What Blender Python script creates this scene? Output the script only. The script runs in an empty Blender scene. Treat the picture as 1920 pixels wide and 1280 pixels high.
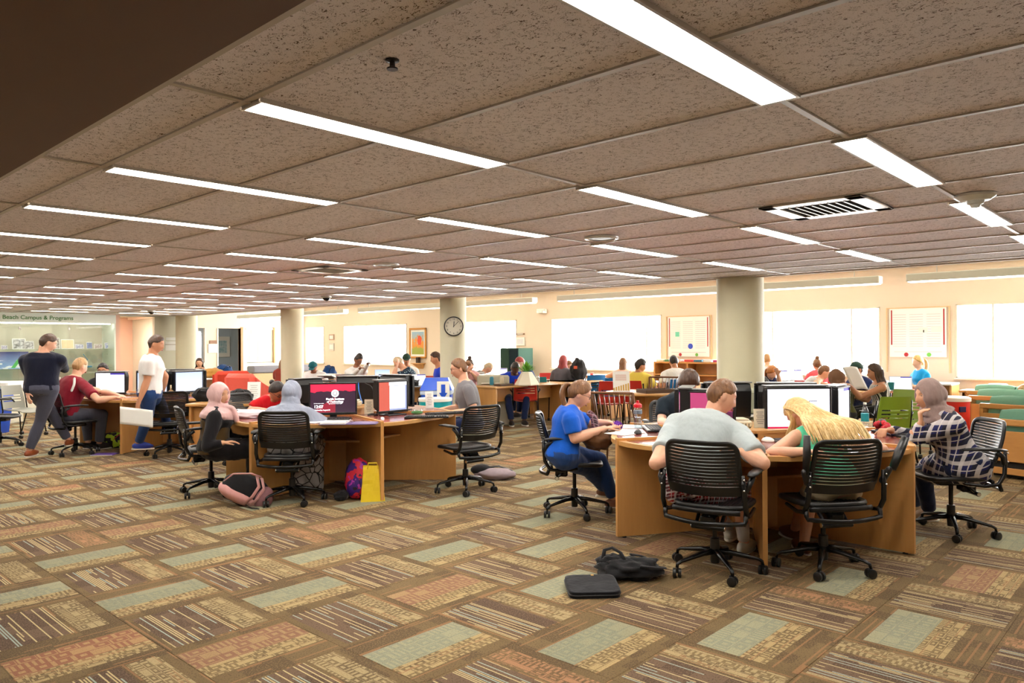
import bpy, bmesh, math, random
from mathutils import Vector, Matrix, noise
V = Vector
R = math.radians
PI = math.pi
sc = bpy.context.scene
C = sc.collection

# ------------------------------------------------------------------ camera
H = 1.5
FPX, YAW, PIT, ROL = 1402.3, .74802, .003175, -.005709
cy_, sy_ = math.cos(YAW), math.sin(YAW)
cp_, sp_ = math.cos(PIT), math.sin(PIT)
cr_, sr_ = math.cos(ROL), math.sin(ROL)
ax_r = V((sy_, -cy_, 0)); ax_f = V((cy_*cp_, sy_*cp_, sp_)); ax_u = V((-cy_*sp_, -sy_*sp_, cp_))
r2 = ax_r*cr_ + ax_u*sr_
u2 = ax_u*cr_ - ax_r*sr_
cam = bpy.data.cameras.new('camera'); cam.sensor_width = 36; cam.lens = 36*FPX/1920
cam.clip_start = .05; cam.clip_end = 200
co = bpy.data.objects.new('camera', cam); C.objects.link(co)
M = Matrix((r2, u2, -ax_f)).transposed().to_4x4(); M.translation = V((0, 0, H))
co.matrix_world = M
sc.camera = co

# ------------------------------------------------------------------ light, exposure
sc.view_settings.view_transform = 'Standard'; sc.view_settings.look = 'None'
sc.view_settings.gamma = 1; sc.view_settings.use_curve_mapping = False
EXPOSURE = 1.08
sc.view_settings.exposure = EXPOSURE
FIXTURE_GLOW = 18.0
SKY_GLOW = 16.0
w = bpy.data.worlds.new('overcast sky'); sc.world = w; w.use_nodes = True
nt = w.node_tree; bg = nt.nodes['Background']
bg.inputs[0].default_value = (1, 1, .99, 1); bg.inputs[1].default_value = SKY_GLOW
sc.cycles.max_bounces = 6; sc.cycles.diffuse_bounces = 3; sc.cycles.use_adaptive_sampling = True; sc.cycles.adaptive_threshold = .09; sc.cycles.adaptive_min_samples = 16; sc.cycles.glossy_bounces = 3
sc.cycles.transparent_max_bounces = 12; sc.cycles.transmission_bounces = 6
sc.cycles.sample_clamp_indirect = 6; sc.cycles.caustics_reflective = False; sc.cycles.caustics_refractive = False
sc.cycles.use_denoising = True

# ------------------------------------------------------------------ picture measurements turned into room positions
def ray(x, y):
    a = x-960; b = y-640
    X = (a*cr_ + b*sr_)/FPX; Z = -(-a*sr_ + b*cr_)/FPX
    return ax_r*X + ax_f + ax_u*Z
def at(x, y, z=0.):
    d = ray(x, y); t = (z-H)/d.z
    return V((d.x*t, d.y*t, z))
def deep(x, y, dist):
    d = ray(x, y); return V((0, 0, H)) + d*dist
def gp(x, y, d):
    """floor position under a picture point at a given distance"""
    q = deep(x, y, d); return (q.x, q.y)
def atu(x, y, u):
    d = ray(x, y); t = u/d.x; return V((u, d.y*t, H+d.z*t))
def atv(x, y, v):
    d = ray(x, y); t = v/d.y; return V((d.x*t, v, H+d.z*t))

# ------------------------------------------------------------------ material helpers
class N:
    """a socket with arithmetic"""
    def __init__(s, t, k): s.t = t; s.k = k
    def _m(s, op, *o):
        n = s.t.nodes.new('ShaderNodeMath'); n.operation = op
        for i, q in enumerate((s,)+o):
            if isinstance(q, N): s.t.links.new(q.k, n.inputs[i])
            else: n.inputs[i].default_value = q
        return N(s.t, n.outputs[0])
    def __add__(s, o): return s._m('ADD', o)
    __radd__ = __add__
    def __sub__(s, o): return s._m('SUBTRACT', o)
    def __rsub__(s, o): return (s*-1)+o
    def __mul__(s, o): return s._m('MULTIPLY', o)
    __rmul__ = __mul__
    def __truediv__(s, o): return s._m('DIVIDE', o)
    def __gt__(s, o): return s._m('GREATER_THAN', o)
    def __lt__(s, o): return s._m('LESS_THAN', o)
    def fl(s): return s._m('FLOOR')
    def fr(s): return s._m('FRACT')
    def ab(s): return s._m('ABSOLUTE')
    def sin(s): return s._m('SINE')
    def mn(s, o): return s._m('MINIMUM', o)
    def mx(s, o): return s._m('MAXIMUM', o)
    def between(s, a, b): return (s > a)*(s < b)
def col4(c): return (c[0], c[1], c[2], 1)
def srgb(r, g, b):
    f = lambda v: ((v/255+.055)/1.055)**2.4 if v > 10 else v/255/12.92
    return (f(r), f(g), f(b))
def newmat(name):
    m = bpy.data.materials.new(name); m.use_nodes = True
    t = m.node_tree; b = t.nodes['Principled BSDF']
    return m, t, b
def mixc(t, f, a, b):
    n = t.nodes.new('ShaderNodeMix'); n.data_type = 'RGBA'
    if isinstance(f, N): t.links.new(f.k, n.inputs[0])
    else: n.inputs[0].default_value = f
    for i, q in ((6, a), (7, b)):
        if isinstance(q, (tuple, list)): n.inputs[i].default_value = col4(q)
        else: t.links.new(q, n.inputs[i])
    return n.outputs[2]
def coords(t, kind='Object'):
    n = t.nodes.new('ShaderNodeTexCoord'); s = t.nodes.new('ShaderNodeSeparateXYZ')
    t.links.new(n.outputs[kind], s.inputs[0])
    return n.outputs[kind], N(t, s.outputs[0]), N(t, s.outputs[1]), N(t, s.outputs[2])
def worldpos(t):
    n = t.nodes.new('ShaderNodeNewGeometry'); s = t.nodes.new('ShaderNodeSeparateXYZ')
    t.links.new(n.outputs['Position'], s.inputs[0])
    return n.outputs['Position'], N(t, s.outputs[0]), N(t, s.outputs[1]), N(t, s.outputs[2])
def tnoise(t, vec, scale, detail=2, stretch=None, rough=.5):
    if stretch:
        m = t.nodes.new('ShaderNodeMapping'); m.inputs['Scale'].default_value = stretch
        t.links.new(vec, m.inputs[0]); vec = m.outputs[0]
    n = t.nodes.new('ShaderNodeTexNoise'); n.inputs['Scale'].default_value = scale
    n.inputs['Detail'].default_value = detail; n.inputs['Roughness'].default_value = rough
    t.links.new(vec, n.inputs['Vector'])
    return N(t, n.outputs[0])
def hash2(a, b, k=1.):
    return ((a*12.9898*k + b*78.233 + k*3.1).sin()*43758.5453).fr()
def bump(t, b, h, strength=.3, dist=.01):
    n = t.nodes.new('ShaderNodeBump'); n.inputs['Strength'].default_value = strength
    n.inputs['Distance'].default_value = dist
    t.links.new(h.k, n.inputs['Height']); t.links.new(n.outputs[0], b.inputs['Normal'])
MATS = {}
def plain(name, c, rough=.6, metal=0, var=.08, scale=30, bmp=0, spec=.5, coat=0, stretch=None):
    if name in MATS: return MATS[name]
    m, t, b = newmat(name)
    vec, x, y, z = coords(t)
    n = tnoise(t, vec, scale, 3, stretch)
    k = [tuple(min(1, v*(1-var)) for v in c), tuple(min(1, v*(1+var)) for v in c)]
    t.links.new(mixc(t, n, *k), b.inputs['Base Color'])
    b.inputs['Roughness'].default_value = rough; b.inputs['Metallic'].default_value = metal
    b.inputs['Specular IOR Level'].default_value = spec
    if coat: b.inputs['Coat Weight'].default_value = coat
    if bmp: bump(t, b, n, bmp, .004)
    MATS[name] = m
    return m
def glow(name, c, s):
    if name in MATS: return MATS[name]
    m, t, b = newmat(name)
    b.inputs['Base Color'].default_value = col4(c)
    b.inputs['Emission Color'].default_value = col4(c); b.inputs['Emission Strength'].default_value = s
    MATS[name] = m
    return m
def cloth(name, c, var=.12, fold=.5):
    """woven fabric with soft creases"""
    if name in MATS: return MATS[name]
    m, t, b = newmat(name)
    vec, x, y, z = coords(t)
    n = tnoise(t, vec, 9, 3, (1, 1, .45)); f = tnoise(t, vec, 260, 1)
    k = [tuple(v*(1-var) for v in c), tuple(min(1, v*(1+var)) for v in c)]
    t.links.new(mixc(t, f*.6+n*.4, *k), b.inputs['Base Color'])
    b.inputs['Roughness'].default_value = .85; b.inputs['Specular IOR Level'].default_value = .2
    b.inputs['Sheen Weight'].default_value = .15
    bump(t, b, n, fold, .03)
    MATS[name] = m
    return m
def glassy(name, tint=(1, 1, 1), refl=.06):
    if name in MATS: return MATS[name]
    m = bpy.data.materials.new(name); m.use_nodes = True; t = m.node_tree
    for n in list(t.nodes):
        if n.type == 'BSDF_PRINCIPLED': t.nodes.remove(n)
    tr = t.nodes.new('ShaderNodeBsdfTransparent'); tr.inputs[0].default_value = col4(tint)
    g = t.nodes.new('ShaderNodeBsdfGlossy'); g.inputs['Roughness'].default_value = .03
    mx = t.nodes.new('ShaderNodeMixShader'); mx.inputs[0].default_value = refl
    t.links.new(tr.outputs[0], mx.inputs[1]); t.links.new(g.outputs[0], mx.inputs[2])
    t.links.new(mx.outputs[0], t.nodes['Material Output'].inputs[0])
    MATS[name] = m
    return m
def wood(name, c1, c2, rough=.35, stretch=(1, 1, .12), scale=9):
    if name in MATS: return MATS[name]
    m, t, b = newmat(name)
    vec, x, y, z = coords(t)
    n = tnoise(t, vec, scale, 4, stretch, .6); f = tnoise(t, vec, scale*9, 2, stretch)
    t.links.new(mixc(t, (n*1.6-.3)*.7+f*.3, c1, c2), b.inputs['Base Color'])
    b.inputs['Roughness'].default_value = rough
    bump(t, b, f, .08, .002)
    MATS[name] = m
    return m

# ------------------------------------------------------------------ mesh helpers
class MB:
    def __init__(s): s.v = []; s.f = []
    def add(s, vs, fs, M=None):
        o = len(s.v)
        s.v += [tuple(M @ V(p)) for p in vs] if M is not None else [tuple(p) for p in vs]
        s.f += [tuple(i+o for i in f) for f in fs]
        return s
    def box(s, lo, hi, b=0, M=None):
        lo = V(lo); hi = V(hi)
        c = (lo+hi)/2; h = (hi-lo)/2
        if b <= 0:
            vs = [(c.x+h.x*i, c.y+h.y*j, c.z+h.z*k) for i in (-1, 1) for j in (-1, 1) for k in (-1, 1)]
            return s.add(vs, [(0, 1, 3, 2), (4, 6, 7, 5), (0, 4, 5, 1), (2, 3, 7, 6), (0, 2, 6, 4), (1, 5, 7, 3)], M)
        b = min(b, h.x*.98, h.y*.98, h.z*.98)
        vs = []; idx = {}
        for i in (-1, 1):
            for j in (-1, 1):
                for k in (-1, 1):
                    for a in range(3):
                        e = [h.x-b, h.y-b, h.z-b]; e[a] += b
                        idx[(i, j, k, a)] = len(vs)
                        vs.append((c.x+i*e[0], c.y+j*e[1], c.z+k*e[2]))
        fs = []
        I = idx
        for sg in (-1, 1):
            fs.append((I[sg, -1, -1, 0], I[sg, 1, -1, 0], I[sg, 1, 1, 0], I[sg, -1, 1, 0]))
            fs.append((I[-1, sg, -1, 1], I[1, sg, -1, 1], I[1, sg, 1, 1], I[-1, sg, 1, 1]))
            fs.append((I[-1, -1, sg, 2], I[1, -1, sg, 2], I[1, 1, sg, 2], I[-1, 1, sg, 2]))
        for p in (-1, 1):
            for q in (-1, 1):
                fs.append((I[-1, p, q, 1], I[1, p, q, 1], I[1, p, q, 2], I[-1, p, q, 2]))
                fs.append((I[p, -1, q, 0], I[p, 1, q, 0], I[p, 1, q, 2], I[p, -1, q, 2]))
                fs.append((I[p, q, -1, 0], I[p, q, 1, 0], I[p, q, 1, 1], I[p, q, -1, 1]))
        for i in (-1, 1):
            for j in (-1, 1):
                for k in (-1, 1): fs.append((I[i, j, k, 0], I[i, j, k, 1], I[i, j, k, 2]))
        return s.add(vs, fs, M)
    def cbox(s, c, d, b=0, rz=0, M=None):
        m = Matrix.Translation(V(c)) @ Matrix.Rotation(rz, 4, 'Z')
        if M is not None: m = M @ m
        d = V(d)/2
        return s.box(-d, d, b, m)
    def tube(s, pts, r, n=8, closed=False, flat=1., cap=True, up=(0, 0, 1), M=None):
        pts = [V(p) for p in pts]; k = len(pts)
        rs = r if isinstance(r, (list, tuple)) else [r]*k
        vs = []; prev = None
        for i, p in enumerate(pts):
            if closed: d = pts[(i+1) % k]-pts[i-1]
            else: d = pts[min(i+1, k-1)]-pts[max(i-1, 0)]
            d = d.normalized() if d.length > 1e-9 else V((0, 0, 1))
            if prev is None:
                a = V(up)
                if abs(a.dot(d)) > .95: a = V((1, 0, 0))
                x = a.cross(d).normalized()
            else:
                x = prev - d*prev.dot(d)
                x = x.normalized() if x.length > 1e-6 else d.orthogonal().normalized()
            prev = x; y = d.cross(x)
            for j in range(n):
                t = 2*PI*j/n
                vs.append(p + x*math.cos(t)*rs[i] + y*math.sin(t)*rs[i]*flat)
        fs = []
        for i in range(k if closed else k-1):
            a = i*n; b = ((i+1) % k)*n
            for j in range(n): fs.append((a+j, a+(j+1) % n, b+(j+1) % n, b+j))
        if cap and not closed:
            fs.append(tuple(range(n))[::-1]); fs.append(tuple(range((k-1)*n, k*n)))
        return s.add(vs, fs, M)
    def capsule(s, a, b, ra, rb, n=12, M=None):
        a = V(a); b = V(b); d = b-a; L = d.length
        d = d.normalized() if L > 1e-6 else V((0, 0, 1))
        pts = []; rs = []
        for q in (-.97, -.75, -.4): pts.append(a+d*ra*q); rs.append(ra*math.sqrt(1-q*q))
        pts.append(a); rs.append(ra); pts.append(b+d*1e-4); rs.append(rb)
        for q in (.4, .75, .97): pts.append(b+d*rb*q); rs.append(rb*math.sqrt(1-q*q))
        return s.tube(pts, rs, n, M=M)
    def ball(s, c, r, nu=16, nv=10, M=None, fn=None):
        c = V(c); r = V(r) if isinstance(r, (tuple, list, Vector)) else V((r, r, r))
        vs = []
        for i in range(nv+1):
            th = PI*i/nv
            for j in range(nu):
                ph = 2*PI*j/nu
                d = V((math.sin(th)*math.cos(ph), math.sin(th)*math.sin(ph), math.cos(th)))
                p = V((d.x*r.x, d.y*r.y, d.z*r.z))
                if fn: p = fn(d, p)
                vs.append(c+p)
        fs = []
        for i in range(nv):
            for j in range(nu):
                fs.append((i*nu+j, (i+1)*nu+j, (i+1)*nu+(j+1) % nu, i*nu+(j+1) % nu))
        return s.add(vs, fs, M)
    def lathe(s, prof, n=20, c=(0, 0, 0), M=None, cap=True):
        vs = []; k = len(prof)
        for r, z in prof:
            for j in range(n):
                t = 2*PI*j/n; vs.append((c[0]+r*math.cos(t), c[1]+r*math.sin(t), c[2]+z))
        fs = [(i*n+j, i*n+(j+1) % n, (i+1)*n+(j+1) % n, (i+1)*n+j) for i in range(k-1) for j in range(n)]
        if cap: fs.append(tuple(range(n))[::-1]); fs.append(tuple(range((k-1)*n, k*n)))
        return s.add(vs, fs, M)
    def prism(s, poly, z0, z1, M=None):
        n = len(poly)
        vs = [(p[0], p[1], z0) for p in poly]+[(p[0], p[1], z1) for p in poly]
        fs = [tuple(range(n))[::-1], tuple(range(n, 2*n))]+[(i, (i+1) % n, n+(i+1) % n, n+i) for i in range(n)]
        return s.add(vs, fs, M)
    def loft(s, rings, n=20, M=None, cap=True):
        """rings: (centre, xaxis, yaxis, hw, hd)"""
        vs = []; k = len(rings)
        for c, X, Y, a, b in rings:
            for j in range(n):
                t = 2*PI*j/n; ct, st = math.cos(t), math.sin(t)
                e = .85
                vs.append(V(c)+V(X)*a*math.copysign(abs(ct)**e, ct)+V(Y)*b*math.copysign(abs(st)**e, st))
        fs = [(i*n+j, i*n+(j+1) % n, (i+1)*n+(j+1) % n, (i+1)*n+j) for i in range(k-1) for j in range(n)]
        if cap: fs.append(tuple(range(n))[::-1]); fs.append(tuple(range((k-1)*n, k*n)))
        return s.add(vs, fs, M)
    def grid(s, nu, nv, fn, thick=None):
        vs = [fn(i/nu, j/nv) for j in range(nv+1) for i in range(nu+1)]
        w = nu+1
        fs = [(j*w+i, j*w+i+1, (j+1)*w+i+1, (j+1)*w+i) for j in range(nv) for i in range(nu)]
        if thick:
            T = V(thick); n = len(vs)
            vs = [V(p) for p in vs]+[V(p)+T for p in vs]
            fs += [tuple(q+n for q in f)[::-1] for f in fs]
            edge = [i for i in range(w)]+[j*w+nu for j in range(1, nv+1)]+[nv*w+i for i in range(nu-1, -1, -1)]+[j*w for j in range(nv-1, 0, -1)]
            fs += [(a, b, b+n, a+n) for a, b in zip(edge, edge[1:]+edge[:1])]
        return s.add(vs, fs)
    def mesh(s, name, smooth=False, mats=()):
        me = bpy.data.meshes.new(name); me.from_pydata(s.v, [], s.f)
        bm = bmesh.new(); bm.from_mesh(me)
        bmesh.ops.recalc_face_normals(bm, faces=bm.faces)
        if smooth == 'auto':
            for f in bm.faces: f.smooth = True
            for e in bm.edges:
                e.smooth = len(e.link_faces) == 2 and e.calc_face_angle(0) < R(38)
        elif smooth:
            for f in bm.faces: f.smooth = True
        bm.to_mesh(me); bm.free()
        for m in mats: me.materials.append(m)
        return me
    def build(s, name, m, parent=None, smooth=False, label=None):
        return ob(name, s.mesh(name, smooth, (m,) if m else ()), parent, label)
def ob(name, me, parent=None, label=None):
    o = bpy.data.objects.new(name, me); C.objects.link(o)
    if parent is not None: o.parent = parent
    if label: o['label'] = label
    return o
def part(name, me, parent, loc=None, rz=0, label=None):
    o = ob(name, me, parent, label)
    if loc is not None: o.location = loc
    if rz: o.rotation_euler = (0, 0, rz)
    return o
def thing(name, label, cat, loc=(0, 0, 0), rz=0, group=None):
    o = bpy.data.objects.new(name, None); C.objects.link(o); o.empty_display_size = .1
    o.location = loc; o.rotation_euler = (0, 0, rz)
    o['label'] = label; o['category'] = cat
    if group: o['group'] = group
    return o
def tag(o, label, cat, group=None):
    o['label'] = label; o['category'] = cat
    if group: o['group'] = group
    return o
def struct(o): o['kind'] = 'structure'; return o
KIDS = {}
def dup(root, label=None, loc=None, rz=None, group=None, swap=None):
    r = root.copy(); C.objects.link(r)
    def rec(src, dst, depth=0):
        for ch in [c for c in src.children]:
            c = ch.copy(); C.objects.link(c); c.parent = dst
            if swap and c.data and c.data.materials and c.data.materials[0] and c.data.materials[0].name in swap:
                c.material_slots[0].link = 'OBJECT'; c.material_slots[0].material = swap[c.data.materials[0].name]
            rec(ch, c, depth+1)
    rec(root, r)
    if label: r['label'] = label
    if loc is not None: r.location = loc
    if rz is not None: r.rotation_euler = (0, 0, rz)
    if group: r['group'] = group
    return r
def arc(c, r, a0, a1, n): return [(c[0]+r*math.cos(a0+(a1-a0)*i/n), c[1]+r*math.sin(a0+(a1-a0)*i/n)) for i in range(n+1)]
def text_mesh(s, size, extrude=.0008, font=None, align='CENTER', bold=0):
    cu = bpy.data.curves.new('lettering', 'FONT'); cu.body = s; cu.size = size; cu.extrude = extrude
    cu.align_x = align; cu.align_y = 'CENTER'; cu.offset = bold
    o = bpy.data.objects.new('lettering', cu); C.objects.link(o)
    dg = bpy.context.evaluated_depsgraph_get(); dg.update()
    me = bpy.data.meshes.new_from_object(o.evaluated_get(dg))
    bpy.data.objects.remove(o); bpy.data.curves.remove(cu)
    return me
def place_text(s, size, m, parent, loc, rot, label=None, name='lettering', bold=0, align='CENTER'):
    me = text_mesh(s, size, bold=bold, align=align); me.materials.clear(); me.materials.append(m)
    o = ob(name, me, parent, label); o.location = loc; o.rotation_euler = rot
    return o
# ================================================================== ROOM
ZC = 2.3; ZH = 2.95
U0, V0_, SU, SV = 1.2046, 2.3085, .6091, 1.2862
UMIN, UMAX, VMIN, VFAR, VEND = -4.0, 16.0, -4.0, 20.5, 26.0
UE = 8.70                       # where the low ceiling ends

# ---- carpet
def carpet_mat():
    m, t, b = newmat('patterned carpet')
    vec, x, y, z = worldpos(t)
    T = .603
    gu = (x-.94)/T; gv = (y-1.36)/.597
    iu = gu.fl(); iv = gv.fl(); lu = gu-iu; lv = gv-iv
    par = ((iu+iv)*.5).fr() > .25          # quarter-turned tiles alternate
    h1 = hash2(iu, iv); h2 = hash2(iu, iv, 2.3); h3 = hash2(iu, iv, 5.1)
    # along-band coordinate p, across-band coordinate q
    def pick(a, b_): return b_+(a-b_)*par
    q = pick(lu, lv); p = pick(lv, lu)
    base = mixc(t, tnoise(t, vec, 3.1, 3), srgb(108, 90, 62), srgb(132, 110, 78))
    fine = tnoise(t, vec, 330, 1)
    dark = srgb(80, 64, 50)
    patch = hash2((x*9).fl(), (y*7).fl(), 6.1)
    fleck = (tnoise(t, vec, 120, 2) > (.60-(patch > .55)*.13))
    base = mixc(t, fleck*.62, base, dark)
    # thin lines running along the bands over the plain ground
    ln = hash2((q*58).fl(), iu*3+iv, 1.7)
    seg = hash2((q*58).fl(), (p*5).fl()+iu*7+iv*3, 3.3)
    base = mixc(t, (ln > .8)*(seg > .4)*.55, base, srgb(165, 120, 84))
    # stripes field
    sline = (q*46+hash2((p*3+ (q*46).fl()*.37).fl(), (q*46).fl(), 2.)*0)
    li = sline.fl(); lf = sline-li
    sh = hash2(li, iu*5+iv*9, 1.3)
    brk = hash2(li, (p*4+sh*4).fl()+iv*3, 4.4)
    on = (sh > .55)*(lf.between(.08, .62))*(brk > .2)
    scol = mixc(t, sh > .9, srgb(196, 176, 130), srgb(160, 172, 160))
    field = mixc(t, fleck*.75, srgb(116, 94, 76), srgb(76, 60, 50))
    field = mixc(t, on, field, scol)
    instripe = q.between(.07, .62)*p.between(.03, .97)
    # lattice band (small irregular squares)
    def lattice(qq, pp, nq, np_, s):
        a = qq*nq; ia = a.fl(); fa = a-ia
        c = pp*np_+hash2(ia, iu*3+iv+s, s)*2.
        ic = c.fl(); fc = c-ic
        h_ = hash2(ic+iu*11, ia+iv*7, s); g_ = hash2(ic+iu*5, ia+iv*3, s+2.2)
        d_ = ((fa-.5).ab()*(1.6+g_*.8)).mx((fc-.5).ab()*2)
        ring = d_.between(.34, .78)*(h_ > .35)
        gap = ((fa > .9)+(fc > .93)*(g_ > .5))
        bar = (h_ < .18)*(((fc*3).fr()) > .5)
        return 1-(ring.mx(gap).mx(bar))*.85
    lt = lattice(q, p, 16, 7, 1.9)
    latcol = mixc(t, h2 > .86, srgb(178, 158, 118), srgb(176, 130, 96))
    latb = mixc(t, lt*.85, base, latcol)
    stripe_tile = mixc(t, instripe, base, field)
    stripe_tile = mixc(t, q.between(.66, .9)*p.between(.02, .98), stripe_tile, latb)
    # block tile: wide block of grey green or of orange red, lattice beside it
    off = (h3 > .5)*.12
    blk = (q-off).between(.36, .74)*p.between(.01, .99)*(h2 > .14)
    l2 = lattice(q-off, p, 8, 7, 2.7)
    red = h1 > .78
    cA = mixc(t, red, srgb(158, 154, 126), srgb(174, 138, 98)); cB = mixc(t, red, srgb(138, 140, 120), srgb(142, 92, 74))
    rib = ((q*90).fr() > .66)*(h2 > .45)*.6
    bc = mixc(t, l2, cB, cA); bc = mixc(t, rib, bc, srgb(110, 112, 92))
    lb = mixc(t, lattice(q-off, p, 16, 8, 3.9)*.75, base, srgb(190, 166, 120))
    block_tile = mixc(t, (q-off).between(.14, .36)*p.between(.01, .99), base, lb)
    block_tile = mixc(t, blk, block_tile, bc)
    c = mixc(t, par, block_tile, stripe_tile)
    c = mixc(t, (tnoise(t, vec, 150, 1) > .6)*.35, c, srgb(96, 78, 56))
    t.links.new(c, b.inputs['Base Color'])
    b.inputs['Roughness'].default_value = .95; b.inputs['Specular IOR Level'].default_value = .15
    bump(t, b, fine, .5, .004)
    return m
CARPET = carpet_mat()
FT = .603; FTV = .597
# the carpet tiles near the viewer, one by one; beyond them one sheet
NU0, NU1, NV0, NV1 = 0, 17, -3, 14
fl = MB()
a0 = .94+NU0*FT; a1 = .94+NU1*FT; b0 = 1.36+NV0*FTV; b1 = 1.36+NV1*FTV
fl.box((UMIN, VMIN, -.1), (16.2, VEND+4, -.008))
for lo, hi in (((UMIN, VMIN), (a0, VEND+4)), ((a1, VMIN), (16.2, VEND+4)), ((a0, VMIN), (a1, b0)), ((a0, b1), (a1, VEND+4))):
    fl.box((lo[0], lo[1], -.008), (hi[0], hi[1], 0))
floor = struct(fl.build('floor', CARPET)); floor['label'] = 'brown patterned carpet of quarter-turned square tiles'
tm = MB().box((.0006, .0006, -.008), (FT-.0006, FTV-.0006, 0), .0012).mesh('carpet_tile', mats=(CARPET,))
for i in range(NU0, NU1):
    for j in range(NV0, NV1):
        part('carpet_tile', tm, floor, (.94+i*FT, 1.36+j*FTV, 0))

# ---- ceiling
def ceiling_mat():
    m, t, b = newmat('fissured ceiling panel')
    vec, x, y, z = worldpos(t)
    d = tnoise(t, vec, 6, 2)
    n = t.nodes.new('ShaderNodeTexNoise'); n.inputs['Scale'].default_value = 70; n.inputs['Detail'].default_value = 1; n.inputs['Distortion'].default_value = 1.6
    mp = t.nodes.new('ShaderNodeMapping'); mp.inputs['Scale'].default_value = (1, .5, 1); t.links.new(vec, mp.inputs[0]); t.links.new(mp.outputs[0], n.inputs['Vector'])
    nn = N(t, n.outputs[0])
    dots = tnoise(t, vec, 260, 1) > .66
    crack = ((nn-.5).ab() < .022)*(tnoise(t, vec, 45, 1) > .5)
    stain = tnoise(t, vec, 1.3, 4)
    c = mixc(t, stain*.5, srgb(250, 242, 246), srgb(238, 226, 226))
    c = mixc(t, crack.mx(dots*.5), c, srgb(110, 92, 84))
    t.links.new(c, b.inputs['Base Color']); b.inputs['Roughness'].default_value = .9
    b.inputs['Specular IOR Level'].default_value = .2
    bump(t, b, (1-crack), .4, .003)
    return m
CEIL = ceiling_mat()
GRID = plain('painted ceiling grid', srgb(196, 186, 174), .45, var=.04)
WALL = plain('cream wall paint', srgb(236, 219, 200), .8, var=.02, scale=4)
WALLG = plain('pale sage wall paint', srgb(214, 212, 192), .8, var=.02, scale=4)
WALLP = plain('salmon wall paint', srgb(232, 190, 166), .8, var=.02, scale=4)
WHITE = plain('white paint', srgb(240, 238, 230), .5, var=.02)
BROWN = plain('brown painted soffit', srgb(104, 76, 56), .7, var=.03, scale=3)
cb = MB().box((UMIN, VMIN, ZC+.05), (UE, VFAR, ZH+.1))
ceil = struct(cb.build('ceiling', plain('ceiling void', srgb(120, 110, 100), .9)))
ceil['label'] = 'low suspended ceiling of speckled panels'
pm = MB().box((.012, .012, -.004), (SU-.012, SV-.012, .012), .003).mesh('ceiling_panel', mats=(CEIL,))
PANEL_Z = ZC+.008
JMIN, JMAX = -4, 13
I_N = 13
cells = 0
half = MB().box((.012, .012, -.004), ((UE-(U0+12*SU))-.012, SV-.012, .012), .003).mesh('ceiling_panel', mats=(CEIL,))
narrow = MB().box((.012, .012, -.004), (U0-.95, SV-.012, .012), .003).mesh('ceiling_panel', mats=(CEIL,))
for j in range(JMIN, JMAX+1):
    v = V0_+j*SV
    part('ceiling_panel', narrow, ceil, (.955-.012, v, PANEL_Z))
    for i in range(0, 12): part('ceiling_panel', pm, ceil, (U0+i*SU, v, PANEL_Z))
    part('ceiling_panel', half, ceil, (U0+12*SU, v, PANEL_Z))
mb = MB().box((-.012, VMIN, ZC-.002), (.012, VFAR, ZC+.012)).mesh('grid_bar', mats=(GRID,))
for i in range(0, 13): part('grid_bar', mb, ceil, (U0+i*SU, 0, 0))
mb = MB().box((.94, -.012, ZC-.0025), (UE, .012, ZC+.011)).mesh('grid_bar', mats=(GRID,))
for j in range(JMIN, JMAX+2): part('grid_bar', mb, ceil, (0, V0_+j*SV, 0))
struct(MB().box((UMIN, VMIN, ZC-.02), (.925, VFAR, ZC+.05)).build('soffit', BROWN))['label'] = 'plain brown painted soffit beside the panel ceiling'
struct(MB().box((.925, VMIN, ZC-.012), (.955, VFAR, ZC+.012), .002).build('trim_1', GRID))
struct(MB().box((UE, VMIN, ZC-.005), (UE+.09, VEND, ZH)).build('trim_2', WALL))
struct(MB().box((UE+.09, VMIN, ZH), (16.2, VEND+4, ZH+.12)).build('ceiling', plain('perimeter ceiling paint', srgb(226, 220, 204), .8, var=.02)))['label'] = 'higher smooth ceiling along the windows'

# ---- strip lights: on the long grid lines, two panels long, one panel apart
LAMP = glow('lamp diffuser', (1, .955, .87), FIXTURE_GLOW)
e = .031*SU
lb = MB()
Wd = .068
dm = MB().box((e+.008, -Wd+.008, -.006), (2*SU-e-.008, Wd-.008, .012)).mesh('diffuser', mats=(LAMP,))
fm = MB()
for lo, hi in (((e, -Wd), (2*SU-e, -Wd+.01)), ((e, Wd-.01), (2*SU-e, Wd)), ((e, -Wd), (e+.01, Wd)), ((2*SU-e-.01, -Wd), (2*SU-e, Wd))):
    fm.box((lo[0], lo[1], -.010), (hi[0], hi[1], .012))
fm = fm.mesh('frame', mats=(GRID,))
ORD = ['first', 'second', 'third', 'fourth', 'fifth', 'sixth', 'seventh', 'eighth', 'ninth', 'tenth', 'eleventh', 'twelfth', 'thirteenth', 'fourteenth', 'fifteenth', 'sixteenth']
for j in range(-2, 14):
    for k in range(4):
        if j == -2 and k < 3: continue
        x, y = U0+3*k*SU, V0_+j*SV
        if j >= -1 and y > VFAR-.1: continue
        t = thing('ceiling_light', 'strip light, %s out from the brown soffit, in the %s row from the benches' % (ORD[k], ORD[j+2]),
                  'ceiling light', (x, y, ZC), 0, 'recessed strip lights in the panel ceiling')
        part('diffuser', dm, t); part('frame', fm, t)

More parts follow.
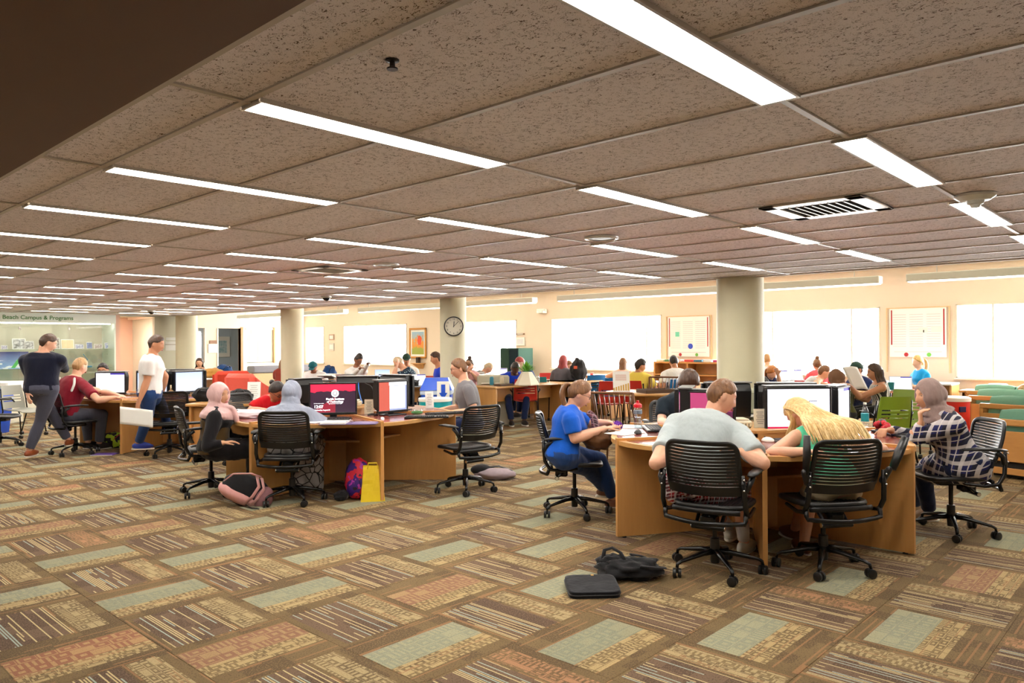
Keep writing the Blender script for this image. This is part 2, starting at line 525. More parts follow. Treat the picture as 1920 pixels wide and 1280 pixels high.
# ---- vents, speakers, detectors in the ceiling
VM = plain('brushed vent metal', srgb(205, 200, 190), .3, .6)
DK = plain('dark recess', srgb(30, 24, 20), .8)
def vent(u, v, label):
    t = thing('ceiling_vent', label, 'air vent', (u, v, ZC))
    f = MB()
    a, b_ = .29, .29
    for lo, hi in (((-a, -b_), (a, -b_+.09)), ((-a, b_-.09), (a, b_)), ((-a, -b_), (-a+.09, b_)), ((a-.09, -b_), (a, b_))): f.box((lo[0], lo[1], -.012), (hi[0], hi[1], .0), .003)
    f.build('frame', VM, t)
    MB().box((-.2, -.2, -.002), (.2, .2, .004)).build('backing', DK, t)
    sl = MB().box((-.19, -.012, -.008), (.19, .006, -.004), M=Matrix.Rotation(R(25), 4, 'X')).mesh('slat', mats=(VM,))
    for i in range(8): part('slat', sl, t, (0, -.16+.045*i, -.004))
vent(4.53, 1.65, 'square slatted air vent in the panels between two lit strips near the white detector')
vent(4.53, 6.85, 'square slatted air vent far along the panels, beyond the second round speaker')
def speaker(u, v, label):
    t = thing('ceiling_speaker', label, 'speaker', (u, v, ZC))
    MB().lathe([(.10, .0), (.10, -.012), (.108, -.016), (.128, -.012), (.130, 0)], 28).build('rim', plain('white enamel', srgb(225, 228, 225), .3), t, 'auto')
    MB().lathe([(.001, -.014), (.099, -.010), (.099, 0)], 28).build('grille', plain('perforated grille', srgb(170, 182, 185), .4, .4, scale=400, var=.5), t, 'auto')
speaker(4.6, 3.34, 'round white ceiling speaker above the aisle between the two pods')
speaker(4.6, 5.97, 'round white ceiling speaker further along near the slatted vent')
speaker(4.6, 9.3, 'round pale ceiling speaker far off over the third pod')
t = thing('smoke_detector', 'white domed smoke detector hanging under the panels near the slatted vent', 'detector', (4.72, .92, ZC))
MB().lathe([(.10, 0), (.10, -.012), (.075, -.03), (.07, -.032)], 24).build('base', plain('white enamel', srgb(225, 228, 225), .3), t, 'auto')
MB().lathe([(.045, -.032), (.04, -.05), (.028, -.055), (.02, -.07), (.001, -.072)], 20).build('dome', plain('white enamel', srgb(225, 228, 225), .3), t, 'auto')
for (u, v), lb_ in (((6.92, 10.57), 'dark dome camera under the ceiling before the clock column'), ((6.9, 17.6), 'small dark dome camera near the pink hallway')):
    t = thing('dome_camera', lb_, 'camera', (u, v, ZC))
    MB().lathe([(.085, 0), (.085, -.02), (.075, -.03)], 20).build('mount', VM, t, 'auto')
    MB().ball((0, 0, -.03), (.062, .062, .05)).build('dome', plain('smoked dome', (.01, .01, .012), .1), t, True)
s = MB().lathe([(.02, 0), (.02, -.004), (.008, -.006), (.008, -.02), (.016, -.024), (.016, -.028)], 12).build('sprinkler_head', plain('dark sprinkler', srgb(50, 40, 34), .4, .5), None, 'auto')
s.location = (1.32, 1.68, PANEL_Z-.004); tag(s, 'small dark sprinkler head in the purple-tinged ceiling panel', 'sprinkler')

# ---- columns
COLM = plain('cream column paint', srgb(206, 200, 170), .55, var=.03, scale=5)
for (u, v), r_, lb_ in (((8.82, 4.28), .285, 'thick round cream column between the window study tables'), ((8.95, 9.72), .23, 'round cream column carrying the wall clock'),
                     ((8.95, 15.03), .25, 'round cream column behind the red armchairs'), ((8.75, 20.0), .27, 'round cream column at the corner of the sage wall')):
    t = thing('column', lb_, 'column', (u, v, 0))
    o = MB().lathe([(r_, 0), (r_, ZH)], 48).build('shaft', COLM, t, 'auto')
    o = MB().lathe([(r_+.01, 0), (r_+.012, .09), (r_+.004, .1)], 48).build('base_trim', plain('dark vinyl base', srgb(70, 60, 52), .6), t, 'auto')

# ---- outer shell
def wall_box(name, lo, hi, m, lab=None):
    o = struct(MB().box(lo, hi).build(name, m))
    if lab: o['label'] = lab
    return o
wall_box('wall_behind', (UMIN-.2, VMIN-.2, 0), (UMIN, VEND, ZH), WALL)
wall_box('wall_side', (UMIN, VMIN-.2, 0), (16.2, VMIN, ZH), WALL)
SILL = .81; TOPW = 2.2
# window wall at u=16 : openings (v0, v1, sill)
openings = [(-2.2, -.2, SILL, 1), (.75, 3.45, SILL, 4), (4.78, 8.28, SILL, 1), (9.82, 13.35, SILL, 1), (14.66, 17.15, .3, 1), (19.66, 23.3, SILL, 1), (24.6, 25.85, SILL, 1)]
w = MB()
prev = VMIN
for a, b_, s_, _ in openings:
    w.box((16, prev, 0), (16.2, a, ZH)); prev = b_
    w.box((16, a, 0), (16.2, b_, s_)); w.box((16, a, TOPW), (16.2, b_, ZH))
w.box((16, prev, 0), (16.2, VEND+.2, ZH))
wo = struct(w.build('wall_back', WALL)); wo['label'] = 'cream window wall'
GL = glassy('window glass', (1, 1, 1), .05)
FRM = plain('white window frame', srgb(236, 226, 208), .4, var=.02)
mull = [[-1.2], [1.75, 2.85], [5.33, 7.0], [10.25, 11.9], [15.25, 16.2], [20.4, 22], []]
for n, ((a, b_, s_, _), mm) in enumerate(zip(openings, mull)):
    t = bpy.data.objects.new('window_%d' % (n+1), None); C.objects.link(t); t['kind'] = 'structure'; t.location = (16, a, s_)
    f = MB(); hgt = TOPW-s_; wd = b_-a
    f.box((-.015, 0, 0), (.1, wd, .03), .004).box((-.015, 0, hgt-.03), (.1, wd, hgt), .004)
    f.box((-.015, 0, 0), (.1, .03, hgt), .004).box((-.015, wd-.03, 0), (.1, wd, hgt), .004)
    f.build('frame', FRM, t)
    MB().box((-.06, -.03, -.035), (.02, wd+.03, 0), .005).build('sill', FRM, t)
    cuts = [0]+[q-a for q in mm]+[wd]
    for q in cuts[1:-1]: MB().box((-.012, q-.016, .03), (.09, q+.016, hgt-.03), .003).build('mullion', FRM, t)
    for c0, c1 in zip(cuts, cuts[1:]): MB().box((.04, c0+.016, .03), (.046, c1-.016, hgt-.03)).build('pane', GL, t)
    L = bpy.data.lights.new('window portal', 'AREA'); L.shape = 'RECTANGLE'; L.size = wd; L.size_y = hgt; L.cycles.is_portal = True
    lo = bpy.data.objects.new('window_portal', L); C.objects.link(lo); lo.location = (16.12, (a+b_)/2, (s_+TOPW)/2)
    lo.rotation_euler = (R(90), 0, R(90)); L.energy = 1
bt = plain('dark vinyl base', srgb(70, 60, 52), .6)
struct(MB().box((15.985, VMIN, 0), (16, VEND, .1), .003).build('baseboard_back', bt))
# display wall (v = 20.5), hallway gap, end wall (v = 26)
wall_box('wall_far', (UMIN, VFAR+1.0, 0), (7.25, VFAR+1.1, ZH), WALLG)
wall_box('wall_far', (8.12, VFAR, 0), (8.95, VFAR+.15, ZH), WALLG)
wall_box('wall_far', (7.15, VFAR, 0), (7.25, 24, ZH), WALLP)
wall_box('wall_far', (7.15, 24, 0), (8.95, 24.1, ZH), WALLP, 'salmon hallway wall beyond the gap')
wall_box('wall_far', (8.85, VFAR+.15, 0), (8.95, VEND, ZH), WALLG)
wall_box('trim_3', (7.25, VFAR, ZC-.03), (8.12, VFAR+.1, ZH), WALLG)
wall_box('ceiling', (UMIN, VFAR, ZC+.06), (8.95, 24.1, ZC+.16), WALLG)
e = MB()
D0, D1 = atv(409, 650, VEND).x, atv(451, 650, VEND).x
B0, B1 = atv(462, 650, VEND).x, atv(512, 650, VEND).x
S0, S1 = atv(370, 650, VEND).x, atv(385, 650, VEND).x
ztop = 2.12
pr = 8.95
for a, b_, s_ in ((S0, S1, .9), (D0, D1, 0), (B0, B1, .85)):
    e.box((pr, VEND, 0), (a, VEND+.15, ZH)); prr = b_
    if s_: e.box((a, VEND, 0), (b_, VEND+.15, s_))
    e.box((a, VEND, ztop), (b_, VEND+.15, ZH)); pr = b_
e.box((pr, VEND, 0), (16.2, VEND+.15, ZH))
struct(e.build('wall_end', WALL))['label'] = 'cream end wall with a doorway'
# door frame and the room beyond
ow = wood('oak veneer', srgb(196, 142, 78), srgb(160, 104, 50))
t = bpy.data.objects.new('door_1', None); C.objects.link(t); t['kind'] = 'structure'; t.location = (D0, VEND, 0)
MB().box((-.05, -.03, 0), (0, .17, ztop), .005).build('jamb', WHITE, t)
MB().box((D1-D0, -.03, 0), (D1-D0+.09, .17, ztop+.05), .005).build('jamb', ow, t, label='oak door jamb')
wall_box('wall_beyond', (9, VEND+3.6, 0), (16.2, VEND+3.7, ZH), plain('blue grey wall paint', srgb(190, 204, 214), .8, var=.02))
wall_box('wall_beyond', (8.9, VEND+.15, 0), (9, VEND+3.7, ZH), plain('blue grey wall paint', srgb(190, 204, 214), .8, var=.02))
t = bpy.data.objects.new('window_8', None); C.objects.link(t); t['kind'] = 'structure'; t.location = (B0, VEND, .85)
BL = plain('vertical blind fabric', srgb(236, 232, 212), .7, var=.04)
wd = B1-B0
nb = 16
for i in range(nb):
    q = MB().box((-wd/nb*.54, -.006, .02), (wd/nb*.54, .002, ztop-.85-.03)); m_ = q.mesh('blind_slat', mats=(BL,))
    o = part('blind_slat', m_, t, ((i+.5)*wd/nb, .03, 0), R(7))
MB().box((-.03, -.02, ztop-.89), (wd+.03, .05, ztop-.83), .004).build('headrail', FRM, t)
MB().box((wd, -.03, -.02), (wd+.07, .02, ztop-.8), .004).build('jamb', ow, t)
MB().box((0, .12, 0), (wd, .13, ztop-.85)).build('pane', GL, t)
t = bpy.data.objects.new('window_9', None); C.objects.link(t); t['kind'] = 'structure'; t.location = (S0, VEND, .9)
MB().box((0, .04, 0), (S1-S0, .05, ztop-.9)).build('pane', GL, t)
MB().box((0, -.02, 0), (.03, .05, ztop-.9)).box((S1-S0-.03, -.02, 0), (S1-S0, .05, ztop-.9)).build('frame', FRM, t)
# hanging linear lights along the windows
PL = glow('pendant lamp diffuser', (1, .97, .90), 4.0)
pcase = plain('white pendant casing', srgb(240, 240, 228), .4, var=.02)
for k, (a, b_, lb_) in enumerate(((.2, 3.34, 'above the wooden lounge benches'), (3.72, 10.2, 'above the round study tables'), (10.9, 17.4, 'above the tables by the green cabinet'), (18.1, 24.4, 'above the study tables by the painting'))):
    t = thing('pendant_light', 'long white pendant light hung '+lb_, 'pendant light', (12.5, a, 2.4))
    MB().box((-.10, 0, .012), (.10, b_-a, .13), .012).build('casing', pcase, t)
    MB().box((-.085, .03, 0), (.085, b_-a-.03, .012)).build('diffuser', PL, t)
    for y in (.4, b_-a-.4): MB().tube([(0, y, .13), (0, y, ZH-2.4)], .008, 6).build('rod', VM, t)
# small white wall lights on the window wall
for (x, y), lb_ in (((1018, 583), 'small white emergency light box high on the wall above the green cabinet'),):
    p = atu(x, y, 15.99)
    t = thing('emergency_light', lb_, 'emergency light', p)
    MB().box((-.1, -.16, -.06), (0, .16, .06), .01).build('housing', WHITE, t)
    for sgn in (-1, 1): MB().ball((-.1, sgn*.1, -.02), .045).build('lamp_head', WHITE, t, True)

t = thing('ceiling_light', 'lit ceiling panel inside the salmon hallway', 'ceiling light', (7.68, 22.2, ZC+.05))  # glowing panel added only to brighten the dark hallway
MB().box((-.28, -.6, -.008), (.28, .6, 0)).build('diffuser', LAMP, t); MB().box((-.30, -.62, -.004), (.30, .62, .008)).build('frame', GRID, t)
t = thing('ceiling_light', 'lit ceiling panel in the room through the doorway', 'ceiling light', (11.5, VEND+1.9, ZH-.001))  # added fill light, since the closed-off room gets none of its own
MB().box((-.6, -.6, -.02), (.6, .6, -.008)).build('diffuser', glow('office lamp', (1, .97, .92), 8.), t); MB().box((-.62, -.62, -.012), (.62, .62, 0)).build('frame', GRID, t)
wall_box('wall_beyond', (16.2, VEND, 0), (16.3, VEND+3.7, ZH), WALLG)
# ================================================================== FURNITURE
OAK = wood('oak laminate', srgb(216, 162, 96), srgb(184, 130, 70), .4, (1, 1, .1), 7)
OAKH = wood('oak edge band', srgb(214, 166, 102), srgb(186, 134, 74), .35, (.15, .15, 1), 12)
MAROON = plain('maroon laminate', srgb(132, 62, 52), .18, var=.06, scale=60)
BLK = plain('black plastic', (.0055, .0055, .006), .36, var=.2, scale=60)
BLKM = plain('black painted metal', (.005, .005, .0055), .25, .2, var=.1)
CHR = plain('chrome bolt', (.7, .7, .7), .2, 1)
CABLE = plain('black cable', (.015, .015, .015), .5)

def hexv(Cx, Cy, a0, k, r): a = R(a0+60*k); return (Cx+r*math.cos(a), Cy+r*math.sin(a))
def pod(Cx, Cy, a0, Rr, label, shelf=True):
    t = thing('workstation_pod', label, 'desk', (Cx, Cy, 0))
    for k in range(6):
        A, B = R(a0+60*k), R(a0+60*(k+1))
        P = V((Rr*math.cos(A), Rr*math.sin(A))); Q = V((Rr*math.cos(B), Rr*math.sin(B)))
        mid = (P+Q)/2; n = mid.normalized(); d = (Q-P).normalized()
        g = .017
        def wedge(shr, hub, bul):
            p = P-P.normalized()*shr+d*(g+shr*.6); q = Q-Q.normalized()*shr-d*(g+shr*.6)
            pts = []
            for i in range(11):
                s_ = i/10; b_ = bul*(1-(2*s_-1)**4)
                pts.append(p.lerp(q, s_)+n*b_)
            hp = P.normalized()*hub+d*g; hq = Q.normalized()*hub-d*g
            return [tuple(x) for x in pts]+[tuple(hq), tuple(hp)]
        m = MB().prism(wedge(0, .2, .085), .715, .748)
        top = m.build('desk_top', OAKH, t)
        MB().prism(wedge(.045, .33, .08), .7475, .7505).build('laminate_inlay', MAROON, top)
        w_ = .016; pd = P.normalized(); pn = V((-pd.y, pd.x))
        poly = [tuple(pd*.12+pn*w_), tuple(pd*(Rr+.005)+pn*w_), tuple(pd*(Rr+.005)-pn*w_), tuple(pd*.12-pn*w_)]
        MB().prism(poly, .012, .768).build('partition_panel', OAK, t)
        MB().lathe([(.018, 0), (.018, .014)], 8, (pd.x*(Rr-.06), pd.y*(Rr-.06), 0)).build('glide', BLK, t)
        hp = [tuple(P.normalized()*.25+d*g), tuple(P.normalized()*.66+d*g), tuple(Q.normalized()*.66-d*g), tuple(Q.normalized()*.25-d*g)]
        if shelf: MB().prism(hp, .50, .518).build('shelf', OAKH, t)
        hq = [tuple(P.normalized()*.22+d*g), tuple(Q.normalized()*.22-d*g), tuple(Q.normalized()*.20-d*g), tuple(P.normalized()*.20+d*g)]
        MB().prism(hq, .04, .72).build('back_panel', OAK, t)
        # desk edge strip rising round the hub
        rs = [tuple(P.normalized()*.34+d*g), tuple(P.normalized()*.36+d*g), tuple(Q.normalized()*.36-d*g), tuple(Q.normalized()*.34-d*g)]
        MB().prism(rs, .748, .80).build('riser', OAKH, t)
    MB().prism([hexv(0, 0, a0, k, .37) for k in range(6)], .80, .822).build('hub_shelf', OAKH, t)
    return t
POD1 = (5.80, 2.71); POD2 = (4.76, 6.99); POD3 = (4.86, 11.72)
pod(*POD1, 148.5, 1.2, 'six-seat oak pod desk with maroon tops beside the man in the pale grey shirt')
pod(*POD2, 253.4, 1.255, 'six-seat oak pod desk with the yellow bag standing under it')
pod(*POD3, 37, 1.2, 'six-seat oak pod desk where the man in the maroon polo types')

# ---- black slatted task chair
def chair_back_pt(s, z):           # s -1..1 across, z height
    y = -.235-.10*(z-.56)/.34*1.0 + .055*s*s - .02*math.sin((z-.56)/.34*PI)
    return V((.245*s*(1-.05*(z-.56)/.34), y, z))
def make_task_chair(label, arms=(1, 1), upright=False):
    t = thing('task_chair', label, 'chair')
    # seat: rim, slats
    rim = []
    for i in range(28):
        a = 2*PI*i/28; c_, s_ = math.cos(a), math.sin(a)
        rim.append((.225*math.copysign(abs(c_)**.55, c_), .015+.215*math.copysign(abs(s_)**.55, s_), .462-.012*max(0, s_)**2*1.5))
    MB().tube(rim, .020, 8, True, flat=.9).build('seat_rim', BLK, t, True)
    sl = MB().box((-.0075, -.19, -.006), (.0075, .215, .004), .002).mesh('seat_slat', mats=(BLK,))
    for i in range(19): part('seat_slat', sl, t, (-.18+.02*i, .0, .459-.008*math.cos((i-9)/9*PI/2)))
    # back: outer frame, solid lower band, slats
    fr = []
    zt, zb = .885, .575
    path = []
    for i in range(9): path.append((-.93, zb+.02+(zt-.06-zb-.02)*i/8))
    for i in range(1, 6): a = PI-PI/2*i/5; path.append((-.93+.22+.22*math.cos(a), zt-.06+.055*math.sin(a)))
    for i in range(1, 8): path.append((-.71+1.42*i/8, zt-.005))
    for i in range(0, 6): a = PI/2-PI/2*i/5; path.append((.93-.22+.22*math.cos(a), zt-.06+.055*math.sin(a)))
    for i in range(1, 9): path.append((.93, zt-.06-(zt-.06-zb-.02)*i/8))
    MB().tube([chair_back_pt(*p) for p in path], .019, 8, flat=.62).build('back_frame', BLK, t, True)
    MB().grid(16, 4, lambda a, b: chair_back_pt((a*2-1)*.97,   .548+.062*b-.012*math.cos(PI*(a-.5))), (0, -.014, 0)).build('lumbar_band', BLK, t, 'auto')
    n = 12
    for k in range(n):
        z = .612+(.868-.612)*(k+.5)/n
        sm = MB().grid(12, 1, lambda a, b: chair_back_pt((a*2-1)*.93, z+(b-.5)*.0172-.010*math.cos(PI*(a-.5))), (0, -.009, 0)).mesh('back_slat', 'auto', (BLK,))
        part('back_slat', sm, t)
    # uprights and the loop that runs behind under the seat
    for s in (-1, 1):
        x = .25*s
        MB().tube([(x, .02, .435), (x*1.02, -.12, .415), (x*1.04, -.215, .43), (x*1.04, -.258, .50), (x*1.02, -.268, .60), (x*.99, -.27, .69)], [.012, .014, .017, .017, .017, .012], 8, flat=.9).build('upright', BLKM, t, True)
        for z in (.60, .665): MB().ball((x*1.04, -.285, z), .007, 8, 6).build('bolt', CHR, t, True)
        if arms[(s+1)//2]:
            up = upright and s == -1 or upright == 2
            q = thing_part('armrest', t)
            if up:
                MB().capsule((x*1.03, -.25, .62), (x*1.16, -.27, .69), .022, .02, 10).build('arm_bracket', BLK, q, True)
                MB().tube([(x*1.12, -.265, .68), (x*1.10, -.275, .80), (x*1.10, -.275, .92)] if s < 0 else [(x*1.25, -.27, .69), (x*1.5, -.25, .79), (x*1.72, -.24, .885)], [.026, .034, .028], 10, flat=.6).build('arm_pad', BLK, q, True)
            else:
                MB().tube([(x*1.05, -.25, .585), (x*1.14, -.235, .64), (x*1.16, -.19, .675)], [.017, .018, .02], 8).build('arm_bracket', BLK, q, True)
                MB().tube([(x*1.16, -.26, .688), (x*1.18, -.19, .695), (x*1.16, -.05, .697), (x*1.12, .05, .690)], [.018, .034, .034, .018], 10, flat=.42, up=(0, 0, 1)).build('arm_pad', BLK, q, True)
    loop = [(-.255, -.22, .45), (-.255, -.23, .41)]+[(-.25+.50*i/10, -.24-.06*math.sin(PI*i/10), .388-.01*math.sin(PI*i/10)) for i in range(11)]+[(.255, -.23, .41), (.255, -.22, .45)]
    MB().tube(loop, .015, 8).build('rear_loop', BLKM, t, True)
    sl2 = [(-.215+.43*i/10, -.20-.03*math.sin(PI*i/10), .44) for i in range(11)]
    MB().tube(sl2, .013, 8, flat=1.3).build('seat_rear_bar', BLK, t, True)
    # mechanism
    m = MB().box((-.075, -.10, .385), (.075, .12, .43), .012).box((-.05, -.17, .33), (.05, -.06, .40), .012)
    m.tube([(-.085, -.02, .44), (-.08, -.14, .34)], .012, 6).tube([(.085, -.02, .44), (.08, -.14, .34)], .012, 6)
    m.build('tilt_mechanism', BLKM, t, 'auto')
    MB().tube([(-.105, -.155, .325), (.105, -.155, .325)], .018, 10).build('torsion_bar', BLKM, t, 'auto')
    for s in (-1, 1): MB().tube([(s*.105, -.155, .325), (s*.11, -.155, .325)], .015, 10).build('end_cap', CHR, t, 'auto')
    MB().lathe([(.016, .17), (.016, .40)], 12).build('gas_lift', BLKM, t, 'auto')
    MB().lathe([(.028, .06), (.030, .10), (.032, .13), (.030, .22), (.024, .225)], 14).build('column_sleeve', BLK, t, 'auto')
    for k in range(5):
        a = R(18+72*k); d = V((math.cos(a), math.sin(a), 0))
        lg = MB().tube([d*.02+V((0, 0, .135)), d*.10+V((0, 0, .13)), d*.27+V((0, 0, .098)), d*.295+V((0, 0, .085)), d*.30+V((0, 0, .06))], [.026, .023, .014, .013, .011], 8, flat=.8).build('base_leg', BLKM, t, True)
        rz = R((k*67) % 180)
        cm = Matrix.Translation(d*.30+V((0, 0, .030))) @ Matrix.Rotation(rz, 4, 'Z')
        c_ = MB()
        for s in (-1, 1): c_.tube([(s*.006, 0, 0), (s*.009, 0, 0), (s*.024, 0, 0), (s*.027, 0, 0)], [.022, .030, .030, .024], 14, M=cm)
        c_.box((-.006, -.012, 0), (.006, .02, .036), .003, cm)
        c_.build('caster', BLK, t, 'auto')
    return t
def thing_part(name, parent):
    o = bpy.data.objects.new(name, None); C.objects.link(o); o.parent = parent; o.empty_display_size = .05
    return o
def face(frm, to): return math.atan2(to[1]-frm[1], to[0]-frm[0])-PI/2
TC = make_task_chair('black slatted task chair under the man in the pale grey shirt')
TCU = make_task_chair('black slatted task chair with one armrest flipped up behind the long-haired blonde woman', (1, 1), 2)
CH = {}
def tchair(key, p, fdir, label, base=TC):
    o = base if not base.get('used') else dup(base)
    base['used'] = 1
    o.location = (p[0], p[1], 0); o.rotation_euler = (0, 0, R(fdir)-PI/2); o['label'] = label; CH[key] = o
    return o
tchair('man', (4.50, 2.37), 12, 'black slatted task chair under the man in the pale grey shirt')
tchair('blonde', (5.04, 1.87), 52, 'black slatted task chair with its armrests tipped up behind the long-haired blonde woman', TCU)
tchair('plaid', (6.62, 1.47), 128, 'black slatted task chair under the woman in the checked shirt')
tchair('blue', (5.22, 4.10), -50, 'black slatted task chair under the woman in the bright blue top')
tchair('empty', (5.28, 5.56), 84, 'empty black slatted task chair facing the pod in front of the grey backpack')
tchair('gh', (3.82, 6.43), 44, 'black slatted task chair under the woman in the pale grey headscarf')
tchair('pink', (3.49, 7.42), -18, 'black slatted task chair under the woman in the pink headscarf')
tchair('maroon', (3.50, 11.56), 5, 'black slatted task chair under the man in the maroon polo')
tchair('walkw', (4.31, 10.40), 67, 'empty black slatted task chair behind the walking woman in the white top')
tchair('redg', (4.6, 8.75), -85, 'black slatted task chair under the woman in the red top')
tchair('blackt', (6.72, 3.95), 222, 'black slatted task chair under the dark-haired boy in the black tee')
tchair('pod1r', (7.35, 2.9), 190, 'empty black slatted task chair beyond the pod near the green chair')
tchair('far1', (6.05, 10.35), 130, 'empty dark slatted chair in front of the red armchair')
tchair('far2', (6.6, 9.0), 200, 'empty dark slatted chair behind the woman in the red top')
tchair('far3', (3.0, 13.3), -40, 'black task chair behind the man in the navy jacket')

# ---- monitors
def screen_mat(name, kind):
    if name in MATS: return MATS[name]
    m, t, b = newmat(name)
    vec, x, y, z = coords(t, 'Generated')
    if kind == 'crimson':
        sky_ = mixc(t, z, srgb(120, 14, 44), srgb(214, 34, 66))
        nz = tnoise(t, vec, 6, 4)
        hill = (z < (nz*.25+.62)); c = mixc(t, hill, sky_, srgb(44, 22, 40))
        c = mixc(t, (x+z < .9+nz*.2)*(x > .45)*.75, c, srgb(140, 20, 40))
    elif kind == 'doc':
        line = ((z*26).fr() > .6)*(tnoise(t, vec, 30, 1, (1, 1, .1)) > .5)*x.between(.14, .5)*z.between(.2, .85)
        c = mixc(t, line*.25, (1, 1, 1), (.5, .5, .6))
        c = mixc(t, x.between(.06, .62)*z.between(.06, .86), srgb(128, 136, 170), c)
        c = mixc(t, x.between(.09, .56)*z.between(.09, .82), c, srgb(240, 240, 250))
        c = mixc(t, (x > .62)*1., c, srgb(170, 76, 62))
        c = mixc(t, (z > .88)*(x < .64), c, (.95, .95, .97))
    elif kind == 'white':
        c = mixc(t, (z < .07)*1., srgb(240, 240, 255), srgb(70, 40, 90))
        c = mixc(t, z.between(.07, .11), c, srgb(170, 20, 60))
        c = mixc(t, z.between(.70, .72)*x.between(.2, .7)*(tnoise(t, vec, 40, 1) > .45), c, srgb(60, 60, 90))
    elif kind == 'page':
        line = ((z*22).fr() > .6)*(tnoise(t, vec, 40, 1, (1, 1, .1)) > .5)*x.between(.08, .92)*z.between(.1, .9)
        c = mixc(t, line*.2, (.95, .95, 1), (.5, .5, .55)); c = mixc(t, z.between(.48, .49)+x.between(.49, .5), c, srgb(200, 200, 220))
        c = mixc(t, (z > .92)*(x < .5), c, srgb(60, 50, 140))
    elif kind == 'magenta':
        c = mixc(t, (z > .5)*1., srgb(70, 20, 50), srgb(150, 50, 90))
    elif kind == 'nebula':
        c = mixc(t, tnoise(t, vec, 4, 3), srgb(60, 40, 130), srgb(200, 90, 130))
    else:
        c = mixc(t, z, srgb(190, 200, 230), srgb(150, 170, 230))
    b.inputs['Base Color'].default_value = (.02, .02, .02, 1); b.inputs['Roughness'].default_value = .2
    t.links.new(c, b.inputs['Emission Color']); b.inputs['Emission Strength'].default_value = 1.0
    MATS[name] = m
    return m
HOOD = plain('grey monitor top cover', srgb(110, 112, 112), .35, var=.05)
def monitor(p, fdeg, w_, h_, zb, label, kind=None, hood=True):
    """screen faces local +y; p is the stand foot"""
    t = thing('monitor', label, 'monitor', (p[0], p[1], .7505), R(fdeg)-PI/2)
    z0 = zb-.75
    MB().box((-.12, -.09, 0), (.12, .09, .012), .005).build('stand_foot', BLK, t)
    MB().box((-.035, -.05, .01), (.035, -.02, z0+h_*.5), .008).build('stand_neck', BLK, t)
    f = MB(); e = .016
    f.box((-w_/2-e, -.025, z0-.025), (w_/2+e, .012, z0), .004).box((-w_/2-e, -.025, z0+h_), (w_/2+e, .012, z0+h_+e), .004)
    f.box((-w_/2-e, -.025, z0), (-w_/2, .012, z0+h_), .004).box((w_/2, -.025, z0), (w_/2+e, .012, z0+h_), .004)
    f.build('bezel', BLK, t)
    MB().box((-w_/2, -.022, z0), (w_/2, .004, z0+h_)).build('screen', screen_mat('screen '+kind, kind) if kind else plain('dark screen', (.01, .01, .012), .15), t)
    if hood:
        poly = [(-.03, z0-.01), (-.11, z0+.03), (-.125, z0+h_-.05), (-.10, z0+h_+.012), (-.03, z0+h_+.018)]
        vs = [(s*(w_/2-.01), y, z) for s in (-1, 1) for y, z in poly]; k = len(poly)
        MB().add(vs, [tuple(range(k)), tuple(range(k, 2*k))[::-1]]+[(i, (i+1) % k, k+(i+1) % k, k+i) for i in range(k)]).build('rear_housing', BLK, t)
        MB().box((-w_/2, -.125, z0+h_+.018), (w_/2, -.01, z0+h_+.03), .004).build('top_cover', HOOD, t)
    return t
m1 = monitor((4.33, 6.50), 232, .445, .285, .815, 'monitor with a crimson lock screen showing the time on the pod', 'crimson', False)
WT = glow('screen lettering', (1, 1, 1), 1.1)
z0 = .065
place_text('Florida Institute', .028, WT, m1, (-.02, .0055, z0+.135), (R(90), 0, PI), 'white lettering', 'lettering', .0006)
place_text('of Technology', .028, WT, m1, (-.02, .0055, z0+.108), (R(90), 0, PI), None, 'lettering', .0006)
place_text('High Tech with a Human Touch', .010, WT, m1, (-.02, .0055, z0+.088), (R(90), 0, PI))
place_text('12:07', .042, WT, m1, (.19, .0055, z0+.058), (R(90), 0, PI), None, 'clock_digits', .0006, 'LEFT')
place_text('Wednesday, August 30', .017, WT, m1, (.19, .0055, z0+.025), (R(90), 0, PI), None, 'date_text', .0004, 'LEFT')
place_text('Ctrl+Alt+Delete to unlock', .009, WT, m1, (.19, .0055, z0+.092), (R(90), 0, PI), align='LEFT')
rg = MB()
for r_ in (.034, .025): rg.tube([(-.02+r_*math.cos(2*PI*i/30), .0055, z0+.192+r_*math.sin(2*PI*i/30)) for i in range(30)], .0033 if r_ > .03 else .0022, 6, True)
rg.tube([(-.02, .0045, z0+.192), (-.02, .007, z0+.192)], .015, 16)
rg.build('emblem', WT, m1)
m2 = monitor((4.98, 6.36), 268, .36, .30, .80, 'monitor showing a white document beside a rust-red desktop', 'doc')
monitor((5.86, 2.36), 226, .50, .33, .80, 'wide monitor with a white page in front of the blonde woman', 'white')
monitor((5.40, 2.92), 190, .44, .28, .82, 'monitor with a magenta screen facing the man in the pale grey shirt', 'magenta')
monitor((5.50, 3.22), 115, .40, .30, .81, 'monitor seen edge-on facing the woman in the bright blue top', 'page')
monitor((6.50, 2.24), 275, .36, .30, .81, 'monitor seen edge-on facing the woman in the checked shirt', 'page')
monitor((6.32, 2.66), 30, .48, .30, .83, 'monitor turned away behind the wide white screen', None)
monitor((6.08, 3.10), 50, .40, .30, .83, 'monitor turned away facing the boy in the black tee', None)
monitor((4.74, 7.74), 95, .42, .29, .80, 'monitor turned away near the woman in the red top', None)
monitor((5.22, 7.30), 45, .48, .29, .82, 'monitor turned away with a blue cable behind the crimson screen', None)
monitor((5.42, 6.80), 8, .42, .31, .82, 'dark monitor seen from behind beside the document screen', None)
monitor((3.98, 7.25), 160, .40, .29, .80, 'monitor with a dark back at the seat of the pink headscarf', None) if False else None
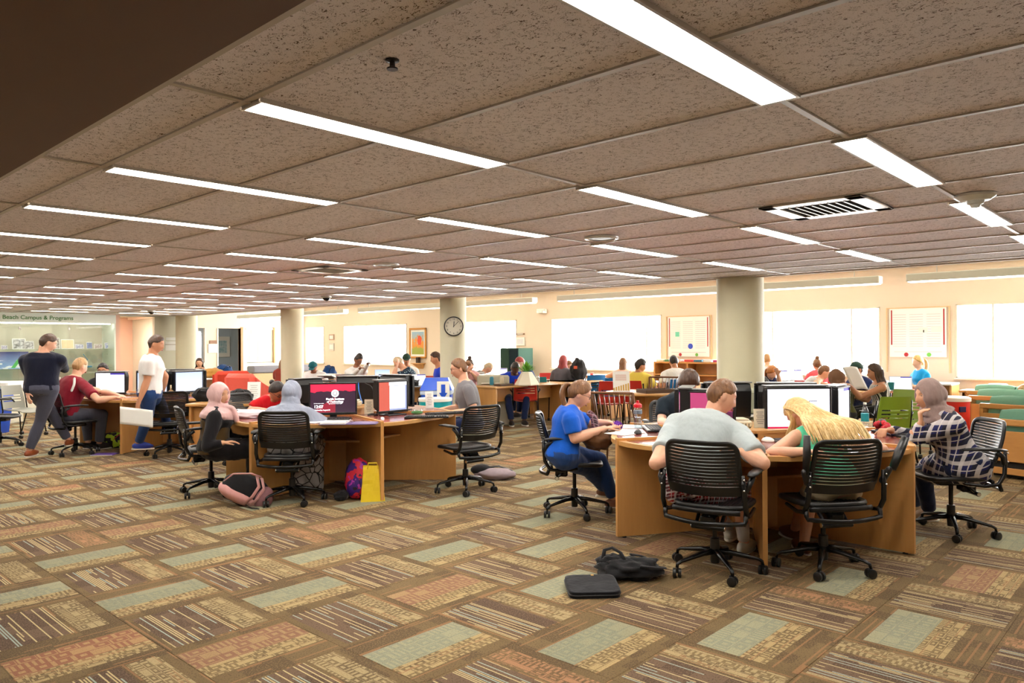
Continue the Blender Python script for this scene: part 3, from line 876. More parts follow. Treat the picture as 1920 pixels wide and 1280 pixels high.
for k, kd, lb_ in ((0, 'page', 'monitor with a white page in front of the man in the maroon polo'), (1, 'blank', 'monitor with a pale screen beside the walking woman'), (2, 'blank', 'monitor glowing pale at the end of the third pod'),
                   (5, None, 'monitor turned away facing the man in dark glasses'), (4, None, 'monitor turned away at the far side of the third pod'), (3, None, 'monitor turned away behind the walking woman')):
    a = R(130+60*k+90+ (0)) if False else R(160+60*k)
    pos = (POD3[0]+.5*math.cos(a), POD3[1]+.5*math.sin(a))
    if k == 0: pos = (4.06, 11.86)
    monitor(pos, 218 if k == 0 else math.degrees(a), .44, .28, .82, lb_, kd)

# ---- keyboards, mice, small desk things
KEY = plain('dark grey key cap', (.03, .03, .034), .5)
def keyboard(p, fdeg, label, z=.7508, s=1.):
    t = thing('keyboard', label, 'keyboard', (p[0], p[1], z), R(fdeg))
    MB().box((-.225, -.08, 0), (.225, .08, .018), .006).build('base', BLK, t)
    q = MB()
    for r_ in range(5):
        for c_ in range(15): q.box((-.212+c_*.0195, -.066+r_*.024, .018), (-.212+c_*.0195+.016, -.066+r_*.024+.019, .024))
        for c_ in range(4): q.box((.10+c_*.0265, -.066+r_*.024, .018), (.10+c_*.0265+.021, -.066+r_*.024+.019, .024))
    o = q.build('key', KEY, t); o['kind'] = 'stuff'
    return t
keyboard(at(800, 783, .75), -42, 'black keyboard at the edge of the pod by the empty chair')
keyboard(at(615, 787, .75), -45, 'black keyboard below the crimson monitor')
keyboard(at(1225, 805, .75), 40, 'black keyboard by the clear sports bottle')
keyboard(at(1680, 815, .75), 50, 'black keyboard in front of the woman in the checked shirt')
keyboard(at(1505, 828, .75), -42, 'black keyboard under the arms of the blonde woman')
keyboard(at(838, 776, .75), -20, 'slim dark keyboard under the hands of the man with the hair bun')
keyboard(at(232, 741, .75), -30, 'black keyboard under the hands of the man in the maroon polo')
def mouse(p, rz, label, m=BLK):
    t = thing('computer_mouse', label, 'mouse', (p[0], p[1], .7508), rz)
    MB().ball((0, 0, .004), (.032, .055, .032), fn=lambda d, q: V((q.x, q.y, max(q.z, -.004)))).build('body', m, t, True)
    MB().lathe([(.004, -.004), (.008, 0), (.004, .004)], 10, M=Matrix.Translation((0, .028, .033)) @ Matrix.Rotation(PI/2, 4, 'Y')).build('wheel', KEY, t)
mouse(at(1196, 813, .75), R(-60), 'black mouse on the maroon desk top near the purple puff')
mouse(at(1440, 828, .75), R(-10), 'pale mouse by the elbow of the blonde woman', WHITE)
# spectacle case, phone
t = thing('smartphone', 'dark phone lying at the edge of the desk beside the blonde woman', 'phone', at(1655, 846, .7508), R(-20))
MB().box((-.08, -.04, 0), (.08, .04, .01), .004).build('body', BLK, t); MB().box((-.075, -.036, .01), (.075, .036, .0108)).build('screen', plain('phone glass', (.02, .02, .02), .1), t)
t = thing('smartphone', 'dark phone in the raised hand of the man in the white shirt', 'phone', deep(692, 668, 12.3), R(30)); PH = t
MB().box((-.04, -.006, -.07), (.04, .006, .07), .004).build('body', BLK, t)
# open binder of paper
PAPER = plain('white paper', srgb(240, 240, 236), .7, var=.02)
PURP = plain('purple binder', srgb(84, 62, 118), .4)
t = thing('ring_binder', 'open purple ring binder of white paper on the pod desk', 'binder', at(655, 794, .7508), R(-46))
MB().box((-.27, -.11, 0), (.27, .13, .005), .002).build('cover', PURP, t)
MB().box((-.255, -.10, .005), (-.02, .12, .022), .002).build('paper_stack', PAPER, t)
MB().box((.03, -.10, .005), (.255, .12, .009), .001).build('divider', plain('mauve divider', srgb(120, 104, 150), .5), t)
for y in (-.06, 0, .06): MB().tube([(.022*math.cos(a*PI/6), y, .012+.022*math.sin(a*PI/6)) for a in range(-1, 8)], .002, 6).build('ring', CHR, t, True)
# paper under the arms of the woman in blue
for p, rz, lb_ in ((at(1185, 800, .7508), R(20), 'white printed sheets under the sports bottle'), (at(1172, 812, .7508), R(-5), 'white sheet of paper beside the purple puff'), (at(590, 790, .7508), R(20), 'loose white sheet at the elbow of the woman in the grey headscarf')):
    o = MB().box((-.14, -.108, 0), (.14, .108, .004)).build('paper_sheet', PAPER); o.location = p; o.rotation_euler = (0, 0, rz); tag(o, lb_, 'paper')
# clear sports bottle with red lid
CLR = glassy('clear plastic', (.93, .95, .97), .12)
RED = plain('red plastic', srgb(206, 22, 34), .3)
t = thing('sports_bottle', 'clear sports bottle with a red lid on the pod desk', 'bottle', at(1196, 803, .7508))
MB().lathe([(.034, 0), (.037, .01), (.037, .06), (.032, .075), (.032, .10), (.037, .115), (.037, .175), (.030, .19)], 20).build('bottle_body', CLR, t, 'auto')
MB().lathe([(.033, .004), (.033, .06), (.03, .10), (.001, .10)], 16).build('water', glassy('water', (.86, .92, .96), .1), t, 'auto')
MB().lathe([(.036, .185), (.036, .21), (.026, .22), (.012, .225), (.012, .245), (.001, .246)], 18).build('lid', RED, t, 'auto')
MB().lathe([(.0385, .13), (.0385, .16)], 20).build('printed_band', plain('grey print', srgb(110, 120, 130), .5), t, 'auto')
# small water bottle with label
t = thing('water_bottle', 'small clear water bottle with a blue and green label behind the blonde hair', 'bottle', at(1622, 800, .7508))
MB().lathe([(.028, 0), (.032, .01), (.032, .12), (.030, .14), (.012, .185), (.012, .20)], 18).build('bottle_body', CLR, t, 'auto')
MB().lathe([(.0335, .05), (.0335, .12)], 18).build('label_band', plain('teal label', srgb(30, 150, 160), .5, var=.4, scale=25), t, 'auto')
MB().lathe([(.014, .197), (.014, .215), (.001, .216)], 14).build('cap', WHITE, t, 'auto')
# purple loop puff
t = thing('puff', 'purple shaggy puff held by the woman in the bright blue top', 'puff', deep(1156, 798, 6.42)); PUFF = t
pm_ = plain('purple yarn', srgb(112, 44, 160), .8, var=.3, scale=200)
MB().ball((0, 0, 0), (.052, .045, .035)).build('core', pm_, t, True)
q = MB(); rnd = random.Random(4)
for i in range(260):
    d = V((rnd.gauss(0, 1), rnd.gauss(0, 1), rnd.gauss(0, 1))).normalized(); b_ = V((d.x*.05, d.y*.043, d.z*.034))
    s_ = d.orthogonal().normalized()*.004
    q.tube([b_-s_, b_+d*.009, b_+s_], .0022, 4)
o = q.build('loop', pm_, t); o['kind'] = 'stuff'
# green bowl with clear lid, phones and boxes on the hubs
t = thing('salad_bowl', 'small bowl of green salad in clear plastic on the pod desk', 'bowl', at(782, 778, .7508))
MB().lathe([(.045, 0), (.075, .045), (.078, .05)], 22).build('bowl', CLR, t, 'auto')
MB().ball((0, 0, .028), (.062, .062, .022)).build('salad', plain('salad green', srgb(70, 150, 80), .6, var=.5, scale=60), t, True)
MB().lathe([(.078, .05), (.07, .065), (.001, .068)], 22).build('lid', CLR, t, 'auto')
BEI = plain('beige plastic', srgb(222, 212, 184), .5, var=.03)
def hubbox(p, rz, lb_, w_=.22):
    t = thing('power_box', lb_, 'box', (p[0], p[1], .8225), rz)
    MB().box((-w_/2, -.09, 0), (w_/2, .09, .055), .012).build('case', BEI, t)
    MB().box((-w_/2+.02, -.075, .055), (w_/2-.02, .075, .07), .006).build('lid', BEI, t)
    sm = MB().box((-.004, -.003, -.012), (.004, 0, .012)).mesh('slot', mats=(plain('slot shadow grey', srgb(120, 112, 96), .8),))
    for i in range(9): part('slot', sm, t, (-w_/2+.03+i*(w_-.06)/8, -.089, .022))
hubbox((4.86, 6.95), R(-46), 'beige slotted box on the hub of the pod with the crimson monitor')
hubbox((5.63, 2.80), R(-46), 'beige slotted box on the hub between the man in grey and the blonde woman', .26)
hubbox((4.86, 11.72), R(-20), 'beige slotted box on the hub of the third pod')
def sign_card(p, z, w_, h_, fdeg, lb_, txt=None, holder=True):
    t = thing('sign_card', lb_, 'sign', (p[0], p[1], z), R(fdeg)-PI/2)
    MB().box((-w_/2, -.002, 0), (w_/2, .002, h_), M=Matrix.Rotation(R(8), 4, 'X')).build('card', BEI if holder == 2 else PAPER, t)
    MB().box((-w_/2, -.03, 0), (w_/2, .02, .004)).build('foot', CLR, t)
    ml = plain('printed grey', srgb(120, 116, 108), .8)
    lm = MB().box((-w_*.36, .0, -.0022), (w_*.36, .0012, .0022)).mesh('text_line', mats=(ml,))
    for i in range(7):
        if holder: 
            o = part('text_line', lm, t, (0, .0024-h_*(.22+.1*i)*math.tan(R(8)), h_*(.22+.1*i))); o.scale = (.6+.4*((i*37) % 5)/5, 1, 1)
    return t
sign_card((5.70, 2.60), .8225, .10, .15, 222, 'small beige instruction card on the hub beside the wide white monitor', holder=2)
sign_card((4.86, 6.62), .7508, .10, .16, 225, 'small beige instruction card between the crimson and the document monitors', holder=2)
sign_card((5.52, 2.98), .8225, .10, .15, 215, 'small white card behind the shoulder of the man in the pale grey shirt')
sign_card(deep(806, 745, 8.75), .7508, .1, .2, 250, 'cream card on the pod desk beside the blue bin')
# cables on the pods
def cable(pts, r_, lb_, m=CABLE):
    o = MB().tube(smoothline(pts), r_, 6).build('cable', m, None, True); tag(o, lb_, 'cable'); return o
def smoothline(P, n=6):
    P = [V(p) for p in P]; out = []
    for i in range(len(P)-1):
        p0, p1, p2, p3 = P[max(i-1, 0)], P[i], P[i+1], P[min(i+2, len(P)-1)]
        for k in range(n):
            t_ = k/n
            out.append(.5*((2*p1)+(p2-p0)*t_+(2*p0-5*p1+4*p2-p3)*t_*t_+(3*p1-p0-3*p2+p3)*t_**3))
    return out+[P[-1]]
b_ = V((5.10, 6.98, 0))
cable([(5.14, 7.20, 1.06), (5.06, 7.08, .98), (5.04, 7.02, .90), (4.98, 6.92, .84), (4.93, 7.06, .83)], .006, 'bright blue cable hanging behind the crimson monitor', plain('blue cable', srgb(40, 110, 200), .4))
cable([(5.12, 7.05, 1.06), (5.16, 6.98, 1.02), (5.15, 6.90, .92), (5.12, 6.84, .84)], .006, 'black cable looping behind the document monitor')
cable([(4.9, 6.45, .757), (4.86, 6.5, .757), (4.80, 6.44, .757), (4.78, 6.53, .757), (4.88, 6.6, .757), (4.9, 6.5, .757), (4.97, 6.48, .757)], .005, 'tangle of black cable on the desk by the document monitor')
cable([(5.65, 2.42, .757), (5.6, 2.5, .757), (5.62, 2.62, .79), (5.66, 2.68, .85)], .004, 'thin black cable rising beside the wide white monitor')
cable([(5.24, 3.36, .757), (5.30, 3.28, .757), (5.36, 3.33, .757), (5.42, 3.25, .757)], .003, 'thin mouse cable beside the black mouse')
# earphones / red cloth bundle near the plaid woman
t = thing('pouch', 'crumpled red and black pouch on the desk before the checked shirt', 'bag', (*tuple(deep(1655, 700, 6.25))[:2], .7508))
rc = plain('red printed cloth', srgb(190, 30, 40), .7, var=.5, scale=40)
q = MB()
for i in range(9):
    a = i*.7; q.ball((.05*math.cos(a), .05*math.sin(a*1.3), .03+.012*(i % 4)), (.035, .03, .028), 10, 8)
q.build('cloth', rc, t, True)
MB().tube([(-.06, 0, .06), (-.02, .02, .10), (.04, 0, .09), (.07, -.01, .04)], .008, 8).build('strap', BLK, t, True)
# white plastic bag on the desk of the pink headscarf
t = thing('plastic_bag', 'crumpled white plastic bag on the desk before the pink headscarf', 'bag', at(468, 783, .7508), R(-45))
def crump(d, p):
    n_ = noise.noise(V((d.x*2.2+3, d.y*2.2, d.z*2.2)))+.5*noise.noise(V((d.x*6, d.y*6+9, d.z*6)))
    p = p*(1+.28*n_); p.z = max(p.z, -.03); return p
MB().ball((0, 0, .031), (.19, .10, .055), 32, 20, fn=crump).build('film', plain('white plastic film', srgb(235, 228, 232), .35, var=.04), t, True)
q = MB()
for i in range(3): q.tube([(-.1+.05*i, .04, .07), (-.16, .09+.02*i, .08), (-.2, .05, .04)], .007, 6, flat=.4)
q.build('handle', plain('white plastic film', srgb(235, 228, 232), .35), t, True)
# side table between the pods
ta, tb = at(347, 757, .75), at(475, 757, .75)
dd = (tb-ta).normalized(); nn = V((-dd.y, dd.x, 0))
if nn.dot(ax_f) < 0: nn = -nn
t = thing('side_table', 'oak side table behind the woman in the pink headscarf', 'table', (ta.x, ta.y, 0), math.atan2(dd.y, dd.x))
Lt = (tb-ta).length
MB().box((0, 0, .715), (Lt, .6, .75), .006).build('table_top', OAKH, t)
for x in (.03, Lt-.06): MB().box((x, .04, 0), (x+.03, .56, .715), .003).build('side_panel', OAK, t)
MB().box((.06, .1, .1), (Lt-.06, .12, .7)).build('back_panel', OAK, t)
def bagblob(name, label, cat, p, rz, r, m, trim=None, seed=1, zmin=0):
    t = thing(name, label, cat, p, rz)
    def fn(d, q):
        n_ = noise.noise(V((d.x*2+seed, d.y*2, d.z*2)))+.4*noise.noise(V((d.x*5, d.y*5+seed, d.z*5)))
        q = q*(1+.22*n_); q.z = max(q.z, -r[2]*.85); return q
    MB().ball((0, 0, r[2]*.85), r, 32, 20, fn=fn).build('bag_body', m, t, True)
    if trim: MB().tube([(-r[0]*.5, -r[1]*.9, r[2]*1.1), (-r[0]*.2, -r[1]*1.1, r[2]*1.7), (r[0]*.3, -r[1]*.9, r[2]*1.7), (r[0]*.5, -r[1]*.6, r[2]*1.1)], .013, 8, flat=.5).build('strap', trim, t, True)
    return t
BLKC = cloth('black nylon', (.012, .012, .014))
bagblob('shoulder_bag', 'black shoulder bag on the oak side table', 'bag', at(385, 752, .75), R(-40), (.16, .10, .10), BLKC, BLK, 5)
bagblob('shoulder_bag', 'black bag with pale tags on the oak side table by the red top', 'bag', at(452, 752, .75), R(-40), (.15, .09, .09), BLKC, BLK, 9)
# ================================================================== BAGS AND THINGS ON THE FLOOR
def paper_bag():
    t = thing('paper_bag', 'glossy yellow carrier bag standing under the pod desk', 'bag', at(699, 938, 0), R(-35))
    m = plain('yellow bag paper', srgb(238, 206, 40), .4, var=.06, scale=12, bmp=.3)
    w0, w1, d0, d1, h = .115, .085, .06, .02, .33
    q = MB()
    def f(a, b):
        k = int(a*4+1e-6) % 4; s_ = a*4-int(a*4+1e-6)
        W, D = w0+(w1-w0)*b, d0+(d1-d0)*b
        c = [(-W, -D), (W, -D), (W, D), (-W, D)]
        p, r_ = c[k], c[(k+1) % 4]
        x, y = p[0]+(r_[0]-p[0])*s_, p[1]+(r_[1]-p[1])*s_
        n_ = noise.noise(V((x*14, y*14, b*5)))*.012*b
        return V((x+n_, y+n_, h*b*(1+.03*math.sin(a*11))))
    q.grid(32, 10, f); q.add([(-w0, -d0, 0.001), (w0, -d0, .001), (w0, d0, .001), (-w0, d0, .001)], [(0, 1, 2, 3)])
    q.build('bag_body', m, t)
    for s in (-1, 1): MB().tube([(-.05, s*.03, h-.02), (-.04, s*.03, h+.03), (.04, s*.03, h+.03), (.05, s*.03, h-.02)], .004, 6).build('handle', m, t, True)
paper_bag()
# tie-dye drawstring backpack
def tiedye():
    m, t, b = newmat('purple red tie-dye cloth')
    vec, x, y, z = coords(t)
    n = tnoise(t, vec, 9, 2, None, .4); n2 = tnoise(t, vec, 14, 2, (1, 2, 1))
    c = mixc(t, n > .5, srgb(60, 26, 120), srgb(216, 34, 60)); c = mixc(t, n2 > .62, c, srgb(30, 24, 40)); c = mixc(t, (n2 < .38)*1., c, srgb(170, 50, 170))
    t.links.new(c, b.inputs['Base Color']); b.inputs['Roughness'].default_value = .6
    return m
t = thing('backpack', 'purple and red tie-dye backpack leaning beside the yellow bag', 'backpack', at(668, 935, 0), R(-60))
def bpf(d, p):
    p = V(p); p *= 1+.08*noise.noise(d*3); p.z = max(p.z, -.19); p.y *= (1.15-.35*(p.z+.2)/.4); return p
MB().ball((0, 0, .195), (.13, .09, .20), 28, 20, fn=bpf, M=Matrix.Rotation(R(-8), 4, 'X')).build('bag_body', tiedye(), t, True)
MB().ball((.0, .09, .17), (.12, .05, .17), 20, 14, fn=bpf).build('back_padding', BLKC, t, True)
for s in (-1, 1): MB().tube([(s*.07, .12, .33), (s*.09, .17, .2), (s*.07, .13, .05)], .014, 8, flat=.4).build('strap', BLK, t, True)
bagblob('lunch_bag', 'small black bag in the shade behind the tie-dye backpack', 'bag', at(640, 937, 0), R(20), (.09, .06, .05), BLKC, None, 3)
# pink and black backpack
PINK = cloth('pink nylon', srgb(216, 160, 156)); 
t = thing('backpack', 'black and pink backpack slumped on the carpet between the two headscarfed women', 'backpack', at(462, 945, 0), R(-30))
tilt = Matrix.Translation((0, 0, .13)) @ Matrix.Rotation(R(28), 4, 'Y')
def slump(d, p):
    p = V(p)*(1+.07*noise.noise(d*2.5+V((4, 0, 0)))); return p
MB().ball((0, 0, 0), (.24, .12, .15), 32, 22, fn=lambda d, p: slump(d, p), M=tilt).build('bag_body', BLKC, t, True)
MB().ball((-.01, .0, -.055), (.245, .13, .085), 32, 16, fn=lambda d, p: slump(d, p), M=tilt).build('bag_bottom', PINK, t, True)
MB().ball((.17, -.05, .0), (.09, .10, .12), 20, 14, M=tilt).build('side_pocket', plain('mauve mesh cloth', srgb(140, 96, 100), .8, var=.2), t, True)
for s in (0, 1): MB().tube([(.02+s*.05, -.06, .17), (.08+s*.05, -.13, .10), (.07+s*.05, -.14, -.0), (.04+s*.05, -.12, -.10)], .02, 8, flat=.3, M=tilt).build('strap', PINK, t, True)
MB().tube([(-.22, -.03, .0), (-.18, -.06, .10), (-.04, -.07, .17), (.06, -.06, .18)], .008, 8, M=tilt).build('piping', PINK, t, True)
MB().tube([(.0, -.13, .02-.13), (.05, -.22, .01-.13), (.12, -.3, .01-.13)], .01, 6, flat=.4, M=Matrix.Translation((0, 0, .13))).build('webbing', BLK, t, True)
# grey printed backpack by the empty chair
t = thing('backpack', 'grey patterned backpack lying flat behind the empty chair', 'backpack', at(928, 898, 0), R(-43))
gm = plain('grey printed canvas', srgb(150, 134, 140), .8, var=.18, scale=22, bmp=.3)
MB().ball((0, 0, .055), (.23, .13, .065), 32, 18, fn=lambda d, p: V((p.x, p.y, max(p.z, -.055)))*(1+.14*noise.noise(d*2.4))).build('bag_body', gm, t, True)
MB().ball((-.15, .05, .10), (.12, .09, .06), 20, 14).build('top_pocket', BLKC, t, True)
for s in (0, 1): MB().tube([(-.1, .03+s*.05, .12), (.05, .06+s*.05, .13), (.2, .05+s*.03, .08), (.23, .03+s*.02, .03)], .016, 8, flat=.4).build('strap', BLK, t, True)
# black laptop sleeve + black bag by it
t = thing('laptop_sleeve', 'black padded laptop sleeve lying on the carpet', 'sleeve', at(1110, 1108, 0), R(38)-PI/2+R(8))
tl = Matrix.Translation((0, 0, .03)) @ Matrix.Rotation(R(5), 4, 'X')
def sleeve(a, d, h):
    return a
n = 40
pr = []
q = MB()
def sq(d, p):
    k = .35
    c_, s_, z_ = d.x, d.y, d.z
    r_ = math.hypot(c_, s_)
    if r_ < 1e-6: return V((0, 0, p.z))
    cx = math.copysign(abs(c_/r_)**.28, c_); sy = math.copysign(abs(s_/r_)**.28, s_)
    rr = min(1, r_*1.25)**.6
    return V((cx*rr*.155, sy*rr*.135, math.copysign(min(abs(z_)*2, 1)*.019, z_)))
q.ball((0, 0, 0), (1, 1, .02), 64, 20, fn=sq, M=tl); q.build('neoprene_body', cloth('black neoprene', (.012, .013, .017)), t, True)
zl = [V((math.copysign(abs(math.cos(a))**.28, math.cos(a))*.157, math.copysign(abs(math.sin(a))**.28, math.sin(a))*.137, 0)) for a in [2*PI*i/64 for i in range(64)]]
MB().tube(zl, .0035, 6, True, M=tl).build('zip', BLK, t, True)
MB().box((-.03, -.13, .015), (-.012, -.115, .022), .002, M=tl @ Matrix.Rotation(PI, 4, 'Z')).build('patch', plain('orange badge', srgb(220, 170, 90), .5), t)
t = thing('messenger_bag', 'crumpled black nylon bag lying behind the laptop sleeve', 'bag', at(1180, 1082, 0), R(-45))
MB().ball((0, 0, .055), (.21, .12, .07), 40, 22, fn=lambda d, p: V((p.x, p.y, max(p.z, -.055)))*(1+.34*noise.noise(d*2.6+V((7, 1, 0)))+.12*noise.noise(d*7))).build('bag_body', BLKC, t, True)
MB().ball((-.10, .05, .085), (.10, .08, .05), 24, 16, fn=lambda d, p: p*(1+.3*noise.noise(d*3))).build('flap', BLKC, t, True)
MB().tube([(-.17, .02, .10), (-.15, .06, .16), (-.10, .06, .175), (-.05, .03, .15), (-.03, -.02, .11)], .014, 8, flat=.35).build('handle', BLKC, t, True)
MB().tube(smoothline([(.05, -.10, .10), (.16, -.11, .09), (.22, -.04, .07), (.20, .06, .05), (.12, .10, .10), (.02, .06, .13)]), .016, 8, flat=.35).build('shoulder_strap', BLKC, t, True)
# colourful backpack by the third pod + purple notebook
def camo():
    m, t, b = newmat('lime and black print')
    vec, x, y, z = coords(t); n = tnoise(t, vec, 11, 1)
    c = mixc(t, n > .56, (.02, .02, .025), srgb(190, 220, 60)); t.links.new(c, b.inputs['Base Color']); b.inputs['Roughness'].default_value = .7
    return m
t = thing('backpack', 'black backpack with a lime green print lying by the third pod', 'backpack', at(213, 838, 0), R(-30))
MB().ball((0, 0, .10), (.22, .14, .12), 28, 18, fn=lambda d, p: V((p.x, p.y, max(p.z, -.10)))*(1+.12*noise.noise(d*3))).build('bag_body', camo(), t, True)
MB().ball((.14, .0, .10), (.14, .13, .11), 20, 14).build('side_pocket', cloth('navy nylon', srgb(24, 30, 48)), t, True)
MB().tube([(.02, -.13, .12), (.08, -.12, .18), (.16, -.08, .22)], .016, 8, flat=.4).build('strap', RED, t, True)
t = thing('notebook', 'purple notebook lying flat beside the lime print backpack', 'notebook', at(197, 852, 0), R(-45))
MB().box((-.15, -.1, 0), (.15, .1, .012), .002).build('cover', plain('purple card', srgb(92, 52, 150), .4), t)
MB().box((-.148, -.104, .002), (.148, -.09, .010)).build('page_block', PAPER, t)

# ---- bins
def swingbin(label, p, rz, m, bagm, arrow):
    t = thing('recycling_bin', label, 'bin', p, rz)
    q = MB().grid(1, 1, lambda a, b: V((0, 0, 0)))
    w0, w1, h = .17, .22, .62
    v = [(-w0, -w0, 0), (w0, -w0, 0), (w0, w0, 0), (-w0, w0, 0), (-w1, -w1, h), (w1, -w1, h), (w1, w1, h), (-w1, w1, h)]
    MB().add(v, [(3, 2, 1, 0), (0, 1, 5, 4), (1, 2, 6, 5), (2, 3, 7, 6), (3, 0, 4, 7)]).build('bin_body', m, t)
    MB().box((-w1-.01, -w1-.01, h-.06), (w1+.01, w1+.01, h), .01).build('liner_edge', bagm, t)
    v = [(-w1-.015, -w1-.015, h), (w1+.015, -w1-.015, h), (w1+.015, w1+.015, h), (-w1-.015, w1+.015, h), (-w1*.75, -w1*.45, h+.16), (w1*.75, -w1*.45, h+.16), (w1*.75, w1*.45, h+.16), (-w1*.75, w1*.45, h+.16)]
    MB().add(v, [(3, 2, 1, 0), (0, 1, 5, 4), (1, 2, 6, 5), (2, 3, 7, 6), (3, 0, 4, 7), (4, 5, 6, 7)]).build('hood', m, t)
    if arrow:
        MB().box((.02, -w1-.03, h-.2), (.20, -w1-.022, h+.12), .002).build('sign_plate', WHITE, t)
        MB().add([(.08, -w1-.034, h+.08), (.14, -w1-.034, h+.08), (.14, -w1-.034, h-.03), (.17, -w1-.034, h-.03), (.11, -w1-.034, h-.12), (.05, -w1-.034, h-.03), (.08, -w1-.034, h-.03)], [(0, 1, 2, 3, 4, 5, 6)]).build('arrow', m, t)
    return t
BLUE = plain('bright blue plastic', srgb(20, 80, 200), .35, var=.04)
LIN = plain('translucent liner', srgb(200, 215, 235), .4, var=.1)
swingbin('bright blue recycling bin with a white arrow sign by the clock column', (*gp(820, 760, 12.3), 0), R(-47), BLUE, LIN, True).scale = (1.12, 1.12, 1.22)
swingbin('bright blue recycling bin at the edge of the display shelves', (*gp(-14, 760, 13.0), 0), R(-47), BLUE, LIN, False)
t = thing('round_bin', 'round turquoise tub with a white rim before the blue bin', 'tub', (*gp(816, 760, 11.3), 0)); t.scale = (1.05, 1.05, 1.17)
MB().lathe([(.20, 0), (.235, .56), (.001, .56)], 32).build('tub_body', plain('turquoise plastic', srgb(20, 160, 170), .35, var=.03), t, 'auto')
MB().lathe([(.24, .55), (.245, .565), (.24, .59), (.22, .59)], 32).build('rim', WHITE, t, 'auto')
t = thing('round_bin', 'bright red cylinder bin with a white lid beyond the checked shirt', 'bin', (*gp(1787, 760, 11.2), 0))
MB().lathe([(.22, 0), (.22, .62), (.001, .62)], 32).build('bin_body', plain('scarlet metal', srgb(224, 50, 44), .3, var=.03), t, 'auto')
MB().lathe([(.235, .61), (.235, .66), (.20, .675), (.001, .675)], 32).build('lid', WHITE, t, 'auto')
MB().box((-.07, -.235, .46), (.03, -.21, .54), .004, M=Matrix.Rotation(R(-40), 4, 'Z')).build('handle_slot', plain('navy label', srgb(30, 30, 90), .4), t)
# grey cabinet/printer by the far column
t = thing('printer_stand', 'beige office printer on a low cabinet behind the clock column', 'printer', (10.15, 9.9, 0), R(-47))
GB = plain('warm grey plastic', srgb(196, 194, 176), .5, var=.03)
MB().box((-.30, -.3, 0), (.30, .3, .62), .01).build('cabinet', GB, t)
MB().box((-.30, -.3, .63), (.30, .28, .92), .03).build('printer_body', GB, t)
MB().box((-.22, -.36, .76), (.22, -.28, .78), .005).build('paper_tray', WHITE, t)
t = thing('copier', 'grey-green copier standing before the thick column', 'copier', (7.9, 3.75, 0), R(-47))
GG = plain('grey green plastic', srgb(150, 152, 128), .5, var=.03)
MB().box((-.28, -.26, 0), (.28, .26, .72), .012).build('cabinet', GG, t)
MB().box((-.30, -.28, .735), (.30, .28, .98), .02).build('scanner_head', GG, t)
MB().box((-.26, -.34, .70), (.26, -.27, .725), .004).build('output_tray', plain('pale grey plastic', srgb(200, 200, 190), .5), t)

# ================================================================== background seats and tables
def nester(m, label, key=None):
    """stacking chair on casters with a slotted plastic shell"""
    t = thing('nesting_chair', label, 'chair')
    def bp(a, b): s = a*2-1; return V((.215*s*(1-.10*b*b), -.19-.07*b+.035*s*s, .47+.38*b))
    # shell in strips so that three slots stay open
    rows = [(0, .30), (.345, .42), (.465, .54), (.585, 1)]
    q = MB()
    for r0, r1 in rows:
        q.grid(10, 3, lambda a, b: bp(.08+.84*a, r0+(r1-r0)*b), (0, -.012, 0))
    q.grid(2, 8, lambda a, b: bp(.09*a, b), (0, -.012, 0)); q.grid(2, 8, lambda a, b: bp(.91+.09*a, b), (0, -.012, 0))
    q.build('backrest', m, t, 'auto')
    MB().grid(10, 8, lambda a, b: V((.215*(a*2-1), -.20+.42*b, .455-.02*math.cos((a-.5)*PI)+.02*(1-b)**3-.03*max(0, b-.8)*4)), (0, 0, -.014)).build('seat', m, t, 'auto')
    mt = BLKM
    for s in (-1, 1):
        x = s*.235
        MB().tube([(x*.8, .12, .44), (x*.95, .18, .40), (x*1.05, .23, .06)], .011, 6).build('leg', mt, t, True)
        MB().tube([(x*.95, -.20, .80), (x, -.17, .60), (x, -.14, .43), (x*1.05, -.27, .06)], .011, 6).build('leg', mt, t, True)
        for y in (.23, -.27):
            c_ = MB().tube([(x*1.05-.02, y, .028), (x*1.05+.02, y, .028)], .028, 10); c_.build('caster', BLK, t, 'auto')
        MB().tube([(x, -.17, .60), (x*1.16, -.15, .65), (x*1.16, .06, .66), (x*1.12, .12, .60)], .011, 6).build('armrest', mt, t, True)
    return t
RC = plain('red chair shell', srgb(196, 44, 32), .4, var=.04); BC = plain('blue chair shell', srgb(14, 110, 176), .4, var=.04)
GC = plain('green chair shell', srgb(132, 160, 42), .4, var=.04); TCm = plain('teal chair shell', srgb(20, 130, 140), .4, var=.04); GRC = plain('grey chair shell', srgb(150, 150, 138), .4, var=.04)
NEST = nester(RC, 'x'); NEST['used'] = 0
def nchair(p, fdeg, label, m=RC):
    global NEST
    if not NEST.get('used'): o = NEST; NEST['used'] = 1
    else: o = dup(NEST, swap={RC.name: m} if m is not RC else None)
    o.location = (p[0], p[1], 0); o.rotation_euler = (0, 0, R(fdeg)-PI/2); o['label'] = label
    return o
def study_table(label, c, L_, D_, rz, top=OAKH, leg=OAK, panel=True):
    t = thing('study_table', label, 'table', (c[0], c[1], 0), rz)
    MB().box((-L_/2, -D_/2, .712), (L_/2, D_/2, .745), .008).build('table_top', top, t)
    for s in (-1, 1): MB().box((s*(L_/2-.02)-.018, -D_/2+.02, 0), (s*(L_/2-.02)+.018, D_/2-.02, .712), .003).build('side_panel', leg, t)
    if panel: MB().box((-L_/2+.04, -.012, .42), (L_/2-.04, .012, .70)).build('modesty_panel', leg, t)
    return t
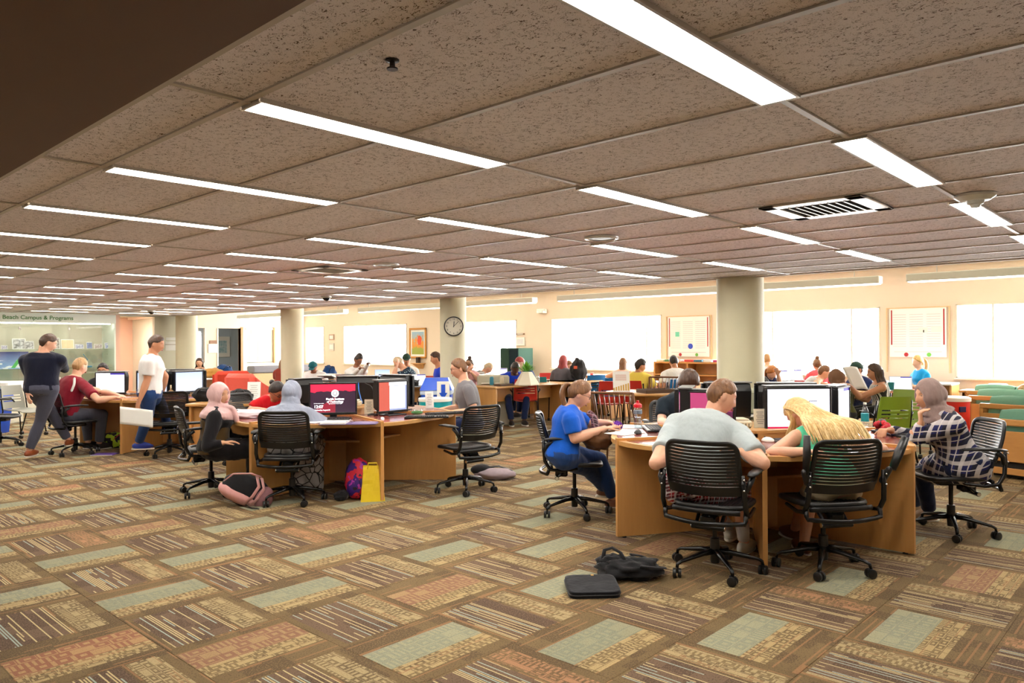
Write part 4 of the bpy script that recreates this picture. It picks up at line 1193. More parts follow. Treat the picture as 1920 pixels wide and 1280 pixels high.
def round_table(label, c, r_, top=OAKH):
    t = thing('round_table', label, 'table', (c[0], c[1], 0))
    MB().lathe([(r_-.03, .705), (r_, .72), (r_, .738), (r_-.012, .745), (.001, .745)], 40).build('table_top', top, t, 'auto')
    for k in range(2):
        M_ = Matrix.Rotation(R(45+90*k), 4, 'Z')
        a, b_ = .30*r_/.6, .13
        MB().add([(-a, -.02, 0), (a, -.02, 0), (b_, -.02, .35), (a*.9, -.02, .70), (-a*.9, -.02, .70), (-b_, -.02, .35), (-a, .02, 0), (a, .02, 0), (b_, .02, .35), (a*.9, .02, .70), (-a*.9, .02, .70), (-b_, .02, .35)],
                 [(0, 1, 2, 5), (5, 2, 3, 4), (7, 6, 11, 8), (8, 11, 10, 9), (0, 6, 7, 1), (1, 7, 8, 2), (2, 8, 9, 3), (3, 9, 10, 4), (4, 10, 11, 5), (5, 11, 6, 0)], M_).build('pedestal_panel', OAK, t)
    return t
# long desk with the vase, near corner at (930, 805)
A = at(930, 805, 0)
t = thing('long_desk', 'long oak desk with a vase of leaves on it and a red chair before it', 'desk', (A.x, A.y, 0))
LD = 3.4
MB().box((-.02, -.02, .712), (LD, .80, .745), .008).build('desk_top', OAKH, t)
MB().box((0, 0, 0), (.04, .78, .712), .003).build('side_panel', OAK, t)
MB().box((LD-.06, 0, 0), (LD-.02, .78, .712), .003).build('side_panel', OAK, t)
MB().box((.04, .3, .45), (LD-.06, .32, .705)).build('modesty_panel', OAK, t)
MB().box((LD*.55, .05, 0), (LD*.55+.04, .75, .712)).build('side_panel', OAK, t)
nchair(at(985, 795, 0)[:2], 43, 'red slotted chair on casters drawn up to the long desk')
p = deep(988, 738, 13.7)
t = thing('planter_vase', 'faceted white vase holding bright green leaves on the long desk', 'vase', (p.x, p.y, .745))
MB().lathe([(.23, 0), (.235, .02), (.10, .235), (.09, .24), (.001, .235)], 6).build('vase', plain('white ceramic', srgb(240, 232, 214), .4, var=.03), t)
lf = MB(); rnd = random.Random(7)
lm1 = plain('leaf green', srgb(104, 168, 40), .5, var=.3, scale=12)
for i in range(60):
    a = rnd.uniform(0, 2*PI); e_ = rnd.uniform(.3, 1.4); L_ = rnd.uniform(.10, .20)
    d = V((math.cos(a)*math.cos(e_), math.sin(a)*math.cos(e_), math.sin(e_))); s_ = d.cross(V((0, 0, 1))).normalized()*.018
    b0_ = V((0, 0, .23))+d*.04; m_ = b0_+d*L_*.6
    v = [b0_, m_+s_, b0_+d*L_+V((0, 0, -.01)), m_-s_, m_+V((0, 0, .008))]
    lf = MB().add(v, [(0, 1, 4), (1, 2, 4), (2, 3, 4), (3, 0, 4)])
    lf.build('leaf', lm1, t)
for q, lb_ in ((V((*tuple(deep(945, 735, 13.5))[:2], .745)), 'dark tray lying on the long desk before the vase'),):
    t = thing('tray', lb_, 'tray', q, 0)
    MB().box((-.16, -.10, 0), (.16, .10, .035), .006).build('tray_body', plain('dark walnut', srgb(84, 62, 48), .5), t)
    MB().box((-.14, -.08, .035), (.14, .08, .038)).build('tray_inlay', plain('dull olive felt', srgb(110, 100, 76), .8), t)
for (x, y), m_, lb_ in (((922, 732), plain('blue tumbler', srgb(60, 140, 170), .3), 'blue tumbler at the near end of the long desk'), ((941, 729), BEI, 'cream cup on the long desk beside the dark tray'), ((1008, 733), plain('steel thermos', srgb(190, 190, 186), .25, .7), 'steel thermos on the long desk beside the vase')):
    q = deep(x, y, 13.75); t = thing('cup', lb_, 'cup', (q.x, q.y, .745))
    MB().lathe([(.032, 0), (.038, .04), (.038, .13), (.03, .14), (.001, .14)], 16).build('cup_body', m_, t, 'auto'); MB().lathe([(.03, .14), (.028, .155), (.001, .156)], 14).build('lid', m_, t, 'auto')

# round table with a sign and a tray
RT = at(1217, 733, .745)
RT = (9.95, 6.40)
round_table('round oak table with a dark tray and a tilted sign on it', RT, .62)
q = V((9.85, 6.15, 0))
t = thing('tray', 'dark framed tray on the round oak table', 'tray', (q.x, q.y, .745), R(-30))
f = MB(); wb = plain('dark walnut', srgb(84, 62, 48), .5)
MB().box((-.24, -.16, 0), (.24, .16, .012)).build('tray_floor', BEI, t)
for lo, hi in (((-.25, -.17), (.25, -.15)), ((-.25, .15), (.25, .17)), ((-.25, -.17), (-.23, .17)), ((.23, -.17), (.25, .17))): MB().box((lo[0], lo[1], 0), (hi[0], hi[1], .055), .003).build('tray_side', wb, t)
def poster_card(): 
    m, t, b = newmat('sign print')
    vec, x, y, z = coords(t, 'Generated')
    c = mixc(t, (z < (x*-.25+.45))*(((x*7).fr()) > .35)*(z > .08), (.9, .9, .88), srgb(200, 160, 60))
    c = mixc(t, z.between(.55, .85)*((z*30).fr() > .6)*x.between(.2, .85), c, srgb(210, 150, 130))
    t.links.new(c, b.inputs['Base Color']); return m
q = at(1163, 728, .745)
t = thing('table_sign', 'white tilted table sign with a gold bar chart on the round oak table', 'sign', (9.62, 6.62, .745), R(222)-PI/2)
MB().box((-.13, -.004, 0), (.13, .004, .33), M=Matrix.Rotation(R(14), 4, 'X')).build('sign_face', poster_card(), t)
MB().box((-.13, -.12, 0), (.13, .03, .004)).build('foot', CLR, t)

# slatted wooden windsor-type chairs
DW = wood('walnut chair wood', srgb(132, 84, 44), srgb(88, 52, 26), .4, (1, 1, .15), 12)
def slat_chair(label):
    t = thing('wooden_chair', label, 'chair')
    MB().grid(8, 8, lambda a, b: V((.23*(a*2-1)*(1-.12*(1-b)), -.20+.42*b, .45-.012*math.sin(a*PI)*math.sin(b*PI))), (0, 0, -.03)).build('seat', DW, t, 'auto')
    def bk(s, b): return V((.22*s*(1+.16*b), -.19-.14*b-.03*(1-s*s), .45+.46*b))
    MB().tube([bk(-1+.2*i, 1) for i in range(11)], .022, 8, flat=.7).build('top_rail', DW, t, True)
    for i in range(8):
        s = -.86+i*1.72/7
        MB().tube([bk(s, b) for b in (0, .25, .5, .75, 1)], [.010, .016, .020, .020, .015], 6, flat=.4).build('back_slat', DW, t, True)
    for s in (-1, 1):
        MB().tube([bk(s*1.0, 1.0), bk(s*1.02, .6)+V((0, .01, 0)), V((s*.25, -.16, .52)), V((s*.28, .02, .30)), V((s*.30, .22, 0))], [.018, .017, .016, .015, .013], 8).build('arm_leg', DW, t, True)
        MB().tube([(s*.19, -.15, .44), (s*.24, -.30, 0)], [.017, .012], 8).build('leg', DW, t, True)
        MB().tube([(s*.19, .17, .44), (s*.22, .24, 0)], [.017, .012], 8).build('leg', DW, t, True)
        MB().tube([(s*.22, -.24, .2), (s*.215, .21, .2)], .01, 6).build('stretcher', DW, t, True)
    return t
sc1 = slat_chair('dark wooden slat-backed armchair beside the woman in the bright blue top')
pw = gp(1160, 700, 9.2); sc1.location = (pw[0], pw[1], 0); sc1.rotation_euler = (0, 0, R(20)-PI/2)
pw = gp(1288, 700, 10.6); dup(sc1, 'dark wooden slat-backed chair between the round table and the boy in black', (pw[0], pw[1], 0), R(100)-PI/2)
pw = gp(1238, 712, 12.6); dup(sc1, 'wooden slat-backed chair beyond the round oak table', (pw[0], pw[1], 0), R(200)-PI/2)

# ---- armchairs (red), lounge benches with green cushions
def armchair(label, p, fdeg, m, sign=False):
    t = thing('armchair', label, 'armchair', (p[0], p[1], 0), R(fdeg)-PI/2)
    MB().box((-.36, -.34, .12), (.36, .38, .42), .05).build('seat', m, t, 'auto')
    MB().box((-.36, -.42, .12), (.36, -.24, .98), .07, M=Matrix.Rotation(R(4), 4, 'X')).build('backrest', m, t, 'auto')
    for s in (-1, 1):
        MB().grid(10, 10, lambda a, b: V((s*.40, -.40+.80*b, .10+a*(.50+.28*(1-b)**2))), (s*-.12, 0, 0)).build('armrest', m, t, 'auto')
        for y in (-.33, .33): MB().tube([(s*.34, y, 0), (s*.34, y, .13)], .02, 8).build('leg', BLKM, t)
    return t
RF = cloth('brick red upholstery', srgb(196, 62, 40), .1)
armchair('brick red armchair seen from behind, beyond the pink headscarf', gp(438, 700, 16.4), 60, RF)
armchair('coral red armchair turned sideways behind the woman in the red top', gp(478, 705, 14.8), 20, cloth('coral upholstery', srgb(226, 92, 76), .08))
sign_card(gp(475, 710, 11.5), .62, .2, .32, 225, 'white notice standing before the coral red armchair')
t = thing('notice_stand', 'slim grey stand carrying the white notice', 'stand', (*gp(475, 710, 11.5), 0))
MB().lathe([(.12, 0), (.12, .01), (.012, .02), (.012, .61), (.05, .618)], 14).build('post', BLKM, t, 'auto')

GRN = cloth('sea green upholstery', srgb(112, 160, 138), .1); 
BW = wood('honey oak', srgb(214, 158, 92), srgb(186, 126, 64), .35, (.2, 1, 1), 8)
def bench(label, p, rz, L_=2.0, n=2, cush=True, front=True):
    """wooden lounge seat: planked base, rails and round-backed green cushions; local +x is its length, +y behind"""
    t = thing('lounge_bench', label, 'bench', (p[0], p[1], 0), rz)
    MB().box((0, 0, .05), (L_, .03, .12), .004).build('plinth', BW, t)
    MB().box((0, 0, .19), (L_, .035, .52), .006).build('front_panel', BW, t)
    MB().box((0, -.01, .58), (L_, .045, .65), .01).build('top_rail', BW, t)
    MB().box((0, .0, .05), (.05, .75, .62), .006).build('end_post', BW, t)
    MB().box((L_-.05, .0, .05), (L_, .75, .62), .006).build('end_post', BW, t)
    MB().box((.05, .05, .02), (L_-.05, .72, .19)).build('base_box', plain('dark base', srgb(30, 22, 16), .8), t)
    MB().box((.05, .05, .2), (L_-.05, .75, .36), .01).build('seat_board', BW, t)
    MB().box((.05, .72, .3), (L_-.05, .76, .62), .006).build('back_rail', BW, t)
    w_ = (L_-.14)/n
    for i in range(n if cush else 0):
        x0 = .07+i*w_
        MB().grid(8, 14, lambda a, b: V((x0+.01+a*(w_-.02), .20-.13*math.cos(b*PI), .36+.40*math.sin(b*PI)*(1-.06*(2*a-1)**4))), (0, 0, -.01)).build('back_cushion', GRN, t, 'auto')
        MB().box((x0+.01, .30, .36), (x0+w_-.01, .72, .46), .03).build('seat_cushion', GRN, t, 'auto')
    return t
b0 = at(1850, 893, 0)
bd = math.atan2(at(1919, 902, 0).y-b0.y, at(1919, 902, 0).x-b0.x)
bench('nearest honey oak lounge bench with sea green cushions', (b0.x, b0.y), bd, 2.2, 2).pop('x', None)
for (x, y, dd_, L_), lb_ in (((1836, 780, 10.3, 2.2), 'honey oak lounge bench with green cushions in the second row'), ((1815, 762, 11.8, 2.2), 'honey oak lounge bench in the third row, level with the red bin'), ((1812, 750, 13.0, 1.4), 'honey oak lounge bench in the last row before the side table')):
    q = gp(x, y, dd_); bench(lb_, q, bd, L_, 2)
q = atu(1830, 722, 15.4)
t = thing('side_table', 'small honey oak side table below the end window', 'table', (15.0, 2.15, 0), 0)
MB().box((0, -.1, .60), (.6, 1.05, .64), .008).build('table_top', BW, t); MB().box((.03, -.06, .5), (.57, 1.0, .6)).build('apron', BW, t)
for x in (.03, .53):
    for y in (-.06, .96): MB().box((x, y, 0), (x+.04, y+.04, .6)).build('leg', BW, t)
t = thing('candy_bowl', 'small glass bowl filled with brown sweets on the oak side table', 'bowl', (15.25, 2.65, .641))
MB().lathe([(.06, 0), (.13, .09), (.135, .10)], 24).build('bowl', CLR, t, 'auto'); MB().ball((0, 0, .05), (.085, .085, .05)).build('sweets', plain('brown sweets', srgb(180, 110, 80), .5, var=.6, scale=60), t, True)
MB().lathe([(.14, .1), (.145, .11), (.13, .12)], 24).build('rim', WHITE, t, 'auto')
o = MB().box((-.03, -.03, 0), (.03, .03, .04), .008).build('eraser', BLKM); o.location = (15.2, 2.25, .641); tag(o, 'small black block on the oak side table beside the bowl', 'block')
# ================================================================== WALL THINGS, DISPLAY CASE, FAR TABLES
# display niche
DU0, DU1 = 2.9, 7.15
HD = plain('white header board', srgb(238, 244, 232), .4, var=.01)
t = thing('display_case', 'glass display case with a white lettered header and glass shelves', 'display case', (0, VFAR, 0))
MB().box((DU0, -.02, 2.08), (DU1, .04, ZC-.004), .004).build('header', HD, t)
GRT = plain('green lettering', srgb(64, 128, 52), .6)
xr = atv(137, 597, VFAR).x
place_text('Jensen Beach Campus & Programs', .135, GRT, t, (xr, -.026, 2.19), (R(90), 0, 0), 'green lettering', align='RIGHT', bold=.001)
MB().box((DU0, 0, 0), (DU1, .95, .42), .006).build('plinth', plain('cream cabinet', srgb(226, 222, 200), .5, var=.02), t)
for x in (DU0, DU1-.03): MB().box((x, 0, .42), (x+.03, .95, 2.08)).build('side_panel', HD, t)
MB().box((DU0+.03, .9, .42), (DU1-.03, .95, 2.08)).build('back_panel', plain('pale backing cloth', srgb(214, 208, 188), .8, var=.03), t)
GS = glassy('shelf glass', (.86, .95, .9), .15)
for z in (.95, 1.42): MB().box((DU0+.03, .15, z), (DU1-.03, .88, z+.012)).build('glass_shelf', GS, t)
for i in range(4):
    a = DU0+.03+i*(DU1-DU0-.06)/4; MB().box((a+.005, .01, .43), (a+(DU1-DU0-.06)/4-.005, .016, 2.07)).build('glass_door', glassy('case glass', (.97, .99, .98), .09), t)
    MB().box((a-.012, -.002, 1.9), (a+.03, .018, 1.97), .003).build('door_clip', CHR, t)
MB().box((DU0+.1, .08, 2.05), (DU1-.1, .14, 2.075)).build('case_light', glow('case strip lamp', (1, .98, .92), 7.), t)  # glowing strip added to brighten the inside of the case
rnd = random.Random(11)
def pic(name, kind, c1, c2, sc_=5):
    if name in MATS: return MATS[name]
    m, t, b = newmat(name); vec, x, y, z = coords(t, 'Generated')
    n = tnoise(t, vec, sc_, 4); c = mixc(t, (n*2.2-.6), c1, c2); e_ = x.between(.06, .94)*z.between(.06, .94)
    t.links.new(mixc(t, e_, (.85, .85, .82), c), b.inputs['Base Color']); b.inputs['Roughness'].default_value = .3
    MATS[name] = m; return m
cards = [(8, 647, .13, .10, 'violet', (70, 50, 110), (220, 220, 230)), (36, 642, .28, .26, 'grey', (60, 60, 60), (220, 220, 220)), (55, 643, .2, .2, 'grey', 0, 0), (104, 640, .2, .28, 'sepia', (60, 40, 30), (220, 210, 200)),
         (127, 641, .3, .24, 'cream', (232, 210, 160), (220, 196, 150)), (149, 647, .2, .12, 'blue', (50, 70, 150), (230, 235, 240)), (168, 643, .14, .17, 'deepblue', (40, 70, 140), (110, 140, 190)), (184, 646, .2, .12, 'brick', (130, 90, 90), (220, 215, 215)), (204, 646, .2, .16, 'skyblue', (60, 110, 200), (235, 235, 240))]
lbls = ['violet photo card', 'large grey photograph', 'second grey photograph behind the walking man', 'brown photograph with a white caption', 'plain cream card tilted', 'blue and white photo card', 'small dark blue booklet', 'brick red building photo card', 'sky blue and white card']
for (x, y, w_, h_, nm, c1, c2), lb_ in zip(cards, lbls):
    p = atv(x, 652, VFAR+.45)
    o = MB().box((-w_/2, -.006, 0), (w_/2, .006, h_), .002, Matrix.Rotation(R(-10), 4, 'X')).build('photo_card', pic('print '+nm, 0, srgb(*c1) if c1 else (0, 0, 0), srgb(*c2) if c2 else (0, 0, 0)))
    o.location = (p.x, VFAR+.45, 1.437); tag(o, lb_+' on the upper glass shelf', 'picture')
def bluepic():
    m, t, b = newmat('blue rocket poster'); vec, x, y, z = coords(t, 'Generated')
    c = mixc(t, z, srgb(150, 190, 240), srgb(10, 40, 150)); n = tnoise(t, vec, 5, 3)
    c = mixc(t, (n > .55)*(z < .5), c, (.9, .95, 1)); c = mixc(t, ((x-.62-(z-.3)*.4).ab() < .06)*z.between(.05, .55), c, srgb(50, 190, 80))
    t.links.new(c, b.inputs['Base Color']); return m
p = atv(24, 690, VFAR+.4)
o = MB().box((-.36, -.008, 0), (.36, .008, .42), .003, Matrix.Rotation(R(-12), 4, 'X')).build('poster', bluepic()); o.location = (p.x, VFAR+.45, .968); tag(o, 'blue sky poster with a green streak on the lower glass shelf', 'poster')
for x, m_, lb_ in ((160, plain('teal plastic', srgb(60, 150, 190), .4), 'light blue model on the lower glass shelf'), (205, GG, 'grey desk magnifier on the lower glass shelf')):
    p = atv(x, 690, VFAR+.5); t = thing('model_stand', lb_, 'model', (p.x, VFAR+.5, .963))
    MB().box((-.14, -.08, 0), (.14, .08, .04), .01).build('base', m_, t); MB().tube([(0, 0, .03), (.05, 0, .2), (-.05, 0, .34)], .02, 8, flat=.5).build('arm', m_, t, True)
t = thing('storage_box', 'low white cabinet before the display shelves beside the grey chair', 'cabinet', (3.9, 17.4, 0), R(-47))
MB().box((-.34, -.25, 0), (.34, .25, .66), .01).build('cabinet_body', plain('cream cabinet', srgb(226, 222, 200), .5), t); MB().box((-.36, -.27, .665), (.36, .27, .82), .02).build('white_carton', WHITE, t)
nchair(at(42, 818, 0)[:2], -60, 'grey shelled chair on casters beside the blue bin', GRC)
# sage wall notices + hallway picture
t = thing('wall_notice', 'white framed notice on the sage wall beside the column', 'sign', atv(325, 645, VFAR-.002))
MB().box((-.22, -.02, -.17), (.22, 0, .08), .004).build('panel', PAPER, t); MB().box((-.23, -.025, -.02), (.23, -.018, .0)).build('divider', GRID, t); MB().box((-.2, -.02, .1), (.2, 0, .18), .004).build('name_plate', PAPER, t)
p = atv(267, 642, 24)
t = thing('hall_picture', 'dark framed picture on the salmon hallway wall', 'picture', (p.x, 23.99, p.z)); MB().box((-.25, -.03, -.3), (.25, 0, .3), .01).build('frame', plain('dark red frame', srgb(96, 50, 46), .4), t)
MB().box((-.2, -.034, -.25), (.2, -.03, .25)).build('image', pic('hall print', 0, srgb(150, 100, 80), srgb(220, 200, 180)), t)
# clock on the column
cc = deep(831, 609, 11.95); cv = V((8.95, 9.72, cc.z)); n = V((0, 0, H))-cv; 
cn = V((cc.x-8.95, cc.y-9.72, 0)).normalized()
ca = math.radians(180+78)
cn = V((math.cos(ca-R(28)), math.sin(ca-R(28)), 0))
cp = cv+cn*.235
t = thing('wall_clock', 'round black-rimmed clock reading noon on the cream column', 'clock', cp, math.atan2(cn.y, cn.x)-PI/2)
Mc = Matrix.Rotation(-PI/2, 4, 'X')
MB().lathe([(.155, 0), (.168, .0), (.172, .02), (.168, .045), (.152, .048), (.152, .03)], 40, M=Mc, cap=False).build('rim', BLK, t, 'auto')
MB().lathe([(.001, .028), (.153, .028), (.153, .0)], 40, M=Mc).build('dial', plain('cream dial', srgb(232, 228, 208), .5, var=.01), t, 'auto')
for k in range(12):
    a = -2*PI*k/12
    r_ = .122
    s = str(12 if k == 0 else k)
    place_text(s, .04, BLK, t, (-r_*math.sin(-a), .030, r_*math.cos(a)), (R(90), 0, PI), name='numeral')
for a, L_, w_ in ((R(-4), .085, .006), (R(-44), .125, .004)):
    MB().box((-w_, .031, -.015), (w_, .034, L_), M=Matrix.Rotation(a, 4, 'Y')).build('hand', BLK, t)
# window wall: posters, painting, notices, plaques
def board(v0, v1, z0, z1, lb_, kind):
    t = thing('research_poster', lb_, 'poster', (15.985, v0, z0))
    W = v1-v0; Hh = z1-z0
    MB().box((-.012, 0, 0), (0, W, Hh)).build('sheet', plain('poster paper', srgb(250, 250, 248), .5, var=.01), t)
    CR = plain('crimson print', srgb(176, 40, 50), .5); GY = plain('pale grey print', srgb(214, 214, 220), .6)
    for y in (.03, W-.05): MB().box((-.0135, y, Hh*.25), (-.012, y+.025, Hh*.97)).build('side_stripe', CR, t)
    lm = MB().box((-.0132, 0, -.006), (-.012, W*.24, .006)).mesh('text_line', mats=(GY,))
    for c_ in range(3):
        for r_ in range(14): part('text_line', lm, t, (0, .1+c_*W*.3, Hh*(.22+.05*r_)))
    MB().box((-.0135, W*.08, Hh*.10), (-.012, W*.92, Hh*.115)).build('rule', GY, t)
    def disc(y, z, r_, m_, nm): MB().tube([(-.015, y, z), (-.012, y, z)], r_, 20).build(nm, m_, t)
    disc(W*.70, Hh*.05, .04, CR, 'emblem'); disc(W*.70, Hh*.05+.0001, .03, PAPER, 'emblem_centre') if False else None
    disc(W*.30, Hh*.05, .04, plain('green print', srgb(120, 200, 90), .5), 'emblem')
    if kind: 
        disc(W*.45, Hh*.26, .065, plain('blue chart', srgb(50, 80, 200), .5), 'pie_chart'); MB().box((-.0135, W*.72, Hh*.5), (-.012, W*.82, Hh*.62)).build('teal_figure', plain('mint print', srgb(120, 220, 190), .5), t)
    else:
        MB().box((-.0135, W*.08, Hh*.5), (-.012, W*.26, Hh*.62)).build('photo', pic('leaf photo', 0, srgb(60, 90, 40), srgb(200, 210, 150), 12), t)
        MB().box((-.0135, W*.32, Hh*.5), (-.012, W*.48, Hh*.6)).build('photo', pic('pale photo', 0, srgb(200, 205, 215), srgb(240, 240, 240)), t); MB().box((-.0145, W*.38, Hh*.5), (-.013, W*.40, Hh*.55)).build('figure_mark', BLK, t)
    OAKF = plain('pale oak trim', srgb(232, 196, 150), .5)
    MB().box((-.02, -.06, Hh), (0, W+.06, Hh+.02)).build('top_rail', OAKF, t)
    for y in (-.06, W+.04): MB().box((-.02, y, -.3), (0, y+.02, Hh)).build('side_rail', OAKF, t)
board(3.60, 4.60, 1.20, 2.15, 'white research poster with a leaf photo and crimson side stripes', 0)
board(8.52, 9.62, 1.17, 2.13, 'white research poster with a blue pie chart', 1)
p = atu(784, 643, 15.98)
t = thing('painting', 'autumn tree painting in a gold frame', 'painting', p)
f = MB()
for lo, hi in (((-.42, .44), (.42, .50)), ((-.42, -.50), (.42, -.44)), ((-.42, -.5), (-.37, .5)), ((.37, -.5), (.42, .5))): f.box((-.04, lo[0], lo[1]), (0, hi[0], hi[1]), .006)
f.build('frame', plain('gold frame', srgb(204, 140, 60), .35, .2), t)
MB().box((-.012, -.37, -.44), (0, .37, .44)).build('mat_board', PAPER, t)
def autumn():
    m, t, b = newmat('autumn painting'); vec, x, y, z = coords(t, 'Generated')
    n = tnoise(t, vec, 7, 3); c = mixc(t, z, srgb(220, 180, 60), srgb(150, 190, 220)); c = mixc(t, (n+(z*-.6)) > .12, c, srgb(226, 150, 60))
    c = mixc(t, (z < n*.5+.05)*1., c, srgb(160, 170, 70)); d = ((y-.36)*(y-.36)*2.2+(z-.62)*(z-.62)*1.3) < (.035+n*.06)
    c = mixc(t, d, c, srgb(226, 84, 48)); t.links.new(c, b.inputs['Base Color']); return m
MB().box((-.016, -.30, -.37), (-.011, .30, .37)).build('canvas', autumn(), t)
p = atu(785, 686, 15.9)
t = thing('wall_bracket_shelf', 'small oak wall shelf with a black speaker under the autumn painting', 'shelf', (15.99, p.y, .86))
MB().box((-.22, -.26, .0), (0, .26, .03), .004).build('shelf_board', OAK, t); MB().add([(-.2, -.2, 0), (-.2, .2, 0), (0, .12, -.16), (0, -.12, -.16), (0, -.2, 0), (0, .2, 0)], [(0, 1, 2, 3), (0, 3, 4), (1, 5, 2), (0, 4, 5, 1), (3, 2, 5, 4)]).build('bracket', OAK, t)
o = MB().box((-.06, -.06, 0), (.06, .06, .19), .01).build('bookshelf_speaker', plain('dark brown box', srgb(60, 44, 36), .5)); o.location = (15.88, p.y, .891); tag(o, 'small dark box on the wall shelf under the autumn painting', 'speaker')
for (x, y), s_, m_, lb_ in (((622, 632), (.16, .22), plain('taupe plaque', srgb(190, 160, 140), .6), 'taupe square plaque on the wall between the windows'), ((622, 650), (.16, .28), plain('silver framed notice', srgb(214, 212, 204), .5), 'small framed notice under the taupe plaque'),
                            ((976, 626), (.16, .04), plain('brown name plate', srgb(150, 110, 80), .5), 'little brown name plate above the green cabinet'), ((976, 640), (.17, .24), PAPER, 'white paper notice taped above the green cabinet')):
    p = atu(x, y, 15.99); t = thing('wall_plaque', lb_, 'plaque', p); MB().box((-.02, -s_[0], -s_[1]/2), (0, s_[0], s_[1]/2), .004).build('plate', m_, t)
    MB().box((-.023, -s_[0]*.7, -s_[1]*.3), (-.02, s_[0]*.7, s_[1]*.3)).build('face', PAPER if m_ is not PAPER else plain('faint print', srgb(224, 224, 228), .6), t)
for (x, y), lb_ in (((400, 641), 'small brown name plate on the end wall above a white sheet'), ((388, 653), 'white notice sheet on the end wall left of the doorway'.replace(' left of', ' beside'))):
    p = atv(x if x == 400 else 399, y, VEND-.01); t = thing('wall_plaque', lb_, 'plaque', p); s_ = (.14, .06) if x == 400 else (.17, .16)
    MB().box((-s_[0], -.02, -s_[1]), (s_[0], 0, s_[1]), .003).build('plate', plain('brown name plate', srgb(150, 110, 80), .5) if x == 400 else PAPER, t)
# framed print in the far room, seen through the doorway
p = atv(417, 650, VEND+3.58); t = thing('framed_print', 'pale blue framed print on the wall of the room through the doorway', 'picture', (p.x, VEND+3.59, p.z))
MB().box((-.32, -.03, -.42), (.32, 0, .42), .01).build('frame', WHITE, t); MB().box((-.2, -.034, -.28), (.2, -.03, .28)).build('image', pic('aqua print', 0, srgb(120, 180, 190), srgb(220, 230, 230)), t)
# dark green cabinet
p = atu(980, 672, 15.6)
t = thing('metal_cabinet', 'tall dark green metal cabinet by the wall', 'cabinet', (15.35, p.y, 0)); t.scale = (1, .62, 1)
gm_ = plain('dark green enamel', srgb(52, 72, 62), .9, var=.04, spec=.05)
MB().box((-.3, -.55, 0), (.3, .55, 1.38), .01).build('cabinet_body', gm_, t)
for s in (-1, 1): MB().box((-.312, s*.27-.26, .05), (-.30, s*.27+.26, 1.34), .004).build('door', plain('dark grey glass door', srgb(36, 48, 54), .8, var=.1, spec=.05) if s < 0 else gm_, t)
# low bookcase with magazines under the poster
p = atu(1280, 690, 15.2)
t = thing('bookcase', 'low honey oak bookcase piled with magazines below the pie chart poster', 'bookcase', (15.6, p.y, 0))
MB().box((-.2, -.9, 1.02), (.2, .9, 1.06), .004).build('top_board', BW, t)
for y in (-.9, -.02, .86): MB().box((-.2, y, 0), (.2, y+.04, 1.02)).build('upright', BW, t)
for z in (.1, .42, .74): MB().box((-.19, -.86, z), (.2, .86, z+.03)).build('shelf_board', BW, t)
MB().box((.17, -.88, 0), (.2, .88, 1.02)).build('back_panel', BW, t)
cl = [srgb(170, 40, 100), srgb(220, 220, 214), srgb(60, 120, 150), srgb(210, 60, 60), srgb(230, 190, 190), srgb(70, 130, 90), srgb(240, 230, 200)]
nmz = ['magenta', 'white', 'blue', 'red', 'pale pink', 'green', 'cream']
for i in range(7):
    o = MB().box((-.13, -.10, 0), (.13, .10, .05), .004).build('magazine_pile', plain('magazine '+nmz[i], cl[i], .4)); o.location = (15.55, p.y-.75+i*.25, 1.061); o.rotation_euler = (0, 0, .1*((i*5) % 4)-.15)
    o.name = 'magazine'; tag(o, nmz[i]+' magazine volume lying on top of the low bookcase', 'magazine')
t = thing('cap', 'dark cap and papers on the desk edge beside the thick column', 'cap', (*gp(1332, 692, 12.5), .746))
MB().ball((0, 0, .05), (.11, .13, .07), fn=lambda d, q: V((q.x, q.y, max(q.z, -.04)))).build('crown', plain('navy cap cloth', srgb(30, 36, 60), .8), t, True); MB().ball((-.12, 0, .02), (.09, .09, .012)).build('brim', plain('navy cap cloth', srgb(30, 36, 60), .8), t, True)

# ---- laptops
def laptop(p, fdeg, label, kind='blank', z=.747, c=None):
    t = thing('laptop', label, 'laptop', (p[0], p[1], z), R(fdeg)-PI/2)
    m = c or plain('silver laptop', srgb(190, 192, 196), .3, .5)
    MB().box((-.16, -.11, 0), (.16, .11, .016), .004).build('base', m, t)
    MB().box((-.145, -.02, .016), (.145, .09, .018)).build('keyboard_deck', KEY, t)
    Ml = Matrix.Translation((0, -.11, .016)) @ Matrix.Rotation(R(18), 4, 'X')
    MB().box((-.16, -.006, 0), (.16, 0, .215), .003, Ml).build('lid', m, t)
    MB().box((-.148, 0, .012), (.148, .0015, .203), M=Ml).build('screen', screen_mat('screen '+kind, kind), t)
    return t
# ---- far study tables (position under a picture point, distance)
def ftable(x, d_, L_, D_, lb_, ang=0, m=OAKH): c = gp(x, 700, d_); return study_table(lb_, c, L_, D_, R(ang), m)
ftable(655, 16.4, 3.0, .8, 'oak study table below the wide window by the plaque', 90)
ftable(790, 13.9, 1.8, .8, 'oak study table by the clock column', 90)
ftable(905, 16.8, 2.2, .7, 'oak study table under the door-height window', 90)
ftable(1115, 18.0, 2.2, .7, 'oak study table below the wide bright window', 90)
ftable(1035, 15.4, 1.5, .7, 'oak study table behind the black backpack', 90)
ftable(1228, 14.6, 1.7, .7, 'study table between the boy in yellow and the man in white', 90)
ftable(1450, 14.4, 1.8, .7, 'study table beyond the red-haired girl', 90)
round_table('round oak table where the tank top and the brown headscarf sit', gp(1552, 700, 11.9), .6)
round_table('round wooden table with an open laptop below the leaf poster', gp(1672, 700, 11.7), .55, wood('reddish oak', srgb(190, 110, 70), srgb(160, 84, 50)))
ftable(1712, 14.0, 1.4, .6, 'white table where the blonde ponytail sits', 90, WHITE)
